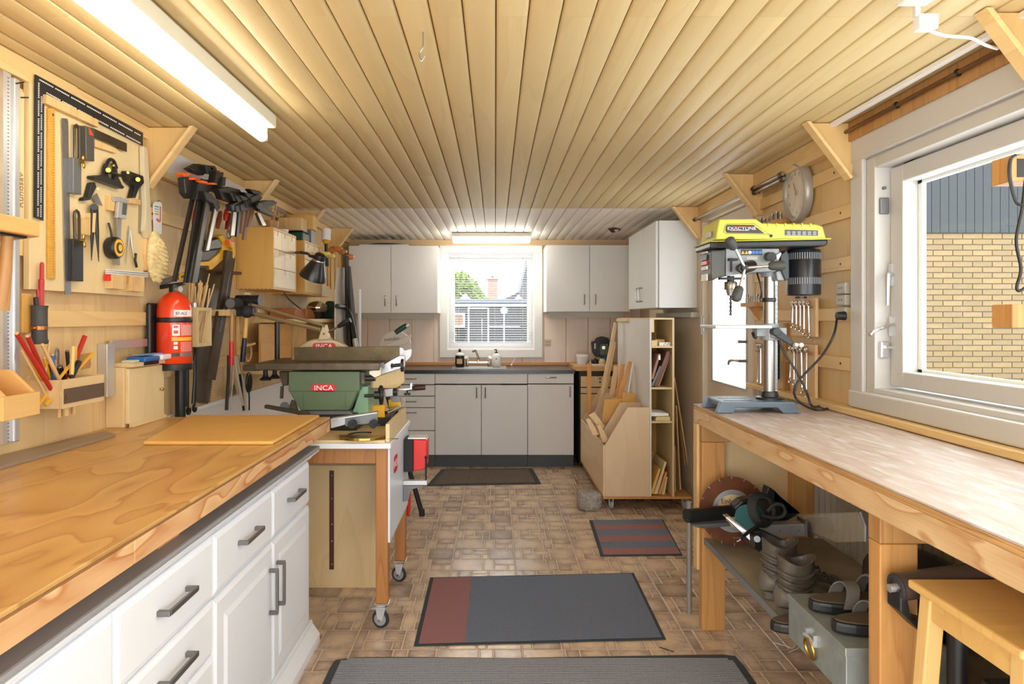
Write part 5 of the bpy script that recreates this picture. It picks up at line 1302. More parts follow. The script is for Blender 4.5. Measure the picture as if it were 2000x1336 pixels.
# wrenches and pipe below the extinguisher
e = thing('spanner', 'long dark open spanner hanging left of the hand saw', 'spanner', on(k4, 365, 1280, -1.34))
obj('shaft', B().tube([on(k4, 374, 870, -1.335), on(k4, 372, 1050, -1.335), on(k4, 362, 1220, -1.335)], [0.007, 0.007, 0.009], 8), m_dark, e, smooth=True)
obj('jaw', B().torus(on(k4, 372, 1250, -1.335), (1, 0, 0), 0.014, 0.006, 14, 6, 0.6, 5.6), m_dark, e, smooth=True)
e = thing('spanner', 'dark ring spanner hanging beside the black pipe', 'spanner', on(k4, 325, 1300, -1.34))
obj('shaft', B().tube([on(k4, 318, 960, -1.34), on(k4, 318, 1240, -1.34)], 0.008, 8), m_dark, e, smooth=True)
obj('ring', B().torus(on(k4, 328, 1270, -1.34), (1, 0, 0), 0.014, 0.006, 14, 6), m_dark, e, smooth=True)
p = on(k4, 268, 975, -1.33)
tag(obj('black_pipe', B().cyl((p.x, p.y, ZL-0.2), (p.x, p.y, p.z+0.05), 0.021, n=14).cyl((p.x, p.y, 0), (p.x, p.y, ZL-0.2), 0.021, n=14), m_black, smooth=True), 'black pipe standing under the fire extinguisher', 'pipe')

# ---- shelf under the ceiling and bar clamps
obj('sloping_panel', B().prism([(-1.375, 2.74, 1.905), (-1.365, 2.74, 1.895), (-1.285, 2.74, 1.955), (-1.295, 2.74, 1.967)], (0, 0.9, 0)), m_white, wl)
obj('rail_edge', B().box(-1.375, -1.35, 2.74, 3.64, 1.87, 1.895), w_batten, wl)
def bar_clamp(label, top, bot, w, X, m_bar_, heads, group='bar clamps hanging from the shelf'):
    e = thing('bar_clamp', label, 'clamp', on(k3, *bot, X), group)
    (x0, y0_), (x1, y1_) = top, bot
    WB('bar', kk(k3, (x0-w/2, y0_), (x0+w/2, y0_), (x1+w/2, y1_), (x1-w/2, y1_)), X, 0.01, m_bar_, e, 0.0015)
    for n_, pts, t, m_ in heads: WB(n_, kk(k3, *pts), X+0.012, t, m_, e, 0.004)
    return e
m_bar2 = mat('clamp_bar', (66, 62, 58), 0.35, 0.6)
bar_clamp('bar clamp nearest the bench brush, narrow dark bar', (480, 470), (298, 1290), 30, -1.24, m_bar2,
          [('jaw', [(385, 320), (430, 315), (560, 330), (600, 420), (590, 520), (440, 515), (400, 470)], 0.03, m_black), ('trigger', [(430, 235), (520, 190), (590, 200), (600, 270), (560, 300), (480, 270)], 0.03, m_black), ('release', [(505, 232), (560, 212), (575, 232), (525, 250)], 0.034, m_orange), ('release', [(365, 275), (430, 272), (440, 305), (385, 310)], 0.034, m_orange)])
bar_clamp('bar clamp with wide dark bar, second in the row', (555, 440), (420, 1300), 62, -1.22, m_bar2,
          [('jaw', [(520, 330), (620, 340), (700, 390), (760, 410), (815, 470), (800, 520), (740, 470), (640, 430), (560, 520), (500, 520)], 0.035, m_black), ('trigger', [(580, 200), (670, 210), (690, 240), (670, 290), (600, 280)], 0.03, m_black), ('release', [(608, 225), (640, 214), (668, 240), (640, 256)], 0.034, m_orange), ('release', [(470, 318), (540, 330), (530, 345), (470, 340)], 0.04, m_orange)])
bar_clamp('bar clamp with wide dark bar, third in the row', (620, 470), (480, 1300), 48, -1.20, m_bar2,
          [('jaw', [(560, 440), (640, 470), (700, 540), (720, 600), (690, 640), (650, 560), (590, 530)], 0.03, m_black), ('head', [(680, 255), (755, 270), (740, 340), (700, 400), (660, 380)], 0.03, m_black), ('release', [(700, 265), (725, 250), (720, 290)], 0.034, m_orange), ('release', [(560, 345), (605, 355), (600, 380), (565, 370)], 0.035, m_orange)])
bar_clamp('bar clamp with steel-edged bar, fourth in the row', (690, 560), (600, 1000), 30, -1.19, m_steel,
          [('jaw', [(700, 420), (800, 405), (900, 430), (950, 500), (950, 560), (860, 560), (740, 520)], 0.03, m_black), ('head', [(740, 320), (775, 315), (765, 400), (725, 405)], 0.025, m_black), ('release', [(650, 365), (690, 372), (690, 388), (650, 385)], 0.034, m_orange)])
m_walnut = mat('clamp_wood', (120, 84, 60), 0.5)
SM = [((865, 590), (835, 860), 40, -1.17, m_steel), ((905, 600), (880, 870), 24, -1.165, m_dark), ((950, 590), (925, 840), 26, -1.16, m_walnut), ((1000, 560), (945, 900), 26, -1.155, m_walnut), ((1050, 520), (985, 780), 28, -1.15, m_walnut)]
nm = ['widest steel bar', 'thin dark bar', 'short brown bar', 'long brown bar', 'brown bar nearest the hobby sign']
for (a, c, w, X, mm), n_ in zip(SM, nm):
    dx = a[0]-865
    hd = [('head', [(a[0]-45, a[1]-20), (a[0]+35, a[1]-60), (a[0]+60, a[1]-10), (a[0]+20, a[1]+40), (a[0]-35, a[1]+40)], 0.028, m_black), ('jaw', [(a[0]-60+0, a[1]-130+dx*0.18), (a[0]+40, a[1]-110+dx*0.18), (a[0]+70, a[1]-60+dx*0.1), (a[0]-20, a[1]-50)], 0.028, m_black)]
    bar_clamp('small clamp with '+n_+', right end of the row', a, c, w, X, mm, hd, 'small clamps at the end of the row')
e = thing('spring_clamp', 'black spring clamp pointing right over the wooden bowl', 'clamp', on(k3, 1100, 600, -1.12))
for pts in ([(1060, 560), (1150, 530), (1215, 530), (1250, 550), (1240, 570), (1150, 605), (1090, 600)], [(1070, 585), (1110, 580), (1220, 650), (1215, 680), (1180, 668), (1090, 630)]):
    WB('arm', kk(k3, *pts), -1.12, 0.025, m_black, e, 0.003)
obj('spring', B().cyl(on(k3, 1085, 585, -1.145), on(k3, 1085, 585, -1.115), 0.015, n=12), m_dark, e, smooth=True)
obj('lower_jaw', B().wpoly(kk(k3, (1062, 650), (1085, 645), (1145, 760), (1130, 770), (1110, 765)), -1.13, -0.015), m_steel, e)
# red handled tools half hidden behind the clamps
for i, (a, c, m_, lab) in enumerate((((510, 560), (468, 755), m_red, 'red handled screwdriver behind the second bar clamp'), ((775, 620), (762, 720), m_red, 'red bulbous screwdriver between the bar clamps'), ((805, 660), (775, 800), mat('dark_red', (140, 30, 30), 0.45), 'dark red handled screwdriver beside the steel clamp'), ((720, 640), (690, 790), mat('red_brown', (140, 74, 52), 0.5), 'red brown screwdriver beside the brass strip'))):
    tag(obj('screwdriver', B().tube([on(k3, *a, -1.32), on(k3, (a[0]+c[0])/2, (a[1]+c[1])/2, -1.315), on(k3, *c, -1.32)], [0.009, 0.013, 0.009], 8), m_, smooth=True), lab, 'screwdriver')
tag(WB('brass_strip', kk(k3, (650, 610), (690, 620), (640, 890), (595, 890)), -1.33, 0.006, mat('old_brass', (168, 132, 66), 0.4, 0.6), None), 'flat brass strip hanging behind the bar clamps', 'strip')
tag(WB('brown_block', kk(k4, (655, 258), (715, 264), (712, 286), (655, 284)), -1.30, 0.05, mat('dark_wood', (88, 62, 42), 0.5), None), 'small dark wooden peg left of the drawer cabinet', 'peg')
# ================================================================ DRAWER CABINETS ON THE LEFT WALL
w_dfront = wood('drawer_birch', (236, 206, 154), (220, 180, 122), 'Y', 5, 4, 4, 0.4, 0.35, 0.08, fine=0.1)
m_slot = mat('slot_dark', (84, 56, 30), 0.8)
def drawer_cab(label, y0, y1, z0, z1, rows):
    X = -1.183
    e = thing('drawer_chest', label, 'cabinet', (LX, (y0+y1)/2, z0), 'golden drawer chests on the left wall')
    obj('side', B().box(LX+0.001, X, y0, y0+0.012, z0, z1), w_gold, e, bevel=0.001)
    obj('side', B().box(LX+0.001, X, y1-0.012, y1, z0, z1), w_gold, e, bevel=0.001)
    obj('top', B().box(LX+0.001, X, y0+0.0122, y1-0.0122, z1-0.012, z1), w_gold, e)
    obj('bottom', B().box(LX+0.001, X, y0+0.0122, y1-0.0122, z0, z0+0.012), w_gold, e)
    obj('back', B().box(LX+0.001, X-0.03, y0+0.0122, y1-0.0122, z0+0.0122, z1-0.0122), m_slot, e)
    for k in range(8):                                # box joints along the edges
        xx = LX+0.02+k*0.022
        obj('joint', B().box(xx, xx+0.011, y0-0.0006, y0+0.001, z0, z0+0.005), w_brown, e)
    h = (z1-z0-0.024)/len(rows)
    for i, spl in enumerate(rows):
        za = z1-0.012-h*(i+1)+0.0015; zb_ = z1-0.012-h*i-0.0015
        ya, yb = y0+0.0135, y1-0.0135
        for a, c in zip(spl[:-1], spl[1:]):
            p, q = ya+(yb-ya)*a+0.001, ya+(yb-ya)*c-0.001; ym = (p+q)/2
            sw, shh = 0.006, 0.026
            d = obj('drawer', B().box(X-0.02, X-0.001, p, ym-sw, za, zb_).box(X-0.02, X-0.001, ym+sw, q, za, zb_).box(X-0.02, X-0.001, ym-sw, ym+sw, za, zb_-shh), w_dfront, e)
            obj('finger_slot', B().box(X-0.019, X-0.008, ym-sw, ym+sw, zb_-shh, zb_), m_slot, d)
drawer_cab('golden drawer chest with six drawers below the hobby sign', 3.643, 4.06, 1.449, 1.781, [(0, .33, .64, 1), (0, .5, 1), (0, 1)])
drawer_cab('golden drawer chest behind the black lamp', 4.239, 4.666, 1.443, 1.779, [(0, .36, .7, 1), (0, .5, 1), (0, 1)])
# bowl, pestle and cup on the first chest
e = thing('wooden_mortar', 'turned wooden mortar with pestle on the first drawer chest', 'mortar', (-1.27, 3.86, 1.7815))
obj('bowl', B().lathe([(0.026, 0), (0.034, 0.004), (0.043, 0.03), (0.046, 0.062), (0.04, 0.062), (0.036, 0.035), (0.02, 0.015)], (-1.27, 3.86, 1.7815), n=22), w_brown, e, smooth=True)
obj('pestle', B().lathe([(0.01, 0.02), (0.011, 0.085), (0.007, 0.09), (0.012, 0.105), (0.009, 0.115)], (-1.262, 3.87, 1.7815), (0.06, 0, 1), 12), w_brown, e, smooth=True)
tag(obj('white_cup', B().lathe([(0.018, 0), (0.03, 0.012), (0.033, 0.03), (0.03, 0.03), (0.022, 0.012)], (-1.24, 3.99, 1.7815), n=18), m_white, smooth=True), 'small white bowl right of the wooden mortar', 'bowl')
# sign
e = thing('hobby_sign', 'weathered sign reading HOBBY RUM under the ceiling', 'sign', (LX, 4.15, 1.926))
obj('plate', B().box(LX+0.001, -1.352, 3.80, 4.427, 1.915, 2.005), wood('sign_grey', (150, 122, 104), (124, 98, 84), 'Y', 8, 8, 5, 0.4), e, bevel=0.006)
m_let = mat('sign_yellow', (236, 206, 130), 0.5)
text('lettering', 'HOBBY', 0.055, m_let, frame_m((-1.3515, 4.08, 1.982), (0, 1, 0), (0, 0, 1)), e, 0.001, sx=1.9)
text('lettering', 'RUM', 0.055, m_let, frame_m((-1.3515, 4.24, 1.938), (0, 1, 0), (0, 0, 1)), e, 0.001, sx=1.9)
for yy in (4.40,):
    for zz in (1.93, 1.985): obj('screw', B().cyl((-1.3525, yy, zz), (-1.351, yy, zz), 0.004, n=8), m_dark, e)
# things on the second chest
def blk(name, lab, cat, x0, x1, y0, y1, z0, z1, m_, bev=0.002): return tag(obj(name, B().box(x0, x1, y0, y1, z0, z1), m_, bevel=bev), lab, cat)
zt = 1.7795
e = thing('power_plane', 'dark green machine case standing on the second drawer chest', 'case', (-1.27, 4.36, zt))
obj('body', B().prism([(-1.36, 4.26, zt), (-1.2, 4.26, zt), (-1.2, 4.26, zt+0.055), (-1.36, 4.26, zt+0.05)], (0, 0.15, 0)), m_dkgreen, e, bevel=0.006)
obj('lid', B().box(-1.36, -1.2, 4.26, 4.41, zt+0.056, zt+0.064), m_dark, e, bevel=0.002)
e = blk('offcut_block', 'pale wooden block on the green machine case', 'block', -1.36, -1.21, 4.27, 4.40, zt+0.0645, zt+0.145, w_pine)
e = blk('grey_case', 'grey box with dark side on the second drawer chest', 'box', -1.36, -1.19, 4.42, 4.52, zt, zt+0.09, m_grey)
e = blk('wooden_box', 'golden wooden box on top of the grey box', 'box', -1.36, -1.18, 4.425, 4.52, zt+0.0905, zt+0.185, w_gold)
e = blk('narrow_block', 'narrow golden block at the end of the second drawer chest', 'block', -1.36, -1.25, 4.53, 4.6, zt, zt+0.15, w_gold)
e = thing('sealant_gun', 'white cartridge gun with yellow and black nozzle near the ceiling', 'cartridge gun', WX(637, 480, -1.2))
p = WX(638, 460, -1.15); y_ = p.y
obj('cartridge', B().cyl(WX(638, 448, -1.15), WX(637, 470, -1.15), 0.03, n=14), m_paper, e, smooth=True)
obj('nozzle', B().cyl(WX(637, 470, -1.15), WX(637, 476, -1.15), 0.028, 0.016, 12), m_yellow, e, smooth=True)
obj('rod', B().cyl(WX(637, 476, -1.15), WX(639, 520, -1.15), 0.012, n=10), m_dark, e, smooth=True)

# ---- clip lamp
LXp = -1.04
e = thing('gooseneck_lamp', 'black gooseneck lamp in front of the drawer chests', 'lamp', on(k5, 720, 580, LXp))
yl = 3.85
a_, b_ = AT(*k5(945, 640), yl), AT(*k5(860, 835), yl); ax = (b_-a_)+Vector((0.0, 0.03, 0))
L_ = ax.length
obj('shade', B().lathe([(0.018, -0.03), (0.03, -0.02), (0.033, 0.0), (0.032, 0.012), (0.036, 0.02), (0.055, L_*0.5), (0.075, L_*0.85), (0.078, L_), (0.074, L_), (0.05, L_*0.5), (0.02, 0.02)], a_, ax, 26), mat('lamp_black', (34, 34, 35), 0.28), e, smooth=True)
obj('ring', B().lathe([(0.0345, 0.006), (0.0365, 0.008), (0.0375, 0.016), (0.036, 0.02)], a_, ax, 24), m_steel, e, smooth=True)
obj('bulb', B().ball(a_+ax*0.75, 0.025, 12, 8), m_paper, e, smooth=True)
obj('gooseneck', B().tube(spline([on(k5, 712, 583, -1.182), on(k5, 760, 582, -1.12), on(k5, 830, 595, -1.08), a_+Vector((-0.05, 0, 0.012)), a_-ax*0.1]), 0.008, 10), m_black, e, smooth=True)
tag(obj('lamp_cable', B().tube(spline([on(k5, 595, 985, -1.18), on(k5, 640, 1050, -1.22), on(k5, 720, 1120, -1.25), on(k5, 790, 1170, -1.25), on(k5, 850, 1245, -1.22), on(k5, 905, 1250, -1.2)]), 0.004, 6), m_dark, smooth=True), 'thin dark cable hanging below the drawer chests', 'cable')

# ---- hammer rack
e = thing('hammer_rack', 'pale wooden rack holding mallets on the left wall', 'rack', (LX, 3.4, 1.29))
RX0 = -1.25
ry0 = WX(449, 0, RX0).y
yr0, yr1 = 3.21, 3.62
zr = 1.305
obj('rail', B().box(LX+0.0145, RX0, yr0, yr1, zr, zr+0.03), w_pine, e, bevel=0.002)
obj('back', B().box(LX+0.0145, LX+0.03, yr0, yr1, zr-0.06, zr-0.0005), w_pine, e)
obj('brace', B().prism([(RX0-0.1, yr1-0.03, zr-0.0005), (RX0-0.01, yr1-0.03, zr-0.0005), (LX+0.03, yr1-0.03, zr-0.1), (LX+0.03, yr1-0.03, zr-0.13)], (0, 0.02, 0)), w_pine, e)
def mallet(lab, px, py_head, y, heads, handle):
    e = thing('mallet', lab, 'mallet', AT(px, handle[-1][1], y), 'mallets in the wall rack')
    c = AT(px, py_head, y)
    heads(e, c)
    pts = [AT(a, b, y) for a, b, r, m in handle]
    i = 0
    while i < len(handle)-1:
        j = i+1
        obj('handle' if i == 0 else 'grip', B().tube([pts[i], (pts[i]+pts[j])/2, pts[j]], [handle[i][2], handle[j][2]*1.05, handle[j][2]], 10), handle[i][3], e, smooth=True); i = j
def hd_rubber(e, c):
    obj('head', B().cyl(c-Vector((0.0, 0.05, 0)), c+Vector((0.0, 0.05, 0)), 0.026, n=18), m_rubber, e, smooth=True)
    obj('face', B().cyl(c-Vector((0.0, 0.054, 0)), c-Vector((0.0, 0.05, 0)), 0.022, n=18), m_grey, e)
def hd_wide(e, c):
    obj('head', B().cyl(c-Vector((0.055, 0, 0)), c+Vector((0.06, 0, 0)), 0.03, n=18), m_black, e, smooth=True)
    obj('wedge', B().box(c.x-0.012, c.x+0.012, c.y-0.012, c.y+0.012, c.z+0.03, c.z+0.042), w_pine, e)
def hd_sledge(e, c):
    obj('head', B().cbox(c, (0.1, 0.05, 0.05)), m_dark, e, bevel=0.01)
mallet('rubber mallet with red gripped handle, leftmost in the wall rack', 458, 593, 3.25, hd_rubber, [(453, 610, 0.009, w_leg), (452, 667, 0.01, m_red), (452, 713, 0.011, m_red)])
mallet('black wide headed mallet on the wall rack', 484, 588, 3.4, hd_wide, [(463, 616, 0.009, w_gold), (464, 694, 0.011, w_gold)])
mallet('steel hammer with black rubber grip in the wall rack', 481, 608, 3.32, hd_sledge, [(481, 616, 0.010, w_gold), (478, 660, 0.011, m_black), (474, 707, 0.013, m_black)])
# cords and cables on the wall behind the table saw
m_cordw = mat('cord_pale', (206, 196, 176), 0.6)
for i, (pts, r_, m_, lab) in enumerate((([(95, 690), (110, 850), (150, 1050), (190, 1240)], 0.007, m_cordw, 'pale cord hanging left of the table saw, longest'), ([(115, 690), (140, 850), (190, 1000), (205, 1240)], 0.007, m_cordw, 'pale cord hanging nearest the table saw'), ([(85, 800), (75, 950), (62, 1100), (55, 1240)], 0.003, m_cordw, 'thin pale cord hanging under the red handle'),
                               ([(120, 690), (150, 900), (165, 1060), (185, 1240)], 0.007, m_black, 'black cord hanging among the pale cords'), ([(35, 690), (32, 900), (22, 1060), (12, 1240)], 0.009, mat('hose_brown', (66, 56, 46), 0.6), 'dark hose hanging left of the red handle'), ([(225, 920), (232, 1000), (240, 1100), (240, 1240)], 0.004, m_black, 'black cable hanging straight below the saw table'))):
    tag(obj('hanging_cord', B().tube(spline([on(k9, x, y, -1.3) for x, y in pts]), r_, 6), m_, smooth=True), lab, 'cord')
tag(obj('cable_coil', B().torus(on(k9, 240, 960, -1.3), (1, 0.3, 0), 0.045, 0.006, 20, 6).torus(on(k9, 238, 962, -1.29), (1, 0.1, 0), 0.05, 0.006, 20, 6), m_black, smooth=True), 'coiled black cable hanging under the saw table', 'cable')
tag(obj('putty_knife', B().wpoly(kk(k9, (70, 985), (95, 985), (112, 1060), (100, 1085), (50, 1085), (45, 1060)), -1.32, -0.003), m_steel), 'steel filling knife hanging among the cords', 'knife')
tag(obj('disc_holder', B().torus(on(k9, 230, 660, -1.3), (1, 0, 0), 0.045, 0.006, 20, 6).cyl(on(k9, 150, 612, -1.29), on(k9, 295, 572, -1.27), 0.007, n=8), w_pine, smooth=True), 'wooden ring and dowel on the wall behind the hammer grip', 'ring')

# ---- shelf on the left wall behind the saw
ys0, ys1 = 3.95, 5.02
e = thing('tool_shelf', 'deep pine shelf box on the left wall behind the table saw', 'shelf', (LX, 4.7, 1.1))
obj('shelf_board', B().box(LX+0.001, -1.10, ys0, ys1, 1.268, 1.29), w_plyh, e, bevel=0.002)
for yy, xx in ((4.32, -1.2), (4.95, -1.14)):
    obj('divider', B().box(LX+0.001, xx, yy, yy+0.02, 1.0, 1.2675), w_pine, e)
obj('front_board', B().box(-1.30, -1.285, 3.75, 4.30, 1.03, 1.262), wood('knotty_pine', (226, 176, 108), (196, 140, 76), 'Y', 6, 4, 5, 0.4, knots=0.9), e, bevel=0.002)
obj('back_shelf', B().box(LX+0.001, -1.12, 3.7, ys1, 0.99, 1.012), w_plyh, e, bevel=0.002)
for i, yy in enumerate((4.08, 4.32)):
    tag(obj('plane_case', B().prism([(-1.35, yy, 1.2905), (-1.35, yy+0.2, 1.2905), (-1.35, yy+0.2, 1.315), (-1.35, yy+0.12, 1.352), (-1.35, yy, 1.354)], (0.16, 0, 0)), mat('leather', (168, 104, 54), 0.5), bevel=0.006), ('brown rounded case, nearer of two on the pine shelf', 'brown rounded case, farther of two on the pine shelf')[i], 'case', 'brown cases on the pine shelf')
e = thing('polishing_machine', 'small chrome machine with wires on the pine shelf', 'machine', (-1.2, 4.6, 1.29))
obj('dome', B().ball((-1.2, 4.6, 1.365), (0.07, 0.07, 0.045), 18, 10), m_chrome, e, smooth=True)
obj('foot', B().cyl((-1.2, 4.6, 1.2905), (-1.2, 4.6, 1.34), 0.045, 0.055, 16), m_dark, e, smooth=True)
obj('wires', B().tube(spline([(-1.14, 4.62, 1.36), (-1.08, 4.65, 1.38), (-1.06, 4.7, 1.34), (-1.09, 4.74, 1.31), (-1.12, 4.76, 1.36), (-1.06, 4.8, 1.39)]), 0.005, 6), m_black, e, smooth=True)
e = thing('power_sander', 'dark green sander with steel dust port on the pine shelf', 'sander', (-1.12, 5.05, 1.29))
obj('body', B().prism([(-1.22, 4.82, 1.2905), (-1.12, 4.82, 1.2905), (-1.13, 4.82, 1.40), (-1.17, 4.82, 1.42), (-1.2, 4.82, 1.41)], (0, 0.14, 0)), m_dkgreen, e, bevel=0.01)
obj('dust_port', B().cyl((-1.12, 4.80, 1.375), (-1.07, 4.78, 1.37), 0.025, n=14), m_chrome, e, smooth=True)
tag(obj('suction_hose', B().tube(spline([WX(658, 598, -1.02)*1.0, AT(672, 601, 4.6), AT(682, 612, 4.55), AT(690, 640, 4.5), AT(694, 664, 4.45)]), 0.016, 12), mat('hose_black', (44, 44, 46), 0.35, bump=0.4, bscale=200), smooth=True), 'thick black suction hose curving down to the table saw', 'hose')
tag(obj('hose_end', B().cyl(AT(693, 662, 4.45), AT(697, 690, 4.43), 0.017, n=12).cyl(AT(697, 690, 4.43), AT(698, 740, 4.42), 0.016, n=12), m_alu, smooth=True), 'pale metal nozzle at the end of suction hose', 'nozzle')
# clamp rack with wooden handled clamps
crk = e = thing('clamp_rack', 'pale ply clamp rack at the far left wall', 'rack', (LX, 5.1, 1.35))
obj('rail', B().box(LX+0.001, -1.22, 4.72, 5.05, 1.45, 1.53), w_board, e, bevel=0.002)
obj('side', B().box(LX+0.001, -1.22, 4.74, 4.755, 1.5305, 1.72), w_gold, e)
for i, (px, py, X, yy) in enumerate(((646, 490, -1.22, 0), (652, 486, -1.2, 0), (661, 487, -1.16, 0), (669, 492, -1.13, 0), (682, 502, -1.05, 0))):
    e = thing('wooden_clamp', 'orange handled clamp on the far rack, number %s from the lamp' % ('one', 'two', 'three', 'four', 'five')[i], 'clamp', WX(px-2, 560, X), 'orange handled clamps')
    e['label'] = ('orange handled clamp nearest the drawer chests', 'second orange handled clamp from the drawer chests', 'middle orange handled clamp on the far rack', 'orange handled clamp beside the white apron', 'orange handled clamp in front of the grey cabinet')[i]
    p = WX(px, py, X)
    obj('handle', B().lathe([(0.012, -0.03), (0.02, -0.02), (0.022, 0.0), (0.018, 0.02), (0.01, 0.035)], p, (0.9, -0.2, 0.05), 14), w_brown if i % 2 else mat('orange_wood', (216, 130, 56), 0.45), e, smooth=True)
    obj('bar', B().box(p.x-0.03, p.x-0.018, p.y-0.006, p.y+0.006, p.z-0.3, p.z+0.02), w_gold if i < 4 else m_dark, e)
for i, (px, py) in enumerate(((637, 496), (646, 500))):
    obj('yellow_clip', B().cbox(WX(px, py, -1.12), (0.05, 0.05, 0.025)), mat('clip_yellow', (226, 206, 90), 0.4), crk, bevel=0.004)
# aprons and bags hanging at the far end of the left wall
def cloth(name, lab, pts, X, m_, cat, fold=0.02, group=None):
    P = [WX(a, b, X) for a, b in pts]
    b = B(); n = len(P)//2; rows = 14; cols = 10; vs = []
    left, right = P[:n], P[n:][::-1]
    def samp(L, t):
        s = t*(len(L)-1); i = min(int(s), len(L)-2); return L[i].lerp(L[i+1], s-i)
    for i in range(rows+1):
        a, c = samp(left, i/rows), samp(right, i/rows)
        for j in range(cols+1):
            q = a.lerp(c, j/cols); q = q+Vector((fold*math.sin(j*1.7+i*0.15)*(0.3+0.7*i/rows), 0, 0)); vs.append(q)
    k = len(vs)
    vs += [q-Vector((0.012, 0, 0)) for q in vs]
    w = cols+1; fs = []
    for i in range(rows):
        for j in range(cols):
            f = (i*w+j, i*w+j+1, (i+1)*w+j+1, (i+1)*w+j); fs.append(f); fs.append(tuple(k+x for x in f[::-1]))
    for i in range(rows): fs += [(i*w, (i+1)*w, k+(i+1)*w, k+i*w), (i*w+cols, k+i*w+cols, k+(i+1)*w+cols, (i+1)*w+cols)]
    for j in range(cols): fs += [(j, k+j, k+j+1, j+1), (rows*w+j, rows*w+j+1, k+rows*w+j+1, k+rows*w+j)]
    b.add(vs, fs)
    return tag(obj(name, b, m_, smooth=60), lab, cat, group)
m_cloth = mat('apron_white', (226, 218, 204), 0.85, noise=0.08, nscale=10)
cloth('apron', 'cream white apron hanging at the far left wall', [(662, 522), (655, 570), (652, 640), (650, 712), (692, 712), (684, 640), (678, 560), (673, 522)], -1.06, m_cloth, 'apron')
cloth('dark_bag', 'dark brown cloth bag hanging beside the white apron', [(676, 500), (677, 560), (679, 620), (684, 690), (692, 690), (686, 620), (683, 560), (681, 500)], -1.02, mat('bag_dark', (70, 60, 54), 0.8), 'bag', 0.012)
cloth('umbrella', 'folded dark umbrella hanging before the left wall cabinet', [(682, 520), (684, 580), (688, 640), (694, 690), (702, 690), (697, 640), (691, 575), (685, 520)], -0.98, mat('umbrella_dark', (52, 50, 50), 0.7), 'umbrella', 0.006)
p = AT(702, 565, 4.9)
tag(obj('white_pole', B().cyl((p.x, p.y, 0.0), p, 0.0125, n=12), m_white, smooth=True), 'tall white pole standing before the grey wall cabinet', 'pole')

# ================================================================ TABLE SAW CART
def cz(py, y): return H-(py-CY)*y/F
ct = thing('saw_cart', 'wheeled wooden cart with white top and white side panel under the table saw', 'cart', (-0.75, 3.1, 0))
cxR = -0.446
for (x0, y0_, zb_) in ((cxR-0.051, 2.84, 0.105), (cxR-0.045, 3.34, 0.105), (-1.1, 2.84, 0.105), (-1.1, 3.34, 0.105)):
    obj('leg', B().box(x0, x0+0.051, y0_, y0_+0.051, zb_, 0.757), w_cart, ct, bevel=0.003)
obj('apron_rail', B().box(-1.049, cxR-0.0515, 2.845, 2.872, 0.688, 0.757), w_cart, ct, bevel=0.002)
obj('apron_rail', B().box(-1.049, cxR-0.0515, 3.35, 3.377, 0.688, 0.757), w_cart, ct, bevel=0.002)
obj('side_rail', B().box(cxR-0.04, cxR-0.012, 2.8915, 3.3395, 0.69, 0.757), w_cart, ct, bevel=0.002)
obj('top', B().box(-1.12, -0.428, 2.80, 3.45, 0.7575, 0.78), mat('top_white', (226, 230, 236), 0.4), ct, bevel=0.003)
obj('ply_plate', B().box(-1.1, -0.455, 2.808, 3.42, 0.7805, 0.792), w_plyh, ct, bevel=0.001)
obj('ply_upstand', B().box(-0.4545, -0.438, 2.83, 3.36, 0.7805, 0.855), w_board, ct, bevel=0.002)
pn = obj('side_panel', B().box(cxR, cxR+0.008, 2.842, 3.43, 0.36, 0.757), mat('panel_white', (222, 230, 240), 0.35), ct)
lg = WX(772.5, 905, cxR+0.008)
bd = B(); n = 10
def rrect(cy, cz_, w, h, r):
    pts = []
    for (sx, sz, a0) in ((1, 1, 0), (-1, 1, 90), (-1, -1, 180), (1, -1, 270)):
        for i in range(5):
            a = math.radians(a0+i*22.5); pts.append((cy+sx*(w/2-r)+r*math.cos(a), cz_+sz*(h/2-r)+r*math.sin(a)))
    return pts
m_logo = mat('logo_red', (206, 40, 48), 0.4)
obj('logo_plate', B().prism([(cxR+0.0085, a, c) for a, c in rrect(lg.y, lg.z, 0.115, 0.075, 0.03)], (0.0008, 0, 0)), m_logo, pn)
text('lettering', 'INCA', 0.046, m_paper, frame_m((cxR+0.0096, lg.y, lg.z), (0, 1, 0), (0, 0, 1)), pn, 0.0003)
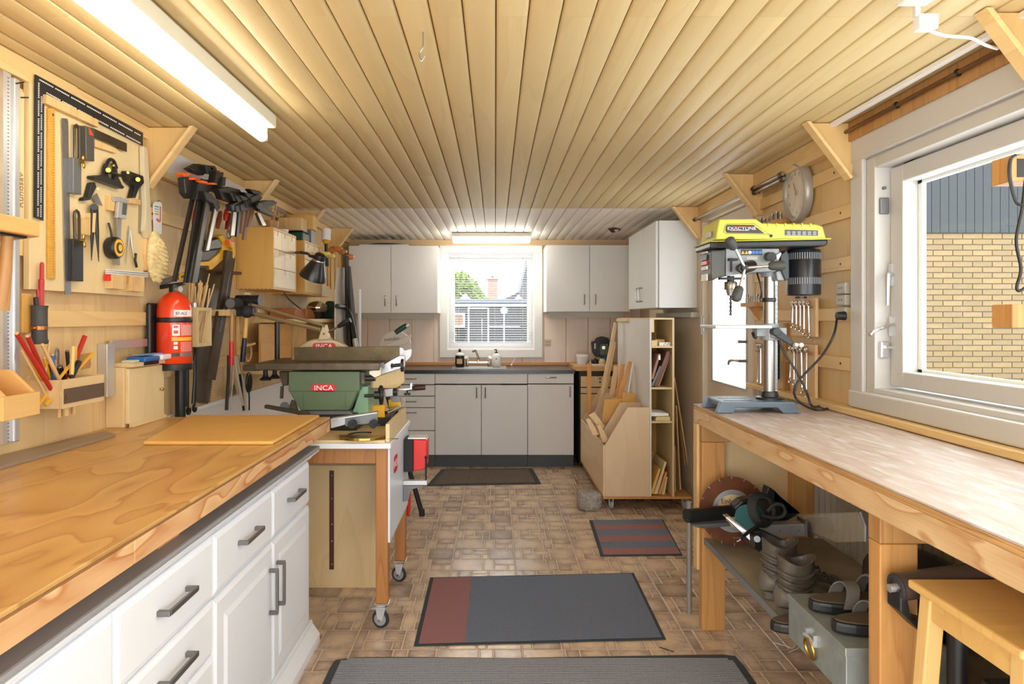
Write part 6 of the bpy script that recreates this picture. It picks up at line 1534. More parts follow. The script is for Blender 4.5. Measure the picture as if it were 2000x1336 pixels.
# casters
m_wheel = mat('wheel_grey', (150, 152, 158), 0.4)
def caster(x, y, brake):
    c = obj('caster', B().box(x-0.028, x+0.028, y-0.028, y+0.028, 0.098, 0.1045).cyl((x, y, 0.085), (x, y, 0.098), 0.022, n=14), m_chrome, ct, bevel=0.001)
    obj('tyre', B().torus((x-0.006, y-0.012, 0.038), (0.25, 1, 0), 0.030, 0.008, 24, 8), m_rubber, c, smooth=True)
    a = Vector((0.25, 1, 0)).normalized(); w0 = Vector((x-0.006, y-0.012, 0.038))
    obj('wheel', B().cyl(w0-a*0.009, w0+a*0.009, 0.026, n=22), m_wheel, c, smooth=True)
    obj('fork', B().prism([w0-a*0.016+Vector((-0.008, 0, -0.004)), w0-a*0.016+Vector((0.012, 0, -0.004)), w0-a*0.016+Vector((0.026, 0, 0.052)), w0-a*0.016+Vector((-0.016, 0, 0.052))], a*0.004).prism([w0+a*0.012+Vector((-0.008, 0, -0.004)), w0+a*0.012+Vector((0.012, 0, -0.004)), w0+a*0.012+Vector((0.026, 0, 0.052)), w0+a*0.012+Vector((-0.016, 0, 0.052))], a*0.004), m_alu, c, bevel=0.001)
    obj('axle', B().cyl(w0-a*0.02, w0-a*0.016, 0.006, n=10), m_chrome, c)
    if brake: obj('brake_lever', B().prism([(x-0.06, y-0.02, 0.078), (x-0.02, y-0.03, 0.098), (x+0.02, y-0.03, 0.098), (x-0.02, y-0.03, 0.084)], (0, 0.03, 0)), m_alu, c, bevel=0.002)
caster(cxR-0.026, 2.866, True); caster(cxR-0.02, 3.366, False); caster(-1.075, 2.866, True); caster(-1.075, 3.366, False)
# switch box on the panel
sw = thing('switch_box', 'red and black motor switch box on the cart side', 'switch box', WX(806, 920, -0.4))
sy = 3.26
za, zb_ = cz(922, sy), cz(858, sy)
x0_ = cxR+0.0085
obj('back_box', B().box(x0_, x0_+0.045, sy, sy+0.11, za, zb_), m_rubber, sw, bevel=0.004)
obj('red_cover', B().prism([(x0_+0.0455, sy+0.004, za+0.002), (x0_+0.1, sy+0.004, za+0.012), (x0_+0.11, sy+0.004, za+0.03), (x0_+0.112, sy+0.004, zb_-0.004), (x0_+0.0455, sy+0.004, zb_-0.002)], (0, 0.1, 0)), mat('switch_red', (222, 34, 22), 0.35), sw, bevel=0.005)
obj('top_cap', B().box(x0_+0.02, x0_+0.108, sy+0.006, sy+0.1, zb_, zb_+0.006), m_alu, sw)
br_ = thing('fence_bracket', 'grey metal bracket with black rod below the red switch box', 'bracket', (x0_, sy, cz(960, sy)))
obj('arm', B().box(x0_, x0_+0.115, sy-0.02, sy+0.01, cz(946, sy), cz(937, sy)), m_alu, br_, bevel=0.002)
obj('plate', B().prism([(x0_, sy-0.02, cz(946.5, sy)), (x0_+0.1, sy-0.02, cz(946.5, sy)), (x0_+0.04, sy-0.02, cz(955, sy)), (x0_+0.025, sy-0.02, cz(975, sy)), (x0_, sy-0.02, cz(978, sy))], (0, 0.03, 0)), m_grey, br_, bevel=0.002)
obj('rod', B().cyl((x0_+0.108, sy-0.005, cz(937, sy)), (x0_+0.108, sy-0.005, cz(893, sy)), 0.004, n=8).ball((x0_+0.108, sy-0.005, cz(893, sy)), 0.008, 8, 6), m_black, br_, smooth=True)
# box under the cart
e = thing('plywood_box', 'plywood box with dark brown strip standing under the saw cart', 'box', (-0.75, 3.45, 0))
yb_ = 3.27
x0b, x1b = AT(605, 0, yb_).x, AT(734, 0, yb_).x
z1b, z0b = cz(909, yb_), 0.002
obj('front', B().box(x0b-0.1, x1b, yb_, yb_+0.012, z0b, z1b), w_ply, e, bevel=0.002)
obj('side', B().box(x1b-0.012, x1b, yb_+0.0122, 3.62, z0b, z1b), w_ply, e, bevel=0.001)
obj('side', B().box(x0b-0.1, x0b-0.088, yb_+0.0122, 3.62, z0b, z1b), w_ply, e, bevel=0.001)
obj('lid', B().box(x0b-0.0875, x1b-0.0125, yb_+0.0122, 3.62, z1b-0.02, z1b-0.008), w_plyh, e)
obj('bottom', B().box(x0b-0.0875, x1b-0.0125, yb_+0.0122, 3.62, z0b, z0b+0.012), w_plyh, e)
st = obj('leather_strip', B().box(AT(643.5, 0, yb_).x, AT(652.5, 0, yb_).x, yb_-0.004, yb_-0.0002, cz(1112, yb_), cz(919, yb_)), mat('strip_brown', (92, 46, 34), 0.5), e, bevel=0.001)
for py in (929, 974, 1024, 1057, 1102): obj('rivet', B().ball(AT(648, py, yb_-0.004), 0.004, 8, 6), m_steel, st)
# ================================================================ TABLE SAW
YSW = 3.0
def sx_(px): return (px-CX)*YSW/F
def sz_(py): return H-(py-CY)*YSW/F
def S(x, y): return k6(x, y)
ts = thing('table_saw', 'green table saw with cast iron table standing on the wheeled cart', 'table saw', (-0.73, 3.1, 0.7925))
body = [S(548, 737), S(1168, 737), S(1168, 905), S(1150, 912), S(1075, 1077), S(650, 1077), S(555, 912), S(548, 900)]
obj('cabinet', B().fpoly(body, YSW+0.02, 0.36), m_green, ts, bevel=0.008, segs=3)
obj('cabinet_seam', B().fpoly([S(552, 906), S(1160, 906), S(1160, 912), S(552, 912)], YSW+0.018, 0.005), mat('green_dark', (70, 92, 60), 0.5), ts)
for xx in (678, 1042): obj('panel_seam', B().fpoly([S(xx, 925), S(xx+5, 925), S(xx+5, 1060), S(xx, 1060)], YSW+0.0185, 0.005), mat('green_dark', (70, 92, 60)), ts)
obj('side_casting', B().fpoly([S(1168, 870), S(1240, 865), S(1245, 1100), S(1100, 1108), S(1160, 930)], YSW+0.08, 0.26), mat('green_pale', (134, 176, 140), 0.4), ts, bevel=0.004)
obj('base', B().fpoly([S(650, 1078), S(1078, 1078), S(1110, 1112), S(640, 1112)], YSW+0.04, 0.3), m_grey, ts, bevel=0.002)
obj('base_plate', B().box(sx_(S(600, 0)[0]), sx_(S(1120, 0)[0]), YSW+0.05, YSW+0.36, 0.7925, sz_(S(0, 1113)[1])), m_dark, ts)
lgp = AT(*S(855, 880), YSW+0.018)
pt = rrect(0, 0, 0.11, 0.032, 0.0158)
o = obj('logo_plate', B().prism([(lgp.x+a, lgp.y, lgp.z+c) for a, c in pt], (0, 0.003, 0)), m_logo, ts)
text('lettering', 'INCA', 0.031, m_paper, frame_m((lgp.x, lgp.y-0.0006, lgp.z-0.001), (1, 0, 0), (0, 0, 1)), o, 0.0004, sx=1.15)
# table
zt_ = sz_(709)
tx0, tx1 = sx_(497), sx_(741)
obj('table', B().box(tx0, tx1, YSW, YSW+0.40, zt_-0.033, zt_), m_iron, ts, bevel=0.004)
obj('side_wing', B().box(tx0-0.075, tx0-0.001, YSW+0.06, YSW+0.36, zt_-0.04, zt_-0.014), m_iron, ts, bevel=0.003)
for x, y, r_ in ((350, 790, 0.024), (430, 775, 0.022)):
    p = AT(*S(x, y), YSW+0.07)
    obj('table_knob', B().lathe([(r_, 0), (r_*1.05, 0.006), (r_*0.6, 0.014), (r_*0.45, 0.02), (r_*0.4, 0.05)], p-Vector((0, 0, 0.012)), (0, 0, 1), 18), m_black, ts, smooth=True)
obj('trunnion', B().fpoly([S(465, 738), S(545, 738), S(542, 860), S(495, 865)], YSW+0.1, 0.05), m_iron, ts, bevel=0.003)
obj('trunnion', B().fpoly([S(1160, 740), S(1210, 740), S(1215, 850), S(1180, 850)], YSW+0.05, 0.05), m_iron, ts, bevel=0.003)
obj('tilt_arm', B().fpoly([S(478, 866), S(500, 868), S(494, 975), S(472, 972)], YSW+0.11, 0.02), m_iron, ts, bevel=0.002)
# fence
yf = YSW+0.18
f_ = obj('rip_fence', B().fpoly([S(598, 528), S(1512, 518), S(1515, 630), S(1400, 645), S(598, 645)], yf, 0.012), mat('fence_bronze', (90, 78, 54), 0.4, 0.7, noise=0.35, nscale=12), ts, bevel=0.002)
obj('fence_back', B().fpoly([S(600, 640), S(1400, 640), S(1400, 648), S(600, 648)], yf+0.0125, 0.05), m_iron, f_)
for x, y in ((620, 585), (1293, 577), (1262, 620)): obj('bolt', B().cyl(AT(*S(x, y), yf-0.002), AT(*S(x, y), yf), 0.004, n=8), m_dark, f_)
obj('fence_clamp', B().fpoly([S(1352, 690), S(1510, 600), S(1560, 600), S(1560, 700), S(1350, 770)], yf-0.03, 0.03), m_alu, f_, bevel=0.003)
obj('clamp_knob', B().cyl(AT(*S(1440, 690), yf-0.04), AT(*S(1520, 680), yf-0.04), 0.008, n=10).cyl(AT(*S(1530, 684), yf-0.04), AT(*S(1550, 684), yf-0.04), 0.03, n=14).cyl(AT(*S(1446, 690), yf-0.04), AT(*S(1452, 690), yf-0.04), 0.014, n=8), m_black, f_, smooth=True)
obj('slide_rail', B().fpoly([S(1250, 735), S(1352, 700), S(1352, 770), S(1300, 792), S(1250, 760)], YSW+0.02, 0.03), mat('rail_alu', (214, 206, 188), 0.4, 0.3), ts, bevel=0.002)
obj('ply_chute', B().prism([AT(*S(1285, 800), YSW+0.1), AT(*S(1555, 700), YSW+0.25), AT(*S(1555, 830), YSW+0.25), AT(*S(1490, 880), YSW+0.22), AT(*S(1285, 880), YSW+0.1)], (-0.012, 0.012, 0)), w_ply, ts)
obj('lock_knob', B().cyl(AT(*S(1215, 798), YSW+0.03), AT(*S(1305, 798), YSW+0.03), 0.012, n=12), m_black, ts, smooth=True)
# guard
yg = YSW+0.25
arc_pts = []
for i in range(25):
    a = PI-(PI)*i/24; arc_pts.append((845+278*math.cos(a), 648-200*math.sin(a)))
gd = obj('blade_guard', B().fpoly([S(*p) for p in arc_pts], yg, 0.035), mat('guard_tan', (176, 160, 126), 0.4, 0.5), ts, bevel=0.008, segs=3)
obj('guard_neck', B().fpoly([S(800, 470), S(842, 335), S(875, 328), S(905, 440), S(930, 460)], yg-0.004, 0.03), mat('guard_tan', (176, 160, 126)), gd, bevel=0.004)
for y in (345, 410): obj('bolt', B().cyl(AT(*S(857, y), yg-0.006), AT(*S(857, y), yg-0.003), 0.005, n=8), m_dark, gd)
gp = AT(*S(860, 517), yg-0.0005)
o = obj('logo_plate', B().prism([(gp.x+a, gp.y-0.002, gp.z+c) for a, c in pt], (0, 0.002, 0)), m_logo, gd)
text('lettering', 'INCA', 0.029, m_paper, frame_m((gp.x, gp.y-0.0028, gp.z-0.001), (1, 0, 0), (0, 0, 1)), o, 0.0004, sx=1.15)
m_rod = mat('rod_tan', (170, 150, 112), 0.35, 0.6)
ar = obj('guard_arm', B().tube([AT(*S(205, 150), yg+0.06), AT(*S(500, 235), yg+0.03), AT(*S(850, 335), yg)], 0.008, 8), m_rod, ts, smooth=True)
obj('lower_rod', B().tube([AT(*S(250, 235), yg+0.06), AT(*S(540, 305), yg+0.03), AT(*S(830, 375), yg)], 0.011, 8), m_rod, ar, smooth=True)
obj('pivot', B().ball(AT(*S(190, 215), yg+0.06), 0.032, 12, 8), m_rubber, ar, smooth=True)
obj('pivot_cap', B().ball(AT(*S(208, 158), yg+0.06), 0.018, 12, 8), m_dark, ar, smooth=True)
obj('post', B().cyl(AT(*S(452, 305), yg+0.05), AT(*S(452, 640), yg+0.05), 0.0125, n=12), m_dark, ts, smooth=True)
lv = obj('lever', B().tube([AT(*S(900, 395), yg), AT(*S(985, 345), yg-0.01)], 0.005, 8), m_steel, gd, smooth=True)
obj('grip', B().tube([AT(*S(980, 348), yg-0.01), AT(*S(1030, 318), yg-0.015), AT(*S(1088, 290), yg-0.02)], [0.009, 0.014, 0.012], 10), m_black, lv, smooth=True)
# handwheel
hw = obj('handwheel', B().cyl(AT(*S(1210, 950), YSW+0.06), AT(*S(1330, 945), YSW+0.06), 0.007, n=10), m_dark, ts, smooth=True)
cw = AT(*S(1355, 942), YSW+0.06)
obj('rim', B().torus(cw, (1, 0.25, 0), 0.036, 0.009, 24, 8), m_black, hw, smooth=True)
obj('hub', B().cyl(cw-Vector((0.03, 0, 0)), cw+Vector((0.006, 0, 0)), 0.018, n=14), m_black, hw, smooth=True)
for k in range(3):
    a = k*2.094; obj('spoke', B().cyl(cw, cw+Vector((0, math.cos(a), math.sin(a)))*0.034, 0.005, n=8), m_black, hw, smooth=True)
# long iron bar beside the saw
e = thing('iron_straightedge', 'dark iron bar lying across the cart left of the green saw', 'bar', AT(*S(600, 1090), 2.98))
p0, p1 = AT(*S(340, 1030), 2.96), AT(*S(720, 1100), 2.96)
obj('bar', B().prism([p0, p1, p1+Vector((0, 0, -0.014)), p0+Vector((0, 0, -0.014))], (0, 0.03, 0)), m_iron, e, bevel=0.001)
obj('knob', B().cyl(AT(*S(515, 1040), 2.99), AT(*S(515, 1040), 3.02), 0.02, n=14), m_black, e, smooth=True)
obj('quadrant', B().fpoly([S(530, 1060), S(560, 1030), S(575, 985), S(600, 1000), S(625, 1075), S(560, 1085)], 2.995, 0.02), m_iron, e)
# mitre gauge in front
ym = 2.84
mg = thing('mitre_gauge', 'mitre gauge with brass quadrant in front of the table saw', 'mitre gauge', AT(*S(1190, 1290), ym))
def MG(x, y, yy=ym): return AT(*S(x, y), yy)
obj('fence_bar', B().fpoly([S(1040, 1135), S(1320, 1095), S(1325, 1180), S(1045, 1215)], ym+0.02, 0.01), m_grey, mg, bevel=0.001)
obj('extension', B().fpoly([S(915, 1165), S(1042, 1138), S(1042, 1200), S(918, 1232)], ym+0.022, 0.02), m_alu, mg, bevel=0.001)
obj('top_edge', B().fpoly([S(915, 1150), S(1320, 1092), S(1320, 1100), S(915, 1165)], ym, 0.05), m_alu, mg)
qd = []
for i in range(17):
    a = PI+PI*i/16; qd.append((1192+145*math.cos(a), 1200-90*math.sin(a)))
zq = 0.80
c0 = MG(1192, 1240)
q2 = [(c0.x-0.098, ym+0.018), (c0.x+0.098, ym+0.018)]+[(c0.x+0.098*math.cos(-PI*i/14), ym+0.018+0.085*math.sin(-PI*i/14)) for i in range(1, 14)]
obj('quadrant', B().prism([(a, b_, 0.7935) for a, b_ in q2], (0, 0, 0.012)), m_brass, mg, bevel=0.002)
obj('slot', B().torus((c0.x, ym+0.018, 0.8062), (0, 0, 1), 0.062, 0.004, 12, 4, 0.4, 2.74), m_dark, mg)
for x, y in ((1108, 1192), (1292, 1190)):
    p = MG(x, y, ym)
    obj('clamp_knob', B().cyl((p.x, ym+0.02, p.z), (p.x, ym-0.02, p.z), 0.014, 0.018, 12).cyl((p.x, ym-0.02, p.z), (p.x+0.03, ym-0.02, p.z-0.002), 0.004, n=8), m_rubber, mg, smooth=True)
obj('guide_bar', B().box(c0.x-0.01, c0.x+0.15, ym-0.01, ym+0.005, 0.7925, 0.7934), m_iron, mg)
# yellow tool and vise at the cart's right end
yv = 3.18
vs_ = thing('drill_vise', 'yellow clamping vise with chrome guide and black crank on the cart', 'vise', AT(*S(1330, 1140), yv))
def V(x, y, yy=yv): return AT(*S(x, y), yy)
obj('jaw', B().fpoly([S(1255, 1035), S(1385, 1028), S(1390, 1140), S(1255, 1140)], yv, 0.06), m_yellow, vs_, bevel=0.004)
obj('rear_jaw', B().fpoly([S(1415, 985), S(1510, 950), S(1530, 1050), S(1420, 1060)], yv+0.12, 0.03), m_yellow, vs_, bevel=0.004)
obj('guide', B().cyl(V(1395, 1105), V(1510, 1045, yv+0.13), 0.013, n=12), m_chrome, vs_, smooth=True)
obj('screw_block', B().fpoly([S(1380, 890), S(1460, 880), S(1470, 950), S(1390, 960)], yv+0.02, 0.05), m_alu, vs_, bevel=0.003)
obj('cable', B().tube(spline([V(1525, 965), V(1555, 985), V(1555, 1025), V(1530, 1045)]), 0.004, 6), m_alu, vs_, smooth=True)
obj('side_knob', B().cyl(V(1460, 915), V(1495, 915), 0.018, n=14), m_black, vs_, smooth=True)
obj('post', B().fpoly([S(1440, 950), S(1520, 950), S(1525, 1000), S(1445, 1000)], yv+0.06, 0.02), m_grey, vs_, bevel=0.002)
obj('base', B().box(V(1260, 0).x, V(1420, 0).x, yv, yv+0.15, 0.7925, V(0, 1140).z), m_dark, vs_)
cr = thing('clamp_crank', 'grey clamp with dark crank handle in front of the drawers', 'clamp', AT(*S(1620, 900), 3.3))
obj('frame', B().fpoly([S(1500, 885), S(1605, 880), S(1605, 838), S(1625, 835), S(1628, 892), S(1570, 905), S(1500, 900)], 3.3, 0.02), m_alu, cr, bevel=0.002)
obj('handle', B().tube([V(1625, 880, 3.3), V(1660, 878, 3.3), V(1740, 876, 3.3)], [0.008, 0.014, 0.012], 10), mat('handle_maroon', (60, 30, 34), 0.4), cr, smooth=True)
obj('foot_knob', B().cyl(V(1582, 900, 3.3), V(1582, 925, 3.3), 0.004, n=8).cyl(V(1582, 925, 3.3), V(1582, 940, 3.3), 0.016, n=12), m_dark, cr, smooth=True)
obj('bar', B().tube([V(1500, 893, 3.3), V(1470, 893, 3.24)], 0.006, 8), m_alu, cr)

# ================================================================ MITRE SAW ON ITS STAND
yM = 4.4
def MS(x, y, yy=yM): return AT(*k6(x, y), yy)
ms = thing('mitre_saw', 'mitre saw with grey blade guard and green handle on a folding stand', 'mitre saw', (MS(1480, 650).x, yM, 0.86))
c = MS(1475, 520)
def disc(cx_, cy_, r1, r2, a0, a1, n=18, sc=1.0): return [(cx_+r1*math.cos(a0+(a1-a0)*i/n), cy_-r1*math.sin(a0+(a1-a0)*i/n)) for i in range(n+1)]
obj('upper_guard', B().fpoly([k6(*p) for p in disc(1475, 520, 140, 0, -0.15, PI+0.35)]+[k6(1390, 600)], yM, 0.05), mat('guard_grey', (196, 186, 172), 0.4), ms, bevel=0.004)
bl_ = obj('saw_blade', B().cyl(MS(1530, 565, yM+0.02), MS(1530, 565, yM+0.024), 0.068, n=36), m_steel, ms)
tt = B(); bc = MS(1530, 565, yM+0.022)
for i in range(36):
    a = 2*PI*i/36; u = Vector((math.cos(a), 0, math.sin(a))); w = Vector((-math.sin(a), 0, math.cos(a)))
    tt.add([bc+u*0.066-w*0.003, bc+u*0.075, bc+u*0.066+w*0.005], [(0, 1, 2)])
o = obj('teeth', tt, m_steel, bl_); o['kind'] = 'stuff'
obj('arbor', B().cyl(MS(1525, 560, yM-0.01), MS(1525, 560, yM+0.03), 0.022, n=16), m_alu, ms, smooth=True)
obj('guard_arm', B().fpoly([k6(1400, 500), (k6(1540, 450)), k6(1610, 410), k6(1620, 440), k6(1570, 500), k6(1420, 530)], yM-0.012, 0.012), mat('guard_grey', (196, 186, 172)), ms, bevel=0.002)
obj('handle', B().tube([MS(1480, 400), MS(1530, 365), MS(1580, 335)], [0.016, 0.018, 0.016], 12), m_dkgreen, ms, smooth=True)
obj('handle_tip', B().ball(MS(1578, 340), 0.017, 10, 6), m_alu, ms, smooth=True)
text('lettering', 'metabo', 0.032, m_black, frame_m(MS(1447, 455, yM-0.0008), (1, 0, 0.12), (0, 0, 1)), ms, 0.0005)
mb = MS(1475, 640)
obj('motor', B().cyl((mb.x-0.02, yM+0.05, c.z), (mb.x-0.02, yM+0.2, c.z), 0.045, n=16), m_dkgreen, ms, smooth=True)
obj('pivot_arm', B().prism([(mb.x-0.1, yM+0.06, 0.93), (mb.x-0.04, yM+0.06, 0.93), (mb.x, yM+0.06, 1.1), (mb.x-0.06, yM+0.06, 1.1)], (0, 0.04, 0)), m_alu, ms, bevel=0.004)
obj('saw_table', B().cyl((mb.x-0.08, yM+0.05, 0.905), (mb.x-0.08, yM+0.05, 0.935), 0.11, n=28), m_alu, ms, smooth=True)
obj('base', B().box(mb.x-0.22, mb.x+0.04, yM-0.02, yM+0.16, 0.863, 0.9045), m_dkgreen, ms, bevel=0.006)
sd = thing('saw_stand', 'folding saw stand with red and black legs beyond the cart', 'stand', (mb.x, yM, 0))
obj('beam', B().box(mb.x-0.25, mb.x+0.02, yM+0.03, yM+0.1, 0.82, 0.8625), m_red, sd, bevel=0.003)
ft = ZP(824, 1008, 0.0)
for (fx_, fy_, tx_, ty_) in ((ft.x, ft.y, mb.x-0.06, yM+0.03), (mb.x-0.3, 4.2, mb.x-0.15, yM+0.04), (mb.x+0.0, 4.85, mb.x-0.02, yM+0.09), (mb.x-0.3, 4.85, mb.x-0.15, yM+0.09)):
    lgx = obj('leg', B().tube([(tx_, ty_, 0.8195), (fx_, fy_, 0.02)], 0.016, 10), m_black, sd, smooth=True)
    obj('foot', B().cyl((fx_, fy_, 0.0), (fx_, fy_, 0.045), 0.02, 0.018, 12), m_rubber, lgx, smooth=True)
p0, p1 = AT(793, 935, 4.42), AT(797, 993, 4.30)
obj('brace', B().tube([p0, AT(800, 960, 4.38), (p1.x, p1.y, 0.05)], 0.012, 8), m_red, sd, smooth=True)
# ================================================================ MATS AND STONE
def flat_mat(name, lab, pts, th, m_, bev=0.003):
    return tag(obj(name, B().prism([Vector((p.x, p.y, 0.0018)) for p in [ZP(a, b, 0.0) for a, b in pts]], (0, 0, th)), m_, bevel=bev), lab, 'mat')
m_mb = mat('mat_blue', (108, 118, 138), 0.95, noise=0.12, nscale=120, bump=0.5, bscale=400)
m_mr = mat('mat_red', (154, 108, 108), 0.95, noise=0.12, nscale=120, bump=0.5, bscale=400)
m_mbk = mat('mat_edge', (52, 56, 64), 0.9)
def woven(name, lab, corners, bands, border=0.012):
    P = [ZP(a, b, 0.0) for a, b in corners]                      # far-left, far-right, near-right, near-left
    z0, z1 = 0.0018, 0.0065
    e = thing(name, lab, 'mat', (P[0]+P[2])/2)
    obj('edge', B().prism([Vector((p.x, p.y, z0)) for p in P], (0, 0, z1-z0)), m_mbk, e, bevel=0.002)
    def q(u, v): a = P[0].lerp(P[1], u); c = P[3].lerp(P[2], u); r = a.lerp(c, v); return Vector((r.x, r.y, z1))
    for n_, u0, u1, v0, v1, m_ in bands:
        obj(n_, B().prism([q(u0, v0), q(u1, v0), q(u1, v1), q(u0, v1)], (0, 0, 0.0022)), m_, e)
woven('door_mat', 'dark blue door mat with one dusky red end in the middle of the floor', [(840, 1130), (1238, 1121), (1301, 1251), (808, 1264)], [('red_field', 0.018, 0.2, 0.02, 0.98, m_mr), ('blue_field', 0.2, 0.985, 0.02, 0.98, m_mb)])
st_ = [0.02, 0.155, 0.32, 0.485, 0.655, 0.82, 0.975]
woven('door_mat', 'small door mat with dark and dusky red stripes', [(1151, 1018), (1295, 1016), (1333, 1086), (1173, 1088)], [('stripe', 0.04, 0.98, a, c, m_mb if i % 2 == 0 else m_mr) for i, (a, c) in enumerate(zip(st_[:-1], st_[1:]))])
woven('door_mat', 'dark brown door mat in front of the sink cabinet', [(862, 918), (1040, 916), (1057, 946), (833, 950)], [('pile', 0.05, 0.95, 0.08, 0.93, mat('mat_brown', (104, 92, 82), 0.95, noise=0.35, nscale=70, bump=0.6, bscale=300))])
e = thing('ribbed_mat', 'grey ribbed rubber-edged mat at the bottom of the photo', 'mat', (0.1, 2.1, 0.0))
m_rib = mat('rib_grey', (150, 153, 160), 0.95, noise=0.3, nscale=260, bump=0.5, bscale=500)
out = [ZP(645, 1306, 0), ZP(655, 1292, 0), ZP(690, 1287, 0), ZP(760, 1286, 0), ZP(1000, 1288, 0), ZP(1410, 1281, 0), ZP(1436, 1284, 0), ZP(1452, 1302, 0)]
yl_, yr_ = out[0], out[-1]
poly = [Vector((p.x, p.y, 0.0018)) for p in out]+[Vector((yr_.x+0.0, 1.75, 0.0018)), Vector((yl_.x, 1.75, 0.0018))]
obj('edge', B().prism(poly, (0, 0, 0.005)), mat('mat_rubber', (62, 66, 72), 0.8), e, bevel=0.002)
rb = B(); k = 0
yy = 2.578
while yy > 1.78:
    x0_ = yl_.x+0.03+(0.02 if k < 1 else 0); x1_ = yr_.x-0.03-(0.015 if k < 1 else 0)
    rb.box(x0_, x1_, yy-0.0115, yy, 0.0069, 0.0115); yy -= 0.0165; k += 1
o = obj('ribs', rb, m_rib, e, bevel=0.0015); o['kind'] = 'stuff'
# granite quern stone
sx, sy = AT(1151, 0, 4.63).x, 4.63
e = thing('granite_stone', 'round granite stone with a hole standing on the floor', 'stone', (sx, sy, 0))
b = B(); n = 40
prof = [(0.070, 0.002), (0.081, 0.02), (0.086, 0.06), (0.082, 0.10), (0.074, 0.112), (0.018, 0.114), (0.014, 0.08)]
b.lathe(prof, (sx, sy, 0), n=n)
rr = random.Random(4)
b.v = [Vector((v.x+rr.uniform(-0.0025, 0.0025), v.y+rr.uniform(-0.0025, 0.0025), max(0.0018, v.z+rr.uniform(-0.002, 0.002)))) for v in b.v]
obj('body', b, mat('granite', (168, 160, 154), 0.85, noise=0.4, nscale=60, bump=0.8, bscale=90), e, smooth=60)

# ================================================================ LUMBER CART
def k10(x, y): return (x/3.107+1100, y/3.107+580)
yL, yL2 = 4.6, 5.8
w_lc = wood('lumber_birch', (228, 200, 166), (210, 176, 138), 'Y', 5, 5, 4, 0.3, 0.5, 0.03, fine=0.1)
w_lcf = wood('lumber_front', (220, 190, 158), (202, 168, 132), 'Z', 5, 4, 4, 0.3, 0.5, 0.03, fine=0.1)
lc = thing('lumber_cart', 'tall birch plywood lumber cart on casters with shelves and offcut bin', 'cart', (1.0, 5.2, 0))
xA, xB, xC, xD = 0.728, 1.042, 1.208, 1.325
zb_ = 0.075
obj('base', B().box(xA, xD, yL, yL2, zb_, zb_+0.018), w_leg, lc, bevel=0.002)
def rack_panel(y, x_end, low=0.437, hi=0.693, top_x=0.893, mm=w_lcf):
    obj('bin_panel', B().prism([(xA+0.0125, y, zb_+0.0185), (xA+0.0125, y, low), (top_x, y, hi), (x_end, y, hi), (x_end, y, zb_+0.0185)], (0, 0.012, 0)), mm, lc, bevel=0.001)
rack_panel(yL, xB-0.001); rack_panel(4.86, xB-0.001); rack_panel(5.18, xB-0.001); rack_panel(5.48, xB-0.001); rack_panel(5.786, xB-0.001)
obj('bin_side', B().box(xA, xA+0.012, yL, yL2, zb_+0.0185, 0.437), w_lc, lc, bevel=0.001)
obj('tall_panel', B().box(xB, xB+0.012, yL, yL2, zb_+0.0185, 1.285), mat('panel_greywhite', (216, 212, 204), 0.5, noise=0.04, nscale=5), lc, bevel=0.001)
obj('tall_panel', B().box(xC-0.014, xC, yL, yL2, zb_+0.0185, 1.285), w_board, lc, bevel=0.001)
obj('top', B().box(xB, xC, yL, yL2, 1.2855, 1.297), w_board, lc, bevel=0.001)
obj('back', B().box(xB+0.0125, xC-0.0145, yL+0.45, yL+0.46, zb_+0.0185, 1.285), w_gold, lc)
SHZ = [H-(676-CY)*yL/F, H-(757-CY)*yL/F, H-(823-CY)*yL/F]
for z in SHZ: obj('shelf', B().box(xB+0.0125, xC-0.0145, yL+0.002, yL+0.449, z-0.012, z), w_board, lc, bevel=0.001)
obj('cleat', B().box(xB+0.0125, xB+0.03, yL+0.003, yL+0.02, 1.2, 1.285), w_board, lc)
for (x, y) in ((xA+0.06, yL+0.04), (xD-0.04, yL+0.04), (xA+0.06, yL2-0.06), (xD-0.04, yL2-0.06)):
    c = obj('caster', B().box(x-0.02, x+0.02, y-0.02, y+0.02, 0.069, 0.0748), m_chrome, lc)
    obj('wheel', B().cyl((x-0.01, y, 0.027), (x+0.01, y, 0.027), 0.025, n=18), m_wheel, c, smooth=True)
    obj('fork', B().box(x-0.015, x-0.011, y-0.01, y+0.012, 0.02, 0.069).box(x+0.011, x+0.015, y-0.01, y+0.012, 0.02, 0.069), m_alu, c)
# offcuts standing in the bin
def offcut(lab, pts, y, d, m_, lean=0.0, cat='offcut'):
    P = [AT(*k10(a, b), y) for a, b in pts]
    return tag(obj('offcut', B().prism(P, (0, d, 0)), m_, bevel=0.002), lab, cat, 'offcuts in the lumber cart')
w_or = wood('orange_offcut', (222, 160, 92), (196, 126, 62), 'Z', 9, 9, 6, 0.4, 0.5, 0.08)
w_pl = wood('pale_offcut', (226, 192, 150), (204, 160, 112), 'Z', 9, 9, 6, 0.35, 0.5, 0.08)
offcut('longest thin slat leaning in the lumber cart', [(205, 690), (312, 155), (325, 158), (322, 200), (228, 690)], 5.55, 0.03, w_pl)
offcut('second long pale slat leaning in the lumber cart', [(228, 660), (305, 272), (322, 274), (250, 660)], 5.66, 0.02, w_pl)
offcut('upright orange slat at the back of the lumber cart', [(148, 720), (148, 405), (172, 405), (170, 700)], 5.62, 0.03, w_or)
offcut('pale board leaning right behind the orange ones', [(278, 620), (312, 418), (340, 420), (308, 620)], 5.36, 0.025, w_pl)
offcut('orange board leaning in the middle of the lumber cart', [(312, 640), (352, 408), (374, 408), (340, 640)], 5.28, 0.02, w_or)
offcut('orange board leaning farthest right in the bin', [(318, 640), (398, 388), (422, 396), (348, 640)], 5.10, 0.02, w_or)
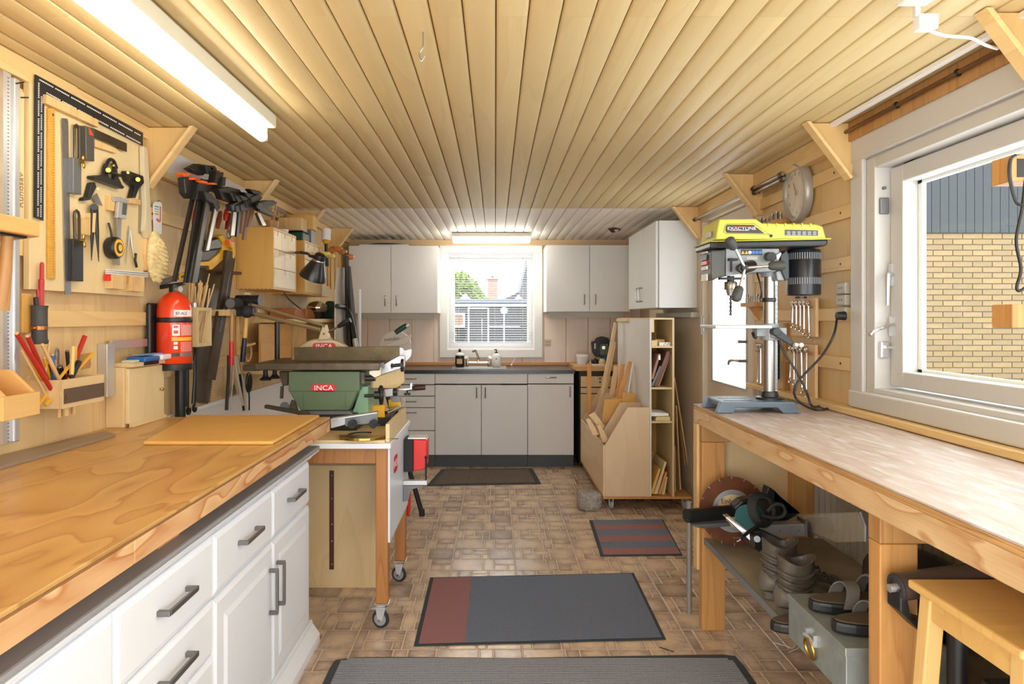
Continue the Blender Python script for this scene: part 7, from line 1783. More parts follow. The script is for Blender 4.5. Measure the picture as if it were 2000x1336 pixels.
offcut('thin white strip beside the grey panel', [(388, 600), (420, 398), (428, 400), (396, 600)], 5.02, 0.01, m_paper)
offcut('wide golden board in the lumber cart bin', [(236, 765), (250, 625), (355, 618), (350, 660), (262, 765)], 5.0, 0.02, w_gold)
offcut('short square block end in the lumber cart', [(358, 650), (372, 580), (440, 590), (438, 660)], 4.95, 0.06, w_gold)
offcut('brown offcut with a screw hole at the bin front', [(158, 722), (192, 700), (252, 782), (240, 806), (228, 806)], 4.80, 0.03, w_pl)
offcut('pale stick end lying low at the bin front', [(138, 748), (160, 738), (218, 832), (204, 840), (180, 840)], 4.76, 0.03, w_pl)
offcut('short pale stick nearest the front corner of the bin', [(207, 788), (230, 778), (270, 860), (262, 884), (240, 884)], 4.68, 0.025, w_pl)
# shelf contents
def onshelf(name, lab, cat, px0, px1, y0, y1, z0, z1, m_):
    return tag(obj(name, B().box(AT(px0, 0, yL+0.02).x, AT(px1, 0, yL+0.02).x, y0, y1, z0+0.0003, z1), m_, bevel=0.001), lab, cat)
onshelf('wood_block', 'pale block on the top shelf of the lumber cart', 'block', 1273, 1284, 4.62, 4.72, SHZ[0], SHZ[0]+0.038, w_board)
onshelf('wood_block', 'stacked golden strips on the top shelf of the lumber cart', 'strips', 1285, 1304, 4.70, 4.82, SHZ[0], SHZ[0]+0.042, w_gold)
e = thing('domino_box', 'small white box with dark holes on the top shelf of the cart', 'box', AT(1301, 0, 4.65))
xa, xb = AT(1288, 0, 4.63).x, AT(1310, 0, 4.63).x
obj('body', B().box(xa, xb, 4.63, 4.69, SHZ[0]+0.0003, SHZ[0]+0.024), m_paper, e, bevel=0.001)
for i in range(5): obj('hole', B().box(xa+0.028+i*0.01, xa+0.033+i*0.01, 4.629, 4.631, SHZ[0]+0.006+(i % 2)*0.008, SHZ[0]+0.012+(i % 2)*0.008), m_dark, e)
def lean(name, lab, cat, pts, y, d, m_, group=None):
    P = [AT(*k10(a, b), y) for a, b in pts]
    return tag(obj(name, B().prism(P, (0, d, 0)), m_, bevel=0.001), lab, cat, group)
m_cb2 = mat('clipboard_brown', (158, 116, 90), 0.5); m_cb3 = mat('clipboard_dark', (120, 80, 66), 0.45)
e = thing('clipboard', 'brown clipboard with white clip leaning on the middle shelf', 'clipboard', AT(*k10(545, 540), 4.63))
obj('board', B().prism([AT(*k10(a, b), 4.63) for a, b in ((531, 500), (578, 345), (592, 345), (548, 500))], (0, 0.22, 0)), m_cb2, e, bevel=0.001)
obj('clip', B().cbox(AT(*k10(583, 368), 4.625), (0.014, 0.012, 0.03)), m_paper, e)
obj('rear_board', B().prism([AT(*k10(a, b), 4.63) for a, b in ((532, 541), (585, 420), (597, 422), (548, 541))], (0, 0.2, 0)), m_grey, e, bevel=0.001)
lean('clipboard', 'dark red brown board leaning right on the middle shelf', 'board', [(552, 541), (630, 330), (646, 332), (648, 345), (572, 541)], 4.63, 0.24, m_cb3)
lean('clipboard', 'pale edged board leaning beside the dark one on the middle shelf', 'board', [(574, 541), (650, 345), (655, 347), (584, 541)], 4.64, 0.24, m_cb2)
lean('paper_stack', 'stack of white paper on the third shelf of the cart', 'paper', [(528, 725), (640, 722), (640, 708), (528, 700)], 4.62, 0.2, m_paper)
lean('board_offcut', 'two short boards under the white paper on the third shelf', 'board', [(560, 752), (650, 752), (648, 726), (566, 728)], 4.61, 0.15, w_board)
for i, (pts, mm, lab) in enumerate((([(528, 1195), (580, 1040), (592, 1045), (548, 1195)], w_gold, 'wide golden panel leaning left at the bottom of the cart'), ([(549, 1197), (618, 998), (628, 1004), (572, 1197)], w_board, 'pale panel leaning at the bottom of the cart, second from left'), ([(574, 1198), (622, 1060), (632, 1064), (596, 1198)], w_or, 'orange panel leaning at the bottom of the cart'), ([(598, 1199), (626, 1090), (635, 1092), (616, 1199)], w_board, 'narrow pale panel leaning at the bottom right of the cart'))):
    lean('panel_offcut', lab, 'panel', pts, 4.62+0.01*i, 0.3, mm, 'panels at the bottom of the lumber cart')
lean('panel_offcut', 'tall golden board behind the leaning panels of the cart', 'panel', [(532, 1190), (532, 935), (545, 935), (620, 1000), (600, 1190)], 4.93, 0.012, w_gold)
for i, (x0_, top, x1_, t) in enumerate(((664, 885, 666, 8), (676, 905, 678, 7), (684, 660, 708, 8), (690, 950, 694, 6), (672, 488, 772, 9), (690, 640, 752, 8))):
    lab = ('short strip standing right of the cart shelves', 'second short strip right of the cart shelves', 'tall strip leaning on the cart side', 'low strip right of the cart shelves', 'tallest thin board leaning outward at the cart right side', 'long thin board leaning outward, inner of two at the cart')[i]
    yy = 4.66+0.06*i
    P = [AT(*k10(x1_, 1195), yy), AT(*k10(x0_, top), yy), AT(*k10(x0_+t*0.8, top), yy), AT(*k10(x1_+t, 1195), yy)]
    P[0].z = P[3].z = zb_+0.019
    tag(obj('leaning_strip', B().prism(P, (0, 0.045, 0)), w_board if i % 2 else w_pl, bevel=0.001), lab, 'strip', 'strips beside the lumber cart')

# ================================================================ DRILL PRESS
def k11(x, y): return (x/6.68+1360, y/6.68+420)
yd = 2.60
m_ryel = mat('press_yellow', (208, 206, 84), 0.35)
m_castg = mat('press_grey', (150, 154, 156), 0.45, 0.2)
m_pblk = mat('press_black', (38, 40, 42), 0.35)
m_pbase = mat('press_base', (98, 114, 128), 0.4, 0.2)
dp = thing('drill_press', 'yellow and black bench drill press on the right workbench', 'drill press', (1.02, 2.7, ZR))
def D(x, y, yy=yd): return AT(*k11(x, y), yy)
# base with arched feet
bx0, bx1 = 0.85, AT(1562, 0, yd).x
zb_ = ZR
bt = H-(785.5-CY)*yd/F
prof = [(bx0-0.006, zb_), (bx0+0.058, zb_), (bx0+0.066, zb_+0.022), (bx1-0.085, zb_+0.022), (bx1-0.06, zb_), (bx1+0.008, zb_), (bx1-0.02, bt), (bx0+0.012, bt)]
obj('base', B().prism([(x, yd, z+0.0004) for x, z in prof], (0, 0.032, 0)).prism([(x, yd+0.17, z+0.0004) for x, z in prof], (0, 0.032, 0)).box(bx0+0.014, bx1-0.022, yd+0.0322, yd+0.1698, zb_+0.024, bt), m_pbase, dp, bevel=0.004)
for yy in (yd+0.05, yd+0.12): obj('base_slot', B().box(bx0+0.04, bx0+0.15, yy, yy+0.012, bt, bt+0.0012), m_dark, dp)
cxp = AT(1503, 0, yd+0.1).x; cyp = yd+0.1
obj('flange', B().lathe([(0.052, 0), (0.052, 0.008), (0.034, 0.012), (0.03, 0.03), (0.027, 0.032)], (cxp, cyp, bt), n=26), m_pblk, dp, smooth=True)
ztop = H-(538-CY)*cyp/F
col = obj('column', B().cyl((cxp, cyp, bt+0.01), (cxp, cyp, ztop+0.05), 0.0235, n=26), m_steel, dp, smooth=True)
obj('rack', B().box(cxp+0.012, cxp+0.021, cyp-0.026, cyp-0.016, bt+0.035, ztop-0.02), m_alu, col)
rk = B(); z = bt+0.04
while z < 1.42:
    rk.box(cxp+0.011, cxp+0.022, cyp-0.0275, cyp-0.0258, z, z+0.002); z += 0.0045
o = obj('rack_teeth', rk, m_dark, col); o['kind'] = 'stuff'
obj('collar', B().lathe([(0.029, 0), (0.03, 0.002), (0.03, 0.014), (0.029, 0.016)], (cxp, cyp, H-(590-CY)*cyp/F), n=24), m_pblk, col, smooth=True)
zt0 = 1.262
tb_ = obj('work_table', B().box(0.84, cxp-0.03, cyp-0.1, cyp+0.1, zt0-0.008, zt0+0.006), m_alu, dp, bevel=0.003)
obj('table_bracket', B().lathe([(0.036, 0), (0.036, 0.066)], (cxp, cyp, zt0-0.055), n=20).box(cxp-0.06, cxp-0.02, cyp-0.025, cyp+0.025, zt0-0.04, zt0-0.008).box(cxp-0.01, cxp+0.05, cyp-0.045, cyp-0.02, zt0-0.045, zt0-0.005), m_castg, tb_, bevel=0.003)
pv = AT(1516, 648, cyp-0.06)
obj('table_crank', B().cyl(pv+Vector((0, 0.03, 0)), pv-Vector((0, 0.01, 0)), 0.016, n=14).prism([pv+Vector((-0.01, 0, -0.012)), pv+Vector((0.01, 0, 0.014)), AT(1551, 668, cyp-0.06), AT(1547, 676, cyp-0.06)], (0, 0.012, 0)), m_pblk, tb_, bevel=0.002)
kn = AT(1558, 674, cyp-0.07)
obj('crank_knob', B().cyl(AT(1552, 673, cyp-0.07), kn, 0.007, n=10).ball(AT(1565, 674, cyp-0.075), 0.0095, 12, 8), m_paper, tb_, smooth=True)
obj('lock_lever', B().tube([AT(1470, 650, cyp-0.04), AT(1473, 658, cyp-0.05), AT(1478, 660, cyp-0.05)], 0.006, 8), m_dark, tb_)
# head
front = [(255, 320), (300, 52), (775, 48), (862, 105), (1560, 118), (1655, 145), (1695, 292), (1700, 318)]
cover = obj('belt_cover', B().prism([D(*p) for p in front], (0, 0.2, 0)), m_ryel, dp, bevel=0.012, segs=3)
obj('cover_rim', B().prism([D(180, 338, yd-0.008), D(1762, 300, yd-0.008), D(1760, 316, yd-0.008), D(180, 348, yd-0.008)], (0, 0.216, 0)), m_ryel, cover, bevel=0.002)
obj('tray', B().prism([D(185, 349), D(1725, 317), D(1718, 380), D(1690, 400), D(185, 432)], (0, 0.2, 0)), m_pblk, dp, bevel=0.006)
obj('brand_plate', B().prism([D(a, b, yd-0.0015) for a, b in ((385, 150), (400, 128), (745, 128), (890, 240), (400, 232), (380, 205))], (0, 0.002, 0)), mat('plate_dark', (62, 58, 54), 0.4), cover)
ol = [(375, 140), (392, 120), (750, 108), (950, 250), (385, 242), (355, 225)]
obj('brand_outline', B().tube([D(a, b, yd-0.0005) for a, b in ol], 0.0009, 4, False, True), m_black, cover)
p0, p1 = D(437, 178, yd), D(750, 174, yd)
M_ = frame_m(D(593, 176, yd-0.002), (1, 0, 0), (0, 0, 1))
text('lettering', 'EXACTLINE', 0.0165, m_paper, M_, cover, 0.0003, sx=1.28)
text('lettering', 'X', 0.022, mat('xred', (214, 60, 36), 0.4), frame_m(D(515, 178, yd-0.0026), (1, 0, 0), (0, 0, 1)), cover, 0.0003, sx=0.9)
obj('red_line', B().box(D(530, 0).x, D(745, 0).x, yd-0.003, yd-0.002, D(0, 158).z, D(0, 154).z), mat('xred', (214, 60, 36)), cover)
obj('small_print', B().box(D(440, 0).x, D(680, 0).x, yd-0.003, yd-0.002, D(0, 204).z, D(0, 199).z), m_paper, cover)
obj('speed_chart', B().prism([D(a, b, yd-0.0015) for a, b in ((1155, 190), (1588, 200), (1588, 270), (1155, 264))], (0, 0.002, 0)), mat('chart_grey', (84, 84, 84), 0.4), cover)
for r in range(2):
    for c in range(6):
        obj('chart_cell', B().cbox(D(1205+c*68, 224+r*26, yd-0.0018), (0.012, 0.001, 0.005)), mat('chart_light', (170, 170, 168), 0.5), cover)
for i in range(6): obj('cover_rib', B().cbox(D(940+i*110, 130, yd-0.001), (0.005, 0.006, 0.012)), m_ryel, cover)
obj('cover_screw', B().cyl(D(975, 272, yd-0.004), D(975, 272, yd), 0.006, n=10), m_dark, cover)
nb_ = D(255, 225, yd)
obj('badge', B().box(nb_.x-0.0005, nb_.x+0.004, yd+0.05, yd+0.13, D(0, 262).z, D(0, 190).z), mat('badge_grey', (96, 94, 88), 0.4), cover)
text('lettering', 'RYOBI', 0.026, m_paper, frame_m((nb_.x-0.0008, yd+0.09, D(0, 226).z), (0, -1, 0), (0, 0, 1)), cover, 0.0003, sx=0.85)
hd = obj('head_casting', B().prism([D(a, b, yd+0.03) for a, b in ((385, 438), (1082, 436), (1082, 690), (1040, 735), (800, 745), (560, 760), (400, 800), (385, 790))], (0, 0.14, 0)), m_castg, dp, bevel=0.008)
obj('column_socket', B().lathe([(0.034, 0), (0.034, 0.035)], (cxp, cyp, ztop-0.006), n=22), m_castg, hd, smooth=True)
obj('switch_box', B().prism([D(a, b, yd+0.02) for a, b in ((195, 460), (383, 450), (383, 800), (300, 812), (210, 858), (195, 760))], (0, 0.15, 0)), mat('switch_grey', (84, 86, 84), 0.45), hd, bevel=0.006)
sxw = D(195, 0, yd+0.02).x
for z0_, z1_, mm, nm_ in ((480, 500, m_paper, 'sticker'), (520, 590, m_black, 'power_switch'), (600, 650, m_red, 'stop_button'), (670, 715, m_paper, 'sticker'), (770, 860, m_paper, 'sticker')):
    obj(nm_, B().box(sxw-0.006, sxw-0.0002, yd+0.06, yd+0.13, D(0, z1_, yd+0.08).z, D(0, z0_, yd+0.08).z), mm, hd, bevel=0.001)
wp = obj('warning_plate', B().prism([D(a, b, yd+0.0285) for a, b in ((583, 450), (860, 448), (860, 522), (583, 526))], (0, 0.0012, 0)), mat('warn_dark', (40, 44, 52), 0.4), hd)
for i, cc in enumerate(((236, 190, 30), (236, 190, 30), (230, 230, 230), (60, 120, 200), (60, 120, 200), (60, 120, 200))):
    q = D(607+i*46, 488, yd+0.0283); m_ = mat('sym%d' % i, cc, 0.4)
    if i < 2: obj('warning_sign', B().prism([q+Vector((-0.0065, 0, -0.006)), q+Vector((0.0065, 0, -0.006)), q+Vector((0, 0, 0.007))], (0, -0.0006, 0)), m_, wp)
    else: obj('warning_sign', B().cyl(q, q-Vector((0, 0.0006, 0)), 0.0065, n=16), m_, wp)
obj('caution_label', B().prism([D(a, b, yd+0.0285) for a, b in ((655, 545), (800, 543), (798, 582), (655, 585))], (0, 0.001, 0)), mat('caution_grey', (188, 188, 180), 0.5), hd)
obj('depth_stop', B().cyl(D(455, 560, yd+0.015), D(455, 740, yd+0.015), 0.004, n=8).box(D(430, 0, yd+0.01).x, D(545, 0, yd+0.01).x, yd+0.008, yd+0.03, D(0, 590).z, D(0, 560).z), m_dark, hd)
obj('tension_knob', B().cyl(D(940, 545, yd+0.03), D(985, 545, yd-0.01), 0.018, n=14), m_dark, hd, smooth=True)
obj('wing_screw', B().prism([D(a, b, yd-0.005) for a, b in ((1040, 520), (1100, 480), (1118, 500), (1080, 580), (1050, 585))], (0, 0.02, 0)), m_alu, hd, bevel=0.003)
# feed handles
hub = D(635, 690, yd-0.05)
sp = obj('feed_hub', B().cyl(D(720, 660, yd+0.03), hub+Vector((0, 0.02, 0)), 0.022, n=18).cyl(D(560, 695, yd+0.03), D(600, 695, yd-0.04), 0.014, n=14).cyl(hub+Vector((0, 0.02, 0)), hub-Vector((0, 0.006, 0)), 0.0125, n=16), m_dark, dp, smooth=True)
for ex, ey, gx, gy, tx, ty in ((510, 440, 455, 370, 420, 300), (945, 665, 1060, 660, 1160, 658), (570, 935, 540, 1020, 510, 1120)):
    a, b_, c_, d_ = hub, D(ex, ey, yd-0.055), D(gx, gy, yd-0.06), D(tx, ty, yd-0.065)
    h_ = obj('feed_handle', B().tube([a, b_], 0.0058, 10), m_chrome, sp, smooth=True)
    obj('grip', B().tube([b_, b_.lerp(c_, 0.25), c_, c_.lerp(d_, 0.7), d_], [0.011, 0.0165, 0.019, 0.019, 0.012], 14), mat('grip_grey', (70, 70, 68), 0.55), h_, smooth=True)
# spindle, chuck, bit
ch_x = AT(1427, 0, yd+0.06).x; chy = yd+0.06
def dz(y): return D(0, y, chy).z
obj('quill', B().cyl((ch_x, chy, dz(795)), (ch_x, chy, dz(872)), 0.014, n=16).box(ch_x-0.045, ch_x+0.05, chy-0.012, chy+0.012, dz(845), dz(815)), m_dark, dp)
ck = obj('chuck', B().lathe([(0.0235, dz(975)-dz(870)), (0.0245, dz(965)-dz(870)), (0.0245, dz(885)-dz(870)), (0.022, 0)], (ch_x, chy, dz(870)), n=22), mat('chuck_steel', (150, 142, 128), 0.3, 0.9), dp, smooth=True)
obj('chuck_jaws', B().lathe([(0.0125, dz(1052)-dz(975)), (0.018, 0)], (ch_x, chy, dz(975)), n=16), m_steel, ck, smooth=True)
b = B(); zt2, zb2 = dz(1050), dz(1315); n = 26
for ph in (0, PI):
    b.tube([(ch_x+0.0028*math.cos(i*0.62+ph), chy+0.0028*math.sin(i*0.62+ph), zt2+(zb2-zt2)*i/n) for i in range(n+1)], [0.0026]*n+[0.0012], 6)
obj('drill_bit', b, m_dark, ck, smooth=True)
# motor
mx, my = AT(1569, 0, yd+0.12).x, yd+0.12
def mz(y): return AT(*k11(0, y), my).z
mo = obj('motor', B().lathe([(0.06, mz(1050)-mz(455)), (0.064, mz(1040)-mz(455)), (0.0645, mz(960)-mz(455)), (0.0645, -0.006), (0.06, 0)], (mx, my, mz(455)), n=32), mat('motor_black', (36, 39, 43), 0.25), dp, smooth=True)
for row in (545, 865):
    for k in range(22):
        a = -PI+0.15+k*(PI-0.3)/21*1.0
        c = Vector((mx+0.0648*math.cos(a), my+0.0648*math.sin(a), mz(row)))
        sl_ = obj('vent_slot', B(Matrix.Translation(c) @ Matrix.Rotation(a, 4, 'Z')).cbox((0, 0, 0), (0.002, 0.0042, 0.026)), mat('vent_grey', (130, 132, 134), 0.5), mo)
obj('motor_foot', B().cyl((mx-0.01, my, mz(1050)-0.004), (mx-0.01, my, mz(1050)-0.012), 0.022, n=14), m_pblk, mo, smooth=True)
obj('motor_plate', B().prism([D(a, b, yd+0.03) for a, b in ((1100, 520), (1180, 450), (1215, 520), (1218, 830), (1170, 860), (1100, 700))], (0, 0.1, 0)), m_pblk, dp, bevel=0.004)
obj('motor_mount', B().prism([D(a, b, yd+0.04) for a, b in ((1040, 740), (1160, 700), (1170, 855), (1060, 855))], (0, 0.08, 0)), m_castg, dp, bevel=0.004)
obj('mount_post', B().cyl((mx, my, mz(455)), (mx, my, mz(405)), 0.02, n=12), m_dark, dp)
obj('motor_cable', B().tube(spline([D(785, 740, yd+0.1), D(805, 800, yd+0.08), D(835, 900, yd+0.07), D(850, 1000, yd+0.07), D(845, 1085, yd+0.08)]), 0.004, 6), m_black, dp, smooth=True)
# mains cord to the wall socket
so = thing('wall_sockets', 'three stacked grey wall sockets beside the large window', 'socket', WX(1646, 600, 1.36))
for py, h_ in ((563, 24), (586, 22), (611, 24)):
    c = WX(1646, py, 1.362)
    p_ = obj('socket', B().cbox((1.366, c.y, c.z), (0.028, 0.07, h_*c.y/F*0.94)), mat('socket_grey', (176, 172, 160), 0.4), so, bevel=0.004)
    for dy in (-0.01, 0.01): obj('hole', B().cyl((1.3525, c.y+dy, c.z), (1.351, c.y+dy, c.z), 0.003, n=8), m_dark, p_)
pg = WX(1642, 617, 1.335)
cd = thing('drill_lead', 'black power cord with plug looping from wall socket to the drill press', 'cord', (1.3, 2.6, ZR))
obj('plug', B().cyl((1.351, pg.y, pg.z), (1.32, pg.y, pg.z), 0.018, 0.015, 12), m_black, cd, smooth=True)
pts = [Vector((1.32, pg.y, pg.z-0.012)), AT(1628, 655, 2.56), AT(1605, 695, 2.58), AT(1572, 730, 2.6), AT(1556, 750, 2.6), AT(1551, 768, 2.58), AT(1562, 786, 2.56), ZP(1590, 800, ZR+0.006), ZP(1612, 799, ZR+0.006), ZP(1623, 791, ZR+0.006), ZP(1612, 784, ZR+0.006), ZP(1600, 793, ZR+0.006), AT(1585, 792, 2.62), AT(1575, 765, 2.64), AT(1555, 725, 2.66), AT(1532, 690, 2.68), AT(1522, 668, 2.69)]
obj('cable', B().tube(spline(pts, 6), 0.0045, 8), m_black, cd, smooth=True)

# ================================================================ RIGHT WALL TOOLS
def k12(x, y): return (x/3.93+1320, y/3.93+280)
def k13(x, y): return (x/4.453+1320, y/4.453+540)
# clock
ccx, cc_ = 1.352, WX(1556, 376, 1.352)
cl = thing('wall_clock', 'round grey wall clock above the drill press', 'clock', (RX, cc_.y, cc_.z))
ax = Vector((-1, 0.05, -0.04)).normalized()
cc = Vector((1.372, cc_.y, cc_.z)); R = 0.136
obj('case', B().lathe([(R*0.97, 0), (R, 0.012), (R*0.985, 0.026), (R*0.93, 0.036), (R*0.86, 0.038), (R*0.8, 0.03), (R*0.78, 0.022), (0.001, 0.022)], cc, ax, 48), mat('clock_grey', (176, 172, 164), 0.35, 0.3), cl, smooth=60)
fc_ = obj('dial', B().lathe([(R*0.785, 0.022), (R*0.785, 0.0235), (0.0005, 0.0235)], cc, ax, 40), mat('dial_cream', (216, 202, 178), 0.3), cl)
Yv = Vector((0, 1, 0)); yv_ = (Yv-ax*Yv.dot(ax)).normalized(); zv_ = yv_.cross(ax)
if zv_.z < 0: zv_ = -zv_
for k in range(12):
    a = k*PI/6
    rdir = zv_*math.cos(a)-yv_*math.sin(a)
    fwd = -yv_
    text('numeral', str(12 if k == 0 else k), 0.026, m_dark, frame_m(cc+ax*0.0238+rdir*R*0.63, -yv_, zv_), fc_, 0.0002)
for ang, L_, w in ((-0.35, 0.05, 0.004), (PI+0.45, 0.075, 0.003)):
    rdir = zv_*math.cos(ang)-yv_*math.sin(ang); sd_ = rdir.cross(ax)
    c0_ = cc+ax*0.0255
    obj('hand', B().prism([c0_-sd_*w-rdir*0.012, c0_+sd_*w-rdir*0.012, c0_+rdir*L_+sd_*w*0.5, c0_+rdir*L_-sd_*w*0.5], ax*0.001), m_alu if w == 0.003 else m_dark, fc_)
obj('boss', B().cyl(cc+ax*0.0255, cc+ax*0.0285, 0.006, n=12), m_steel, fc_)
obj('glass', B().lathe([(R*0.795, 0.0305), (0.0005, 0.0335)], cc, ax, 40), mat('clock_glass', (255, 255, 255), 0.02, alpha=0.12), cl, smooth=True)
# socket racks
def socket_rack(lab, y0_, y1_, z, n_, lab2):
    e = thing('socket_rack', lab, 'rack', (RX, (y0_+y1_)/2, z))
    obj('shelf', B().box(1.30, RX-0.0145, y0_, y1_, z-0.022, z), w_leg, e, bevel=0.002)
    obj('bracket', B().prism([(RX-0.0145, (y0_+y1_)/2, z-0.0225), (1.31, (y0_+y1_)/2, z-0.0225), (RX-0.0145, (y0_+y1_)/2, z-0.09)], (0, 0.02, 0)), w_leg, e)
    for i in range(n_):
        yy = y0_+0.02+(y1_-y0_-0.04)*i/(n_-1); h_ = 0.03+0.012*((i*7) % 4)/3; r_ = 0.008+0.003*((i*5) % 3)/2
        tag(obj('socket_bit', B().lathe([(r_, 0.0003), (r_, h_*0.5), (r_*0.85, h_*0.6), (r_*0.9, h_)], (1.33, yy, z), n=10), m_steel, smooth=True), lab2, 'socket', 'sockets on the '+lab2.split(' on the ')[1])
socket_rack('small wooden rack of sockets just above the drill press', 3.16, 3.54, 1.755, 8, 'steel socket standing on the upper wooden rack')
socket_rack('small wooden rack of sockets behind the drill press column', 3.42, 3.62, 1.375, 6, 'steel socket standing on the lower wooden rack')
# spanner boards
def spanner(e, p_top, p_bot, r_):
    a, b_ = Vector(p_top), Vector(p_bot)
    s_ = thing('spanner', e[0], 'spanner', b_, e[1])
    obj('shaft', B().tube([a, a.lerp(b_, 0.1), a.lerp(b_, 0.9), b_], [r_*1.2, r_*0.75, r_*0.75, r_*1.1], 8), m_chrome, s_, smooth=True)
    obj('ring', B().torus(a+Vector((-0.003, 0, 0.006)), (1, 0, 0.2), r_*2.1, r_*0.8, 14, 6), m_chrome, s_, smooth=True)
    obj('jaw', B().torus(b_-Vector((0.001, 0, 0.008)), (1, 0, 0), r_*1.9, r_*0.85, 12, 6, 0.9, 5.4), m_chrome, s_, smooth=True)
Xp = 1.352
def wpan(name, lab, pts):
    e = thing('spanner_board', lab, 'board', WX(*k13(*pts[2]), Xp))
    ys = [WX(*k13(*p), Xp).y for p in pts]; zs = [WX(*k13(*p), Xp).z for p in pts]
    y0_, y1_, z0_, z1_ = min(ys), max(ys), min(zs), max(zs)
    obj('board', B().box(Xp, RX-0.0145, y0_, y1_, z0_, z1_), w_pl, e, bevel=0.002)
    obj('peg_rail', B().box(Xp-0.008, Xp-0.0002, y0_+0.004, y1_-0.02, z1_-0.045, z1_-0.036), w_leg, e)
wpan('board', 'upper wooden board with a row of spanners', [(1005, 200), (1215, 185), (1215, 525), (1000, 515)])
wpan('board', 'lower wooden board with a row of spanners', [(1000, 620), (1210, 595), (1200, 1058), (1000, 1040)])
wpan('board', 'narrow wooden board with spanners behind the drill column', [(690, 590), (760, 585), (760, 960), (690, 945)])
UP = [((1018, 240), (1012, 410)), ((1048, 240), (1048, 425)), ((1082, 240), (1082, 440)), ((1115, 238), (1115, 465)), ((1153, 245), (1160, 498))]
LO = [((1000, 632), (992, 885)), ((1028, 635), (1028, 905)), ((1060, 632), (1040, 960)), ((1092, 645), (1098, 975)), ((1138, 648), (1135, 1010))]
NA = [((715, 602), (710, 925)), ((738, 605), (738, 935))]
od = ['first', 'second', 'third', 'fourth', 'fifth']
for grp, nm_ in ((UP, 'upper'), (LO, 'lower'), (NA, 'narrow')):
    for i, (a, b_) in enumerate(grp):
        spanner(('%s chrome spanner from the left on the %s spanner board' % (od[i], nm_), 'spanners on the %s board' % nm_), WX(*k13(*a), Xp-0.012), WX(*k13(*b_), Xp-0.012), 0.0055 if nm_ != 'upper' else 0.0048)
# dark file next to the column
tag(obj('dark_file', B().box(RX-0.05, RX-0.0145, 3.27, 3.31, 1.0, 1.2), m_black, bevel=0.006), 'black block on the wall right of the drill column', 'block')
# chrome rods and copper pipe under the ceiling
for i, (ya, yb, z, x, lab, m_) in enumerate(((3.13, 3.5, 1.955, 1.318, 'chrome rod under the ceiling behind the clock', m_steel), (3.13, 3.5, 1.935, 1.325, 'lower chrome rod under the ceiling behind the clock', m_steel), (3.58, 4.52, 1.945, 1.318, 'chrome rod above the glazed door', m_steel))):
    e = thing('ceiling_rod', lab, 'rod', (x, ya, z))
    obj('rod', B().cyl((x, ya, z), (x, yb, z), 0.009, n=12), m_, e, smooth=True)
    for yy in (ya+0.02, yb-0.02): obj('end_cap', B().cyl((x, yy-0.012, z), (x, yy+0.012, z), 0.013, n=12).box(x, RX-0.03, yy-0.004, yy+0.004, z-0.004, z+0.004), mat('cap_brown', (84, 58, 40), 0.4, 0.5), e, smooth=True)
e = thing('copper_pipe', 'thin copper pipe clipped above the large window', 'pipe', (1.345, 1.5, 1.99))
obj('pipe', B().cyl((1.335, Y0+0.2, 2.002), (1.335, 2.64, 2.002), 0.007, n=10), mat('old_copper', (128, 92, 62), 0.35, 0.8), e, smooth=True)
for yy in (2.64, 2.27, 1.97, 1.72): obj('clip', B().torus((1.335, yy, 2.002), (0, 1, 0), 0.009, 0.003, 12, 6), m_dark, e, smooth=True)
tag(obj('curtain_rail', B().box(1.275, 1.295, Y0+0.2, 2.62, ZC-0.018, ZC-0.002), m_white, bevel=0.002), 'white curtain rail at the ceiling along the large window', 'rail')
# wooden holder with bent wire at the right edge
e = thing('wooden_holder', 'small wooden box with bent dark wire at the right edge', 'holder', AT(1988, 640, 1.45))
yh = 1.45
obj('box', B().box(AT(1976, 0, yh).x, 1.2, yh, yh+0.06, AT(0, 354, yh).z, AT(0, 302, yh).z), w_brown, e, bevel=0.002)
obj('opening', B().box(AT(1986, 0, yh).x, 1.15, yh-0.001, yh+0.001, AT(0, 346, yh).z, AT(0, 310, yh).z), m_dark, e)
obj('block', B().box(AT(1977, 0, yh).x, 1.2, yh, yh+0.06, AT(0, 641, yh).z, AT(0, 594, yh).z), w_leg, e, bevel=0.002)
obj('hanging_bar', B().box(1.2, 1.23, yh+0.012, yh+0.048, AT(0, 641, yh).z, ZC-0.001), w_leg, e, bevel=0.002)
obj('wire', B().tube(spline([AT(1984, 303, yh), AT(1974, 312, yh), AT(1972, 345, yh), AT(1984, 392, yh), AT(1998, 402, yh), AT(2010, 404, yh)]), 0.0035, 6), m_dark, e, smooth=True)
obj('wire', B().tube(spline([AT(2003, 350, yh), AT(1996, 410, yh), AT(1985, 470, yh), AT(1994, 525, yh), AT(1986, 560, yh), AT(1992, 568, yh), AT(2010, 560, yh), AT(2012, 598, yh)]), 0.0035, 6), m_dark, e, smooth=True)

# ================================================================ UNDER THE RIGHT BENCH
def k14(x, y): return (x/5.405+1330, y/5.405+930)
def UB(x, y, yy): return AT(*k14(x, y), yy)
ZSH = ZS
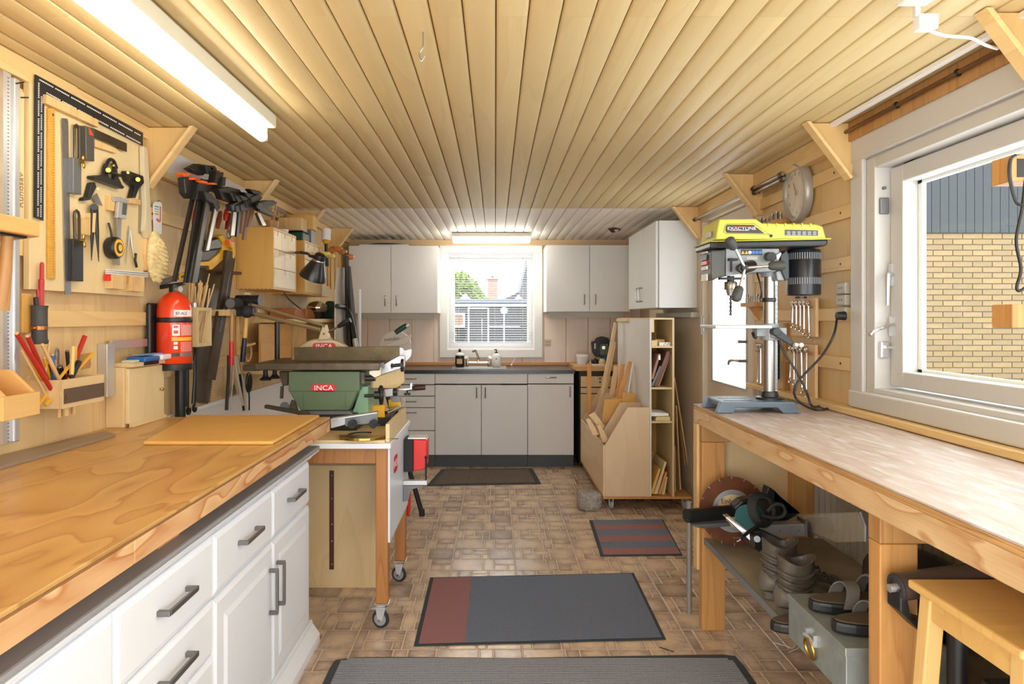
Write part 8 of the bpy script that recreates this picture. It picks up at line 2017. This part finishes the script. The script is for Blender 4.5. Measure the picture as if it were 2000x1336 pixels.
# cutting disc
yc_ = 2.74
dc = thing('cutting_disc', 'large brown diamond cutting disc with printed label under the bench', 'disc', (UB(545, 330, yc_).x, yc_, ZSH))
c = UB(548, 330, yc_); Rd = c.z-ZSH-0.001
Rd = min(Rd, 0.135)
axd = Vector((0, -1, 0.12)).normalized(); c = Vector((c.x, yc_, ZSH+Rd*0.99+0.002))
obj('rim', B().lathe([(Rd, -0.002), (Rd, 0.002), (0.01, 0.002), (0.01, -0.002)], c, axd, 48), mat('disc_rust', (116, 66, 38), 0.5, 0.3, noise=0.2, nscale=30), dc)
obj('steel_centre', B().lathe([(Rd*0.62, 0.0021), (Rd*0.62, 0.003), (0.01, 0.003)], c, axd, 40), m_alu, dc)
lb = obj('label_disc', B().lathe([(Rd*0.48, 0.0031), (Rd*0.48, 0.0036), (0.012, 0.0036)], c, axd, 40), mat('label_cream', (214, 190, 146), 0.5), dc)
upv = (Vector((0, 0, 1))-axd*axd.z).normalized()
text('lettering', 'Einhell', 0.027, m_black, frame_m(c+axd*0.0039+upv*Rd*0.28-Vector((0.012, 0, 0)), (1, 0, 0), upv), lb, 0.0002)
for k in range(16):
    a = 2*PI*k/16; u = Vector((1, 0, 0))*math.cos(a)+upv*math.sin(a)
    obj('slot', B().tube([c+u*Rd*0.93+axd*0.0024, c+u*Rd*1.0+axd*0.0024], 0.0015, 4), m_alu, dc)
# angle grinder
ag = thing('angle_grinder', 'teal and black angle grinder with coiled cable under the bench', 'angle grinder', UB(800, 560, 2.5)+Vector((0, 0, 0)))
ag.location.z = ZSH
def G(x, y, yy=2.5): return UB(x, y, yy)
obj('gear_ring', B().cyl(G(700, 450, 2.52), G(780, 430, 2.56), 0.05, n=22), mat('teal', (30, 92, 96), 0.4), ag, smooth=True)
obj('motor_body', B().tube([G(760, 430, 2.55), G(850, 390, 2.58), G(960, 360, 2.62)], [0.048, 0.05, 0.042], 18), m_rubber, ag, smooth=True)
obj('wheel_guard', B().prism([G(905, 180, 2.62)]+[G(905+170*math.sin(t), 300-190*math.cos(t)+t*30, 2.62) for t in [i*PI/10*0.75+0.1 for i in range(11)]]+[G(1220, 400, 2.62), G(1150, 400, 2.62), G(940, 340, 2.62)], (0, 0.05, 0)), m_black, ag, bevel=0.006)
obj('body', B().prism([G(560, 330, 2.58), G(640, 260, 2.58), G(800, 225, 2.58), G(880, 240, 2.58), G(860, 300, 2.58), G(700, 370, 2.58), G(580, 390, 2.58)], (0, 0.06, 0)), m_black, ag, bevel=0.008)
for k in range(4):
    obj('cable_loop', B().torus(G(845+k*12, 355, 2.47-k*0.006), (0.5, -1, 0.35), 0.058-k*0.004, 0.006, 26, 8), m_rubber, ag, smooth=True)
obj('cable', B().tube(spline([G(915, 370, 2.44), G(980, 305, 2.44), G(1060, 300, 2.44), G(1100, 370, 2.44), G(1060, 430, 2.44), G(960, 440, 2.44), G(850, 410, 2.44)]), 0.006, 8), m_rubber, ag, smooth=True)
pl_ = obj('plug_cable', B().tube(spline([G(930, 480, 2.42), G(830, 510, 2.40), G(740, 570, 2.38), G(690, 610, 2.36), G(640, 650, 2.34)]), [0.006]*24+[0.011], 8), m_black, ag, smooth=True)
for dx, dy in ((560, 660), (590, 700)): obj('plug_pin', B().cyl(G(630, 650 if dy == 660 else 672, 2.34), G(dx, dy-10, 2.34), 0.0035, n=8), m_chrome, pl_, smooth=True)
# black channel sticking out, and steel arm
e = thing('cutting_station', 'black steel chop stand arm with bright square tube on the bench shelf', 'stand arm', UB(600, 600, 2.55))
e.location.z = ZSH
obj('channel', B().tube([UB(60, 420, 2.62), UB(300, 395, 2.66), UB(560, 365, 2.7)], [0.026, 0.026, 0.024], 10), m_black, e, smooth=True)
obj('channel_base', B().prism([UB(65, 450, 2.6), UB(470, 430, 2.66), UB(500, 510, 2.66), UB(140, 530, 2.6), UB(70, 480, 2.6)], (0, 0.07, 0)), m_black, e, bevel=0.004)
obj('channel_plate', B().prism([UB(130, 515, 2.58), UB(510, 490, 2.62), UB(530, 530, 2.62), UB(240, 555, 2.58), UB(150, 540, 2.58)], (0, 0.08, 0)), m_grey, e, bevel=0.002)
obj('square_tube', B().prism([UB(465, 430, 2.40), UB(515, 420, 2.40), UB(790, 640, 2.36), UB(760, 715, 2.36)], (0, 0.03, 0)), m_steel, e, bevel=0.002)
obj('pivot_bracket', B().prism([UB(765, 640, 2.33), UB(830, 630, 2.33), UB(870, 690, 2.33), UB(870, 830, 2.33), UB(770, 760, 2.33)], (0, 0.05, 0)), m_dark, e, bevel=0.003)
obj('bolt', B().cyl(UB(805, 665, 2.33), UB(805, 665, 2.315), 0.011, n=12), m_grey, e, smooth=True)
obj('black_arm', B().prism([UB(770, 590, 2.36), UB(860, 580, 2.36), UB(1170, 720, 2.30), UB(1120, 780, 2.30), UB(860, 690, 2.36)], (0, 0.04, 0)), m_pblk, e, bevel=0.003)
obj('black_arm', B().prism([UB(870, 740, 2.34), UB(980, 800, 2.32), UB(970, 880, 2.32), UB(870, 800, 2.34)], (0, 0.04, 0)), m_pblk, e, bevel=0.003)
e = thing('aluminium_guard', 'bright aluminium channel with clear end behind the boots', 'channel', UB(1000, 640, 2.5)); e.location.z = ZSH
obj('channel', B().prism([UB(760, 520, 2.5), UB(1320, 508, 2.5), UB(1330, 638, 2.5), UB(960, 638, 2.5)], (0, 0.05, 0)), m_alu, e, bevel=0.002)
obj('end_plate', B().prism([UB(1322, 480, 2.48), UB(1350, 480, 2.48), UB(1375, 640, 2.48), UB(1335, 650, 2.48)], (0, 0.08, 0)), m_steel, e, bevel=0.002)
for x in (1037, 1248): obj('hole', B().cyl(UB(x, 574, 2.499), UB(x, 574, 2.501), 0.004, n=8), m_dark, e)
obj('clear_end', B().prism([UB(1376, 490, 2.5), UB(1600, 470, 2.5), UB(1620, 600, 2.5), UB(1380, 640, 2.5)], (0, 0.05, 0)), mat('smoky_plastic', (150, 138, 120), 0.2, alpha=0.55), e)
e = thing('plastic_case', 'clear plastic cover leaning on the ribbed wall under the bench', 'cover', UB(1600, 690, 2.4)); e.location.z = ZSH
obj('panel', B().prism([UB(1115, 410, 2.72), UB(1890, 378, 2.1), UB(1945, 690, 2.1), UB(1640, 700, 2.3), UB(1130, 480, 2.72)], (0.004, 0, 0.0)), mat('hazy_plastic', (200, 190, 168), 0.25, alpha=0.45), e)
obj('edge', B().tube([UB(1890, 378, 2.1), UB(1945, 520, 2.1), UB(1945, 690, 2.1)], 0.004, 6), m_alu, e)
tag(obj('clear_card', B().prism([UB(660, 90, 2.79), UB(870, 85, 2.79), UB(895, 230, 2.79), UB(700, 240, 2.79)], (0, 0.004, 0)), mat('haze_card', (214, 196, 164), 0.3, alpha=0.4)), 'clear plastic sheet behind the cutting disc', 'sheet')

# footwear: soles run along x, toes given by sign
def loft(sections, n=18):                             # sections of (centre, halfwidth_y, height, zbase, squareness)
    b = B(); vs = []
    for (x, cy_, hw_, z0_, z1_) in sections:
        for k in range(n):
            a = 2*PI*k/n; ca, sa = math.cos(a), math.sin(a)
            y = cy_+hw_*math.copysign(abs(ca)**0.75, ca)
            z = (z0_+z1_)/2+(z1_-z0_)/2*math.copysign(abs(sa)**0.75, sa)
            vs.append((x, y, z))
    m = len(sections); fs = []
    for i in range(m-1):
        for k in range(n): fs.append((i*n+k, i*n+(k+1) % n, (i+1)*n+(k+1) % n, (i+1)*n+k))
    fs += [tuple(range(n)), tuple((m-1)*n+k for k in range(n-1, -1, -1))]
    return b.add(vs, fs)
m_leather = mat('boot_leather', (84, 76, 66), 0.38, noise=0.25, nscale=30, bump=0.3, bscale=60)
m_sole = mat('boot_sole', (92, 86, 76), 0.7, noise=0.2, nscale=40)
m_lining = mat('boot_lining', (40, 36, 32), 0.9)
def sole_outline(x0, L, y, w, s, n=20):
    pts = []
    for i in range(n):
        a = 2*PI*i/n; ca, sa = math.cos(a), math.sin(a)
        x = x0+s*(L/2+L/2*math.copysign(abs(ca)**0.8, ca)); t = (x-x0)*s/L
        pts.append((x, y+w/2*(0.86+0.2*math.sin(t*2.2-0.5))*math.copysign(abs(sa)**0.8, sa)))
    return pts
def boot(lab, x0, y, z, s=1, H_=0.185, L=0.28, tilt=0):
    e = thing('work_boot', lab, 'boot', (x0+s*L/2, y, z), 'work boots under the bench')
    W = 0.098
    obj('sole', B().prism([(a, b_, z+0.0004) for a, b_ in sole_outline(x0, L, y, W, s)], (0, 0, 0.028)), m_sole, e, bevel=0.006)
    secs = [(x0+s*0.006, y, 0.026, z+0.028, z+0.06), (x0+s*0.02, y, 0.036, z+0.028, z+0.085), (x0+s*0.06, y, 0.042, z+0.028, z+0.098), (x0+s*0.11, y, 0.042, z+0.028, z+0.105), (x0+s*0.16, y, 0.044, z+0.028, z+0.092), (x0+s*0.2, y, 0.045, z+0.028, z+0.078), (x0+s*0.245, y, 0.042, z+0.028, z+0.07), (x0+s*0.272, y, 0.028, z+0.028, z+0.055)]
    obj('upper', loft(secs), m_leather, e, smooth=60)
    # shaft with open collar
    b = B(); n = 20; rows = [(0.06, 0.040, 0.052, 0.06), (0.11, 0.038, 0.054, 0.058), (0.145, 0.038, 0.055, 0.058), (0.165, 0.041, 0.058, 0.06), (0.165, 0.034, 0.05, 0.06), (0.12, 0.03, 0.045, 0.06)]
    vs = []
    for (h_, ry, rx, cx_) in rows:
        for k in range(n):
            a = 2*PI*k/n
            dip = -0.018*math.cos(a-PI*0.0)**2*0 + (0.02*math.cos(a*2)*(1 if h_ > 0.13 else 0))
            vs.append((x0+s*(cx_+rx*math.cos(a)), y+ry*math.sin(a), z+h_*H_/0.165+dip*0.6))
    m = len(rows); fs = [(i*n+k, i*n+(k+1) % n, (i+1)*n+(k+1) % n, (i+1)*n+k) for i in range(m-1) for k in range(n)]
    fs.append(tuple((m-1)*n+k for k in range(n)))
    b.add(vs, fs)
    obj('shaft', b, m_leather, e, smooth=60)
    for h_ in (0.085, 0.105, 0.125):
        obj('padding_roll', B().tube([(x0+s*(0.058+0.055*math.cos(a)), y+0.041*math.sin(a), z+h_*H_/0.165+0.012*math.cos(a*2)*0.6) for a in [i*2*PI/20 for i in range(20)]], 0.006, 6, False, True), m_leather, e, smooth=True)
    obj('heel_counter', loft([(x0-s*0.001, y, 0.024, z+0.03, z+0.075), (x0+s*0.01, y, 0.036, z+0.028, z+0.088), (x0+s*0.05, y, 0.0445, z+0.028, z+0.075)]), mat('counter', (104, 98, 88), 0.5), e, smooth=60)
    for i in range(4):
        obj('lace', B().tube([(x0+s*(0.125+0.018*i), y-0.03, z+0.135-0.014*i), (x0+s*(0.13+0.018*i), y, z+0.143-0.013*i), (x0+s*(0.125+0.018*i), y+0.03, z+0.135-0.014*i)], 0.003, 6), m_black, e)
boot('dark leather work boot, nearer of the tall pair under the bench', 0.862, 2.09, ZSH, 1, 0.175)
boot('dark leather work boot, farther of the tall pair under the bench', 0.865, 2.215, ZSH, 1, 0.185)
m_str = mat('sandal_strap', (112, 108, 102), 0.7); m_insole = mat('sandal_insole', (84, 72, 58), 0.8)
def sandal(lab, x0, y, z, s=1, L=0.26, W=0.095):
    e = thing('sandal', lab, 'sandal', (x0+s*L/2, y, z), 'sandals under the bench')
    obj('sole', B().prism([(a, b_, z+0.0004) for a, b_ in sole_outline(x0, L, y, W, s)], (0, 0, 0.03)), m_black, e, bevel=0.008)
    obj('insole', B().prism([(a, b_, z+0.0305) for a, b_ in sole_outline(x0+s*0.008, L-0.016, y, W-0.014, s)], (0, 0, 0.003)), m_insole, e)
    for cx_, h_, wd in ((0.09, 0.055, 0.035), (0.155, 0.075, 0.03), (0.215, 0.08, 0.022)):
        n = 10; vs = []
        for i in range(n+1):
            a = PI*i/n
            for dx, k in ((-wd/2, 1.0), (wd/2, 1.0), (wd/2, 0.93), (-wd/2, 0.93)):
                vs.append((x0+s*(cx_+dx+0.02*math.sin(a)), y+(W/2-0.002)*math.cos(a)*k, z+0.02+h_*math.sin(a)**0.7*k))
        fs = []
        for i in range(n):
            for k in range(4): fs.append((i*4+k, i*4+(k+1) % 4, (i+1)*4+(k+1) % 4, (i+1)*4+k))
        fs += [(0, 1, 2, 3), (n*4+3, n*4+2, n*4+1, n*4)]
        obj('strap', B().add(vs, fs), m_str, e, smooth=50)
ZBX = ZSH+0.122
sandal('black strapped sandal, nearer on the metal box', 0.845, 1.715, ZBX, 1)
sandal('black strapped sandal, farther on the metal box', 0.845, 1.84, ZBX, 1)
sandal('black strapped sandal between boots and metal box', 0.80, 1.985, ZSH, 1)
# dark bag behind
b = loft([(1.12, 2.0, 0.05, ZSH+0.001, ZSH+0.1), (1.16, 2.0, 0.16, ZSH+0.001, ZSH+0.2), (1.24, 2.0, 0.2, ZSH+0.001, ZSH+0.23), (1.32, 2.0, 0.18, ZSH+0.001, ZSH+0.2), (1.34, 2.0, 0.1, ZSH+0.001, ZSH+0.15)])
tag(obj('black_bag', b, mat('bag_black', (40, 40, 38), 0.5), smooth=60), 'glossy black bag behind the shoes under the bench', 'bag')
# galvanised box
e = thing('metal_box', 'galvanised metal box with brass ring handle on the bench shelf', 'box', (0.95, 1.79, ZSH))
m_galv = mat('galvanised', (170, 180, 178), 0.4, 0.6, noise=0.15, nscale=25)
obj('body', B().box(0.838, 1.08, 1.63, 1.95, ZSH+0.0004, ZSH+0.1), m_galv, e, bevel=0.002)
obj('lid', B().box(0.835, 1.083, 1.627, 1.953, ZSH+0.1, ZSH+0.1215), m_galv, e, bevel=0.002)
rc = Vector((0.833, 1.80, ZSH+0.052))
hnd = obj('ring_handle', B().torus(rc+Vector((-0.004, 0, -0.014)), (1, 0, 0.15), 0.025, 0.0045, 22, 8), m_brass, e, smooth=True)
obj('handle_plate', B().box(0.828, 0.8378, 1.775, 1.782, rc.z, rc.z+0.03).box(0.828, 0.8378, 1.818, 1.825, rc.z, rc.z+0.03).cyl((0.829, 1.772, rc.z+0.01), (0.829, 1.828, rc.z+0.01), 0.006, n=10), m_alu, hnd, smooth=True)
# roller and stand behind the stool
e = thing('roller_stand', 'dark roller on a black stand behind the wooden stool', 'roller stand', (1.0, 1.475, 0))
r0_, r1_ = AT(1752, 1147, 1.475), AT(1960, 1118, 1.485)
d_ = (r1_-r0_).normalized()
obj('roller', B().cyl(r0_, r1_, 0.029, n=24), mat('roller_dark', (76, 64, 58), 0.3), e, smooth=True)
obj('end_ring', B().torus(r0_, d_, 0.024, 0.006, 24, 8), m_rubber, e, smooth=True)
obj('axle', B().cyl(r0_-d_*0.018, r0_, 0.009, n=12), m_alu, e, smooth=True)
obj('yoke', B().prism([r0_+Vector((-0.005, -0.02, 0.0)), r0_+Vector((0.01, -0.02, -0.01)), r0_+Vector((0.02, -0.02, -0.06)), r0_+Vector((0.07, -0.02, -0.075)), r0_+Vector((0.04, -0.02, -0.09)), r0_+Vector((-0.005, -0.02, -0.045))], (0, 0.05, 0)), m_black, e, bevel=0.003)
obj('post', B().cyl((r0_.x+0.13, 1.475, 0.02), (r0_.x+0.13, 1.475, r0_.z-0.02), 0.02, n=12), m_black, e, smooth=True)
obj('foot', B().box(r0_.x+0.08, r0_.x+0.2, 1.44, 1.515, 0, 0.02), m_black, e, bevel=0.003)
# wooden stool
ZST = 0.745
e = thing('wooden_stool', 'pale golden wooden stool tucked under the right workbench', 'stool', (1.04, 1.29, 0))
w_stool = wood('stool_wood', (222, 180, 112), (200, 150, 82), 'X', 7, 8, 5, 0.4, 0.4, 0.04)
w_stoolz = wood('stool_leg', (224, 186, 124), (204, 158, 94), 'Z', 7, 8, 5, 0.4, 0.4, 0.04)
sx0_, sx1_, sy0_, sy1_ = 0.868, 1.2, 1.125, 1.438
obj('seat', B().box(sx0_, sx1_, sy0_, sy1_, ZST-0.018, ZST), w_stool, e, bevel=0.005)
obj('apron', B().box(sx0_+0.022, sx0_+0.034, sy0_+0.05, sy1_-0.05, ZST-0.07, ZST-0.0182), w_stool, e)
obj('apron', B().box(sx0_+0.05, sx1_-0.05, sy1_-0.034, sy1_-0.022, ZST-0.07, ZST-0.0182), w_stool, e)
obj('apron', B().box(sx1_-0.034, sx1_-0.022, sy0_+0.05, sy1_-0.05, ZST-0.07, ZST-0.0182), w_stool, e)
obj('apron', B().box(sx0_+0.05, sx1_-0.05, sy0_+0.022, sy0_+0.034, ZST-0.07, ZST-0.0182), w_stool, e)
for (x, y, dx, dy) in ((sx0_+0.018, sy1_-0.048, -0.04, 0.03), (sx0_+0.018, sy0_+0.016, -0.04, -0.03), (sx1_-0.05, sy1_-0.048, 0.04, 0.03), (sx1_-0.05, sy0_+0.016, 0.04, -0.03)):
    w = 0.034
    obj('leg', B().hexa([(x, y, ZST-0.0184), (x+w, y, ZST-0.0184), (x+w, y+w, ZST-0.0184), (x, y+w, ZST-0.0184)], [(x+dx, y+dy, 0), (x+dx+w, y+dy, 0), (x+dx+w, y+dy+w, 0), (x+dx, y+dy+w, 0)]), w_stoolz, e, bevel=0.003)
e = thing('black_case', 'black ribbed case with a screw under the wooden stool', 'case', (1.15, 1.3, 0))
obj('body', B().box(0.99, 1.25, 1.28, 1.40, 0.002, 0.56), m_black, e, bevel=0.01)
for xx in (1.03, 1.08, 1.13): obj('rib', B().box(xx, xx+0.02, 1.272, 1.2798, 0.05, 0.52), m_black, e, bevel=0.003)
obj('screw', B().cyl((1.012, 1.279, 0.535), (1.012, 1.272, 0.535), 0.009, n=12), m_steel, e)
# small litter on the floor
tag(obj('string_scrap', B().tube(spline([ZP(1512, 1255, 0.004), ZP(1535, 1262, 0.004), ZP(1548, 1266, 0.004), ZP(1556, 1258, 0.004), ZP(1562, 1264, 0.004), ZP(1540, 1274, 0.004)]), 0.0015, 5), m_paper), 'scrap of pale string on the floor by the metal box', 'string')
tag(obj('splinter', B().box(-0.002, 0.002, -0.03, 0.03, 0.002, 0.004), m_dark), 'dark splinter on the floor right of the door mat', 'splinter')
bpy.data.objects['splinter'].location = (ZP(1302, 1270, 0).x, ZP(1302, 1270, 0).y, 0); bpy.data.objects['splinter'].rotation_euler = (0, 0, 0.9)
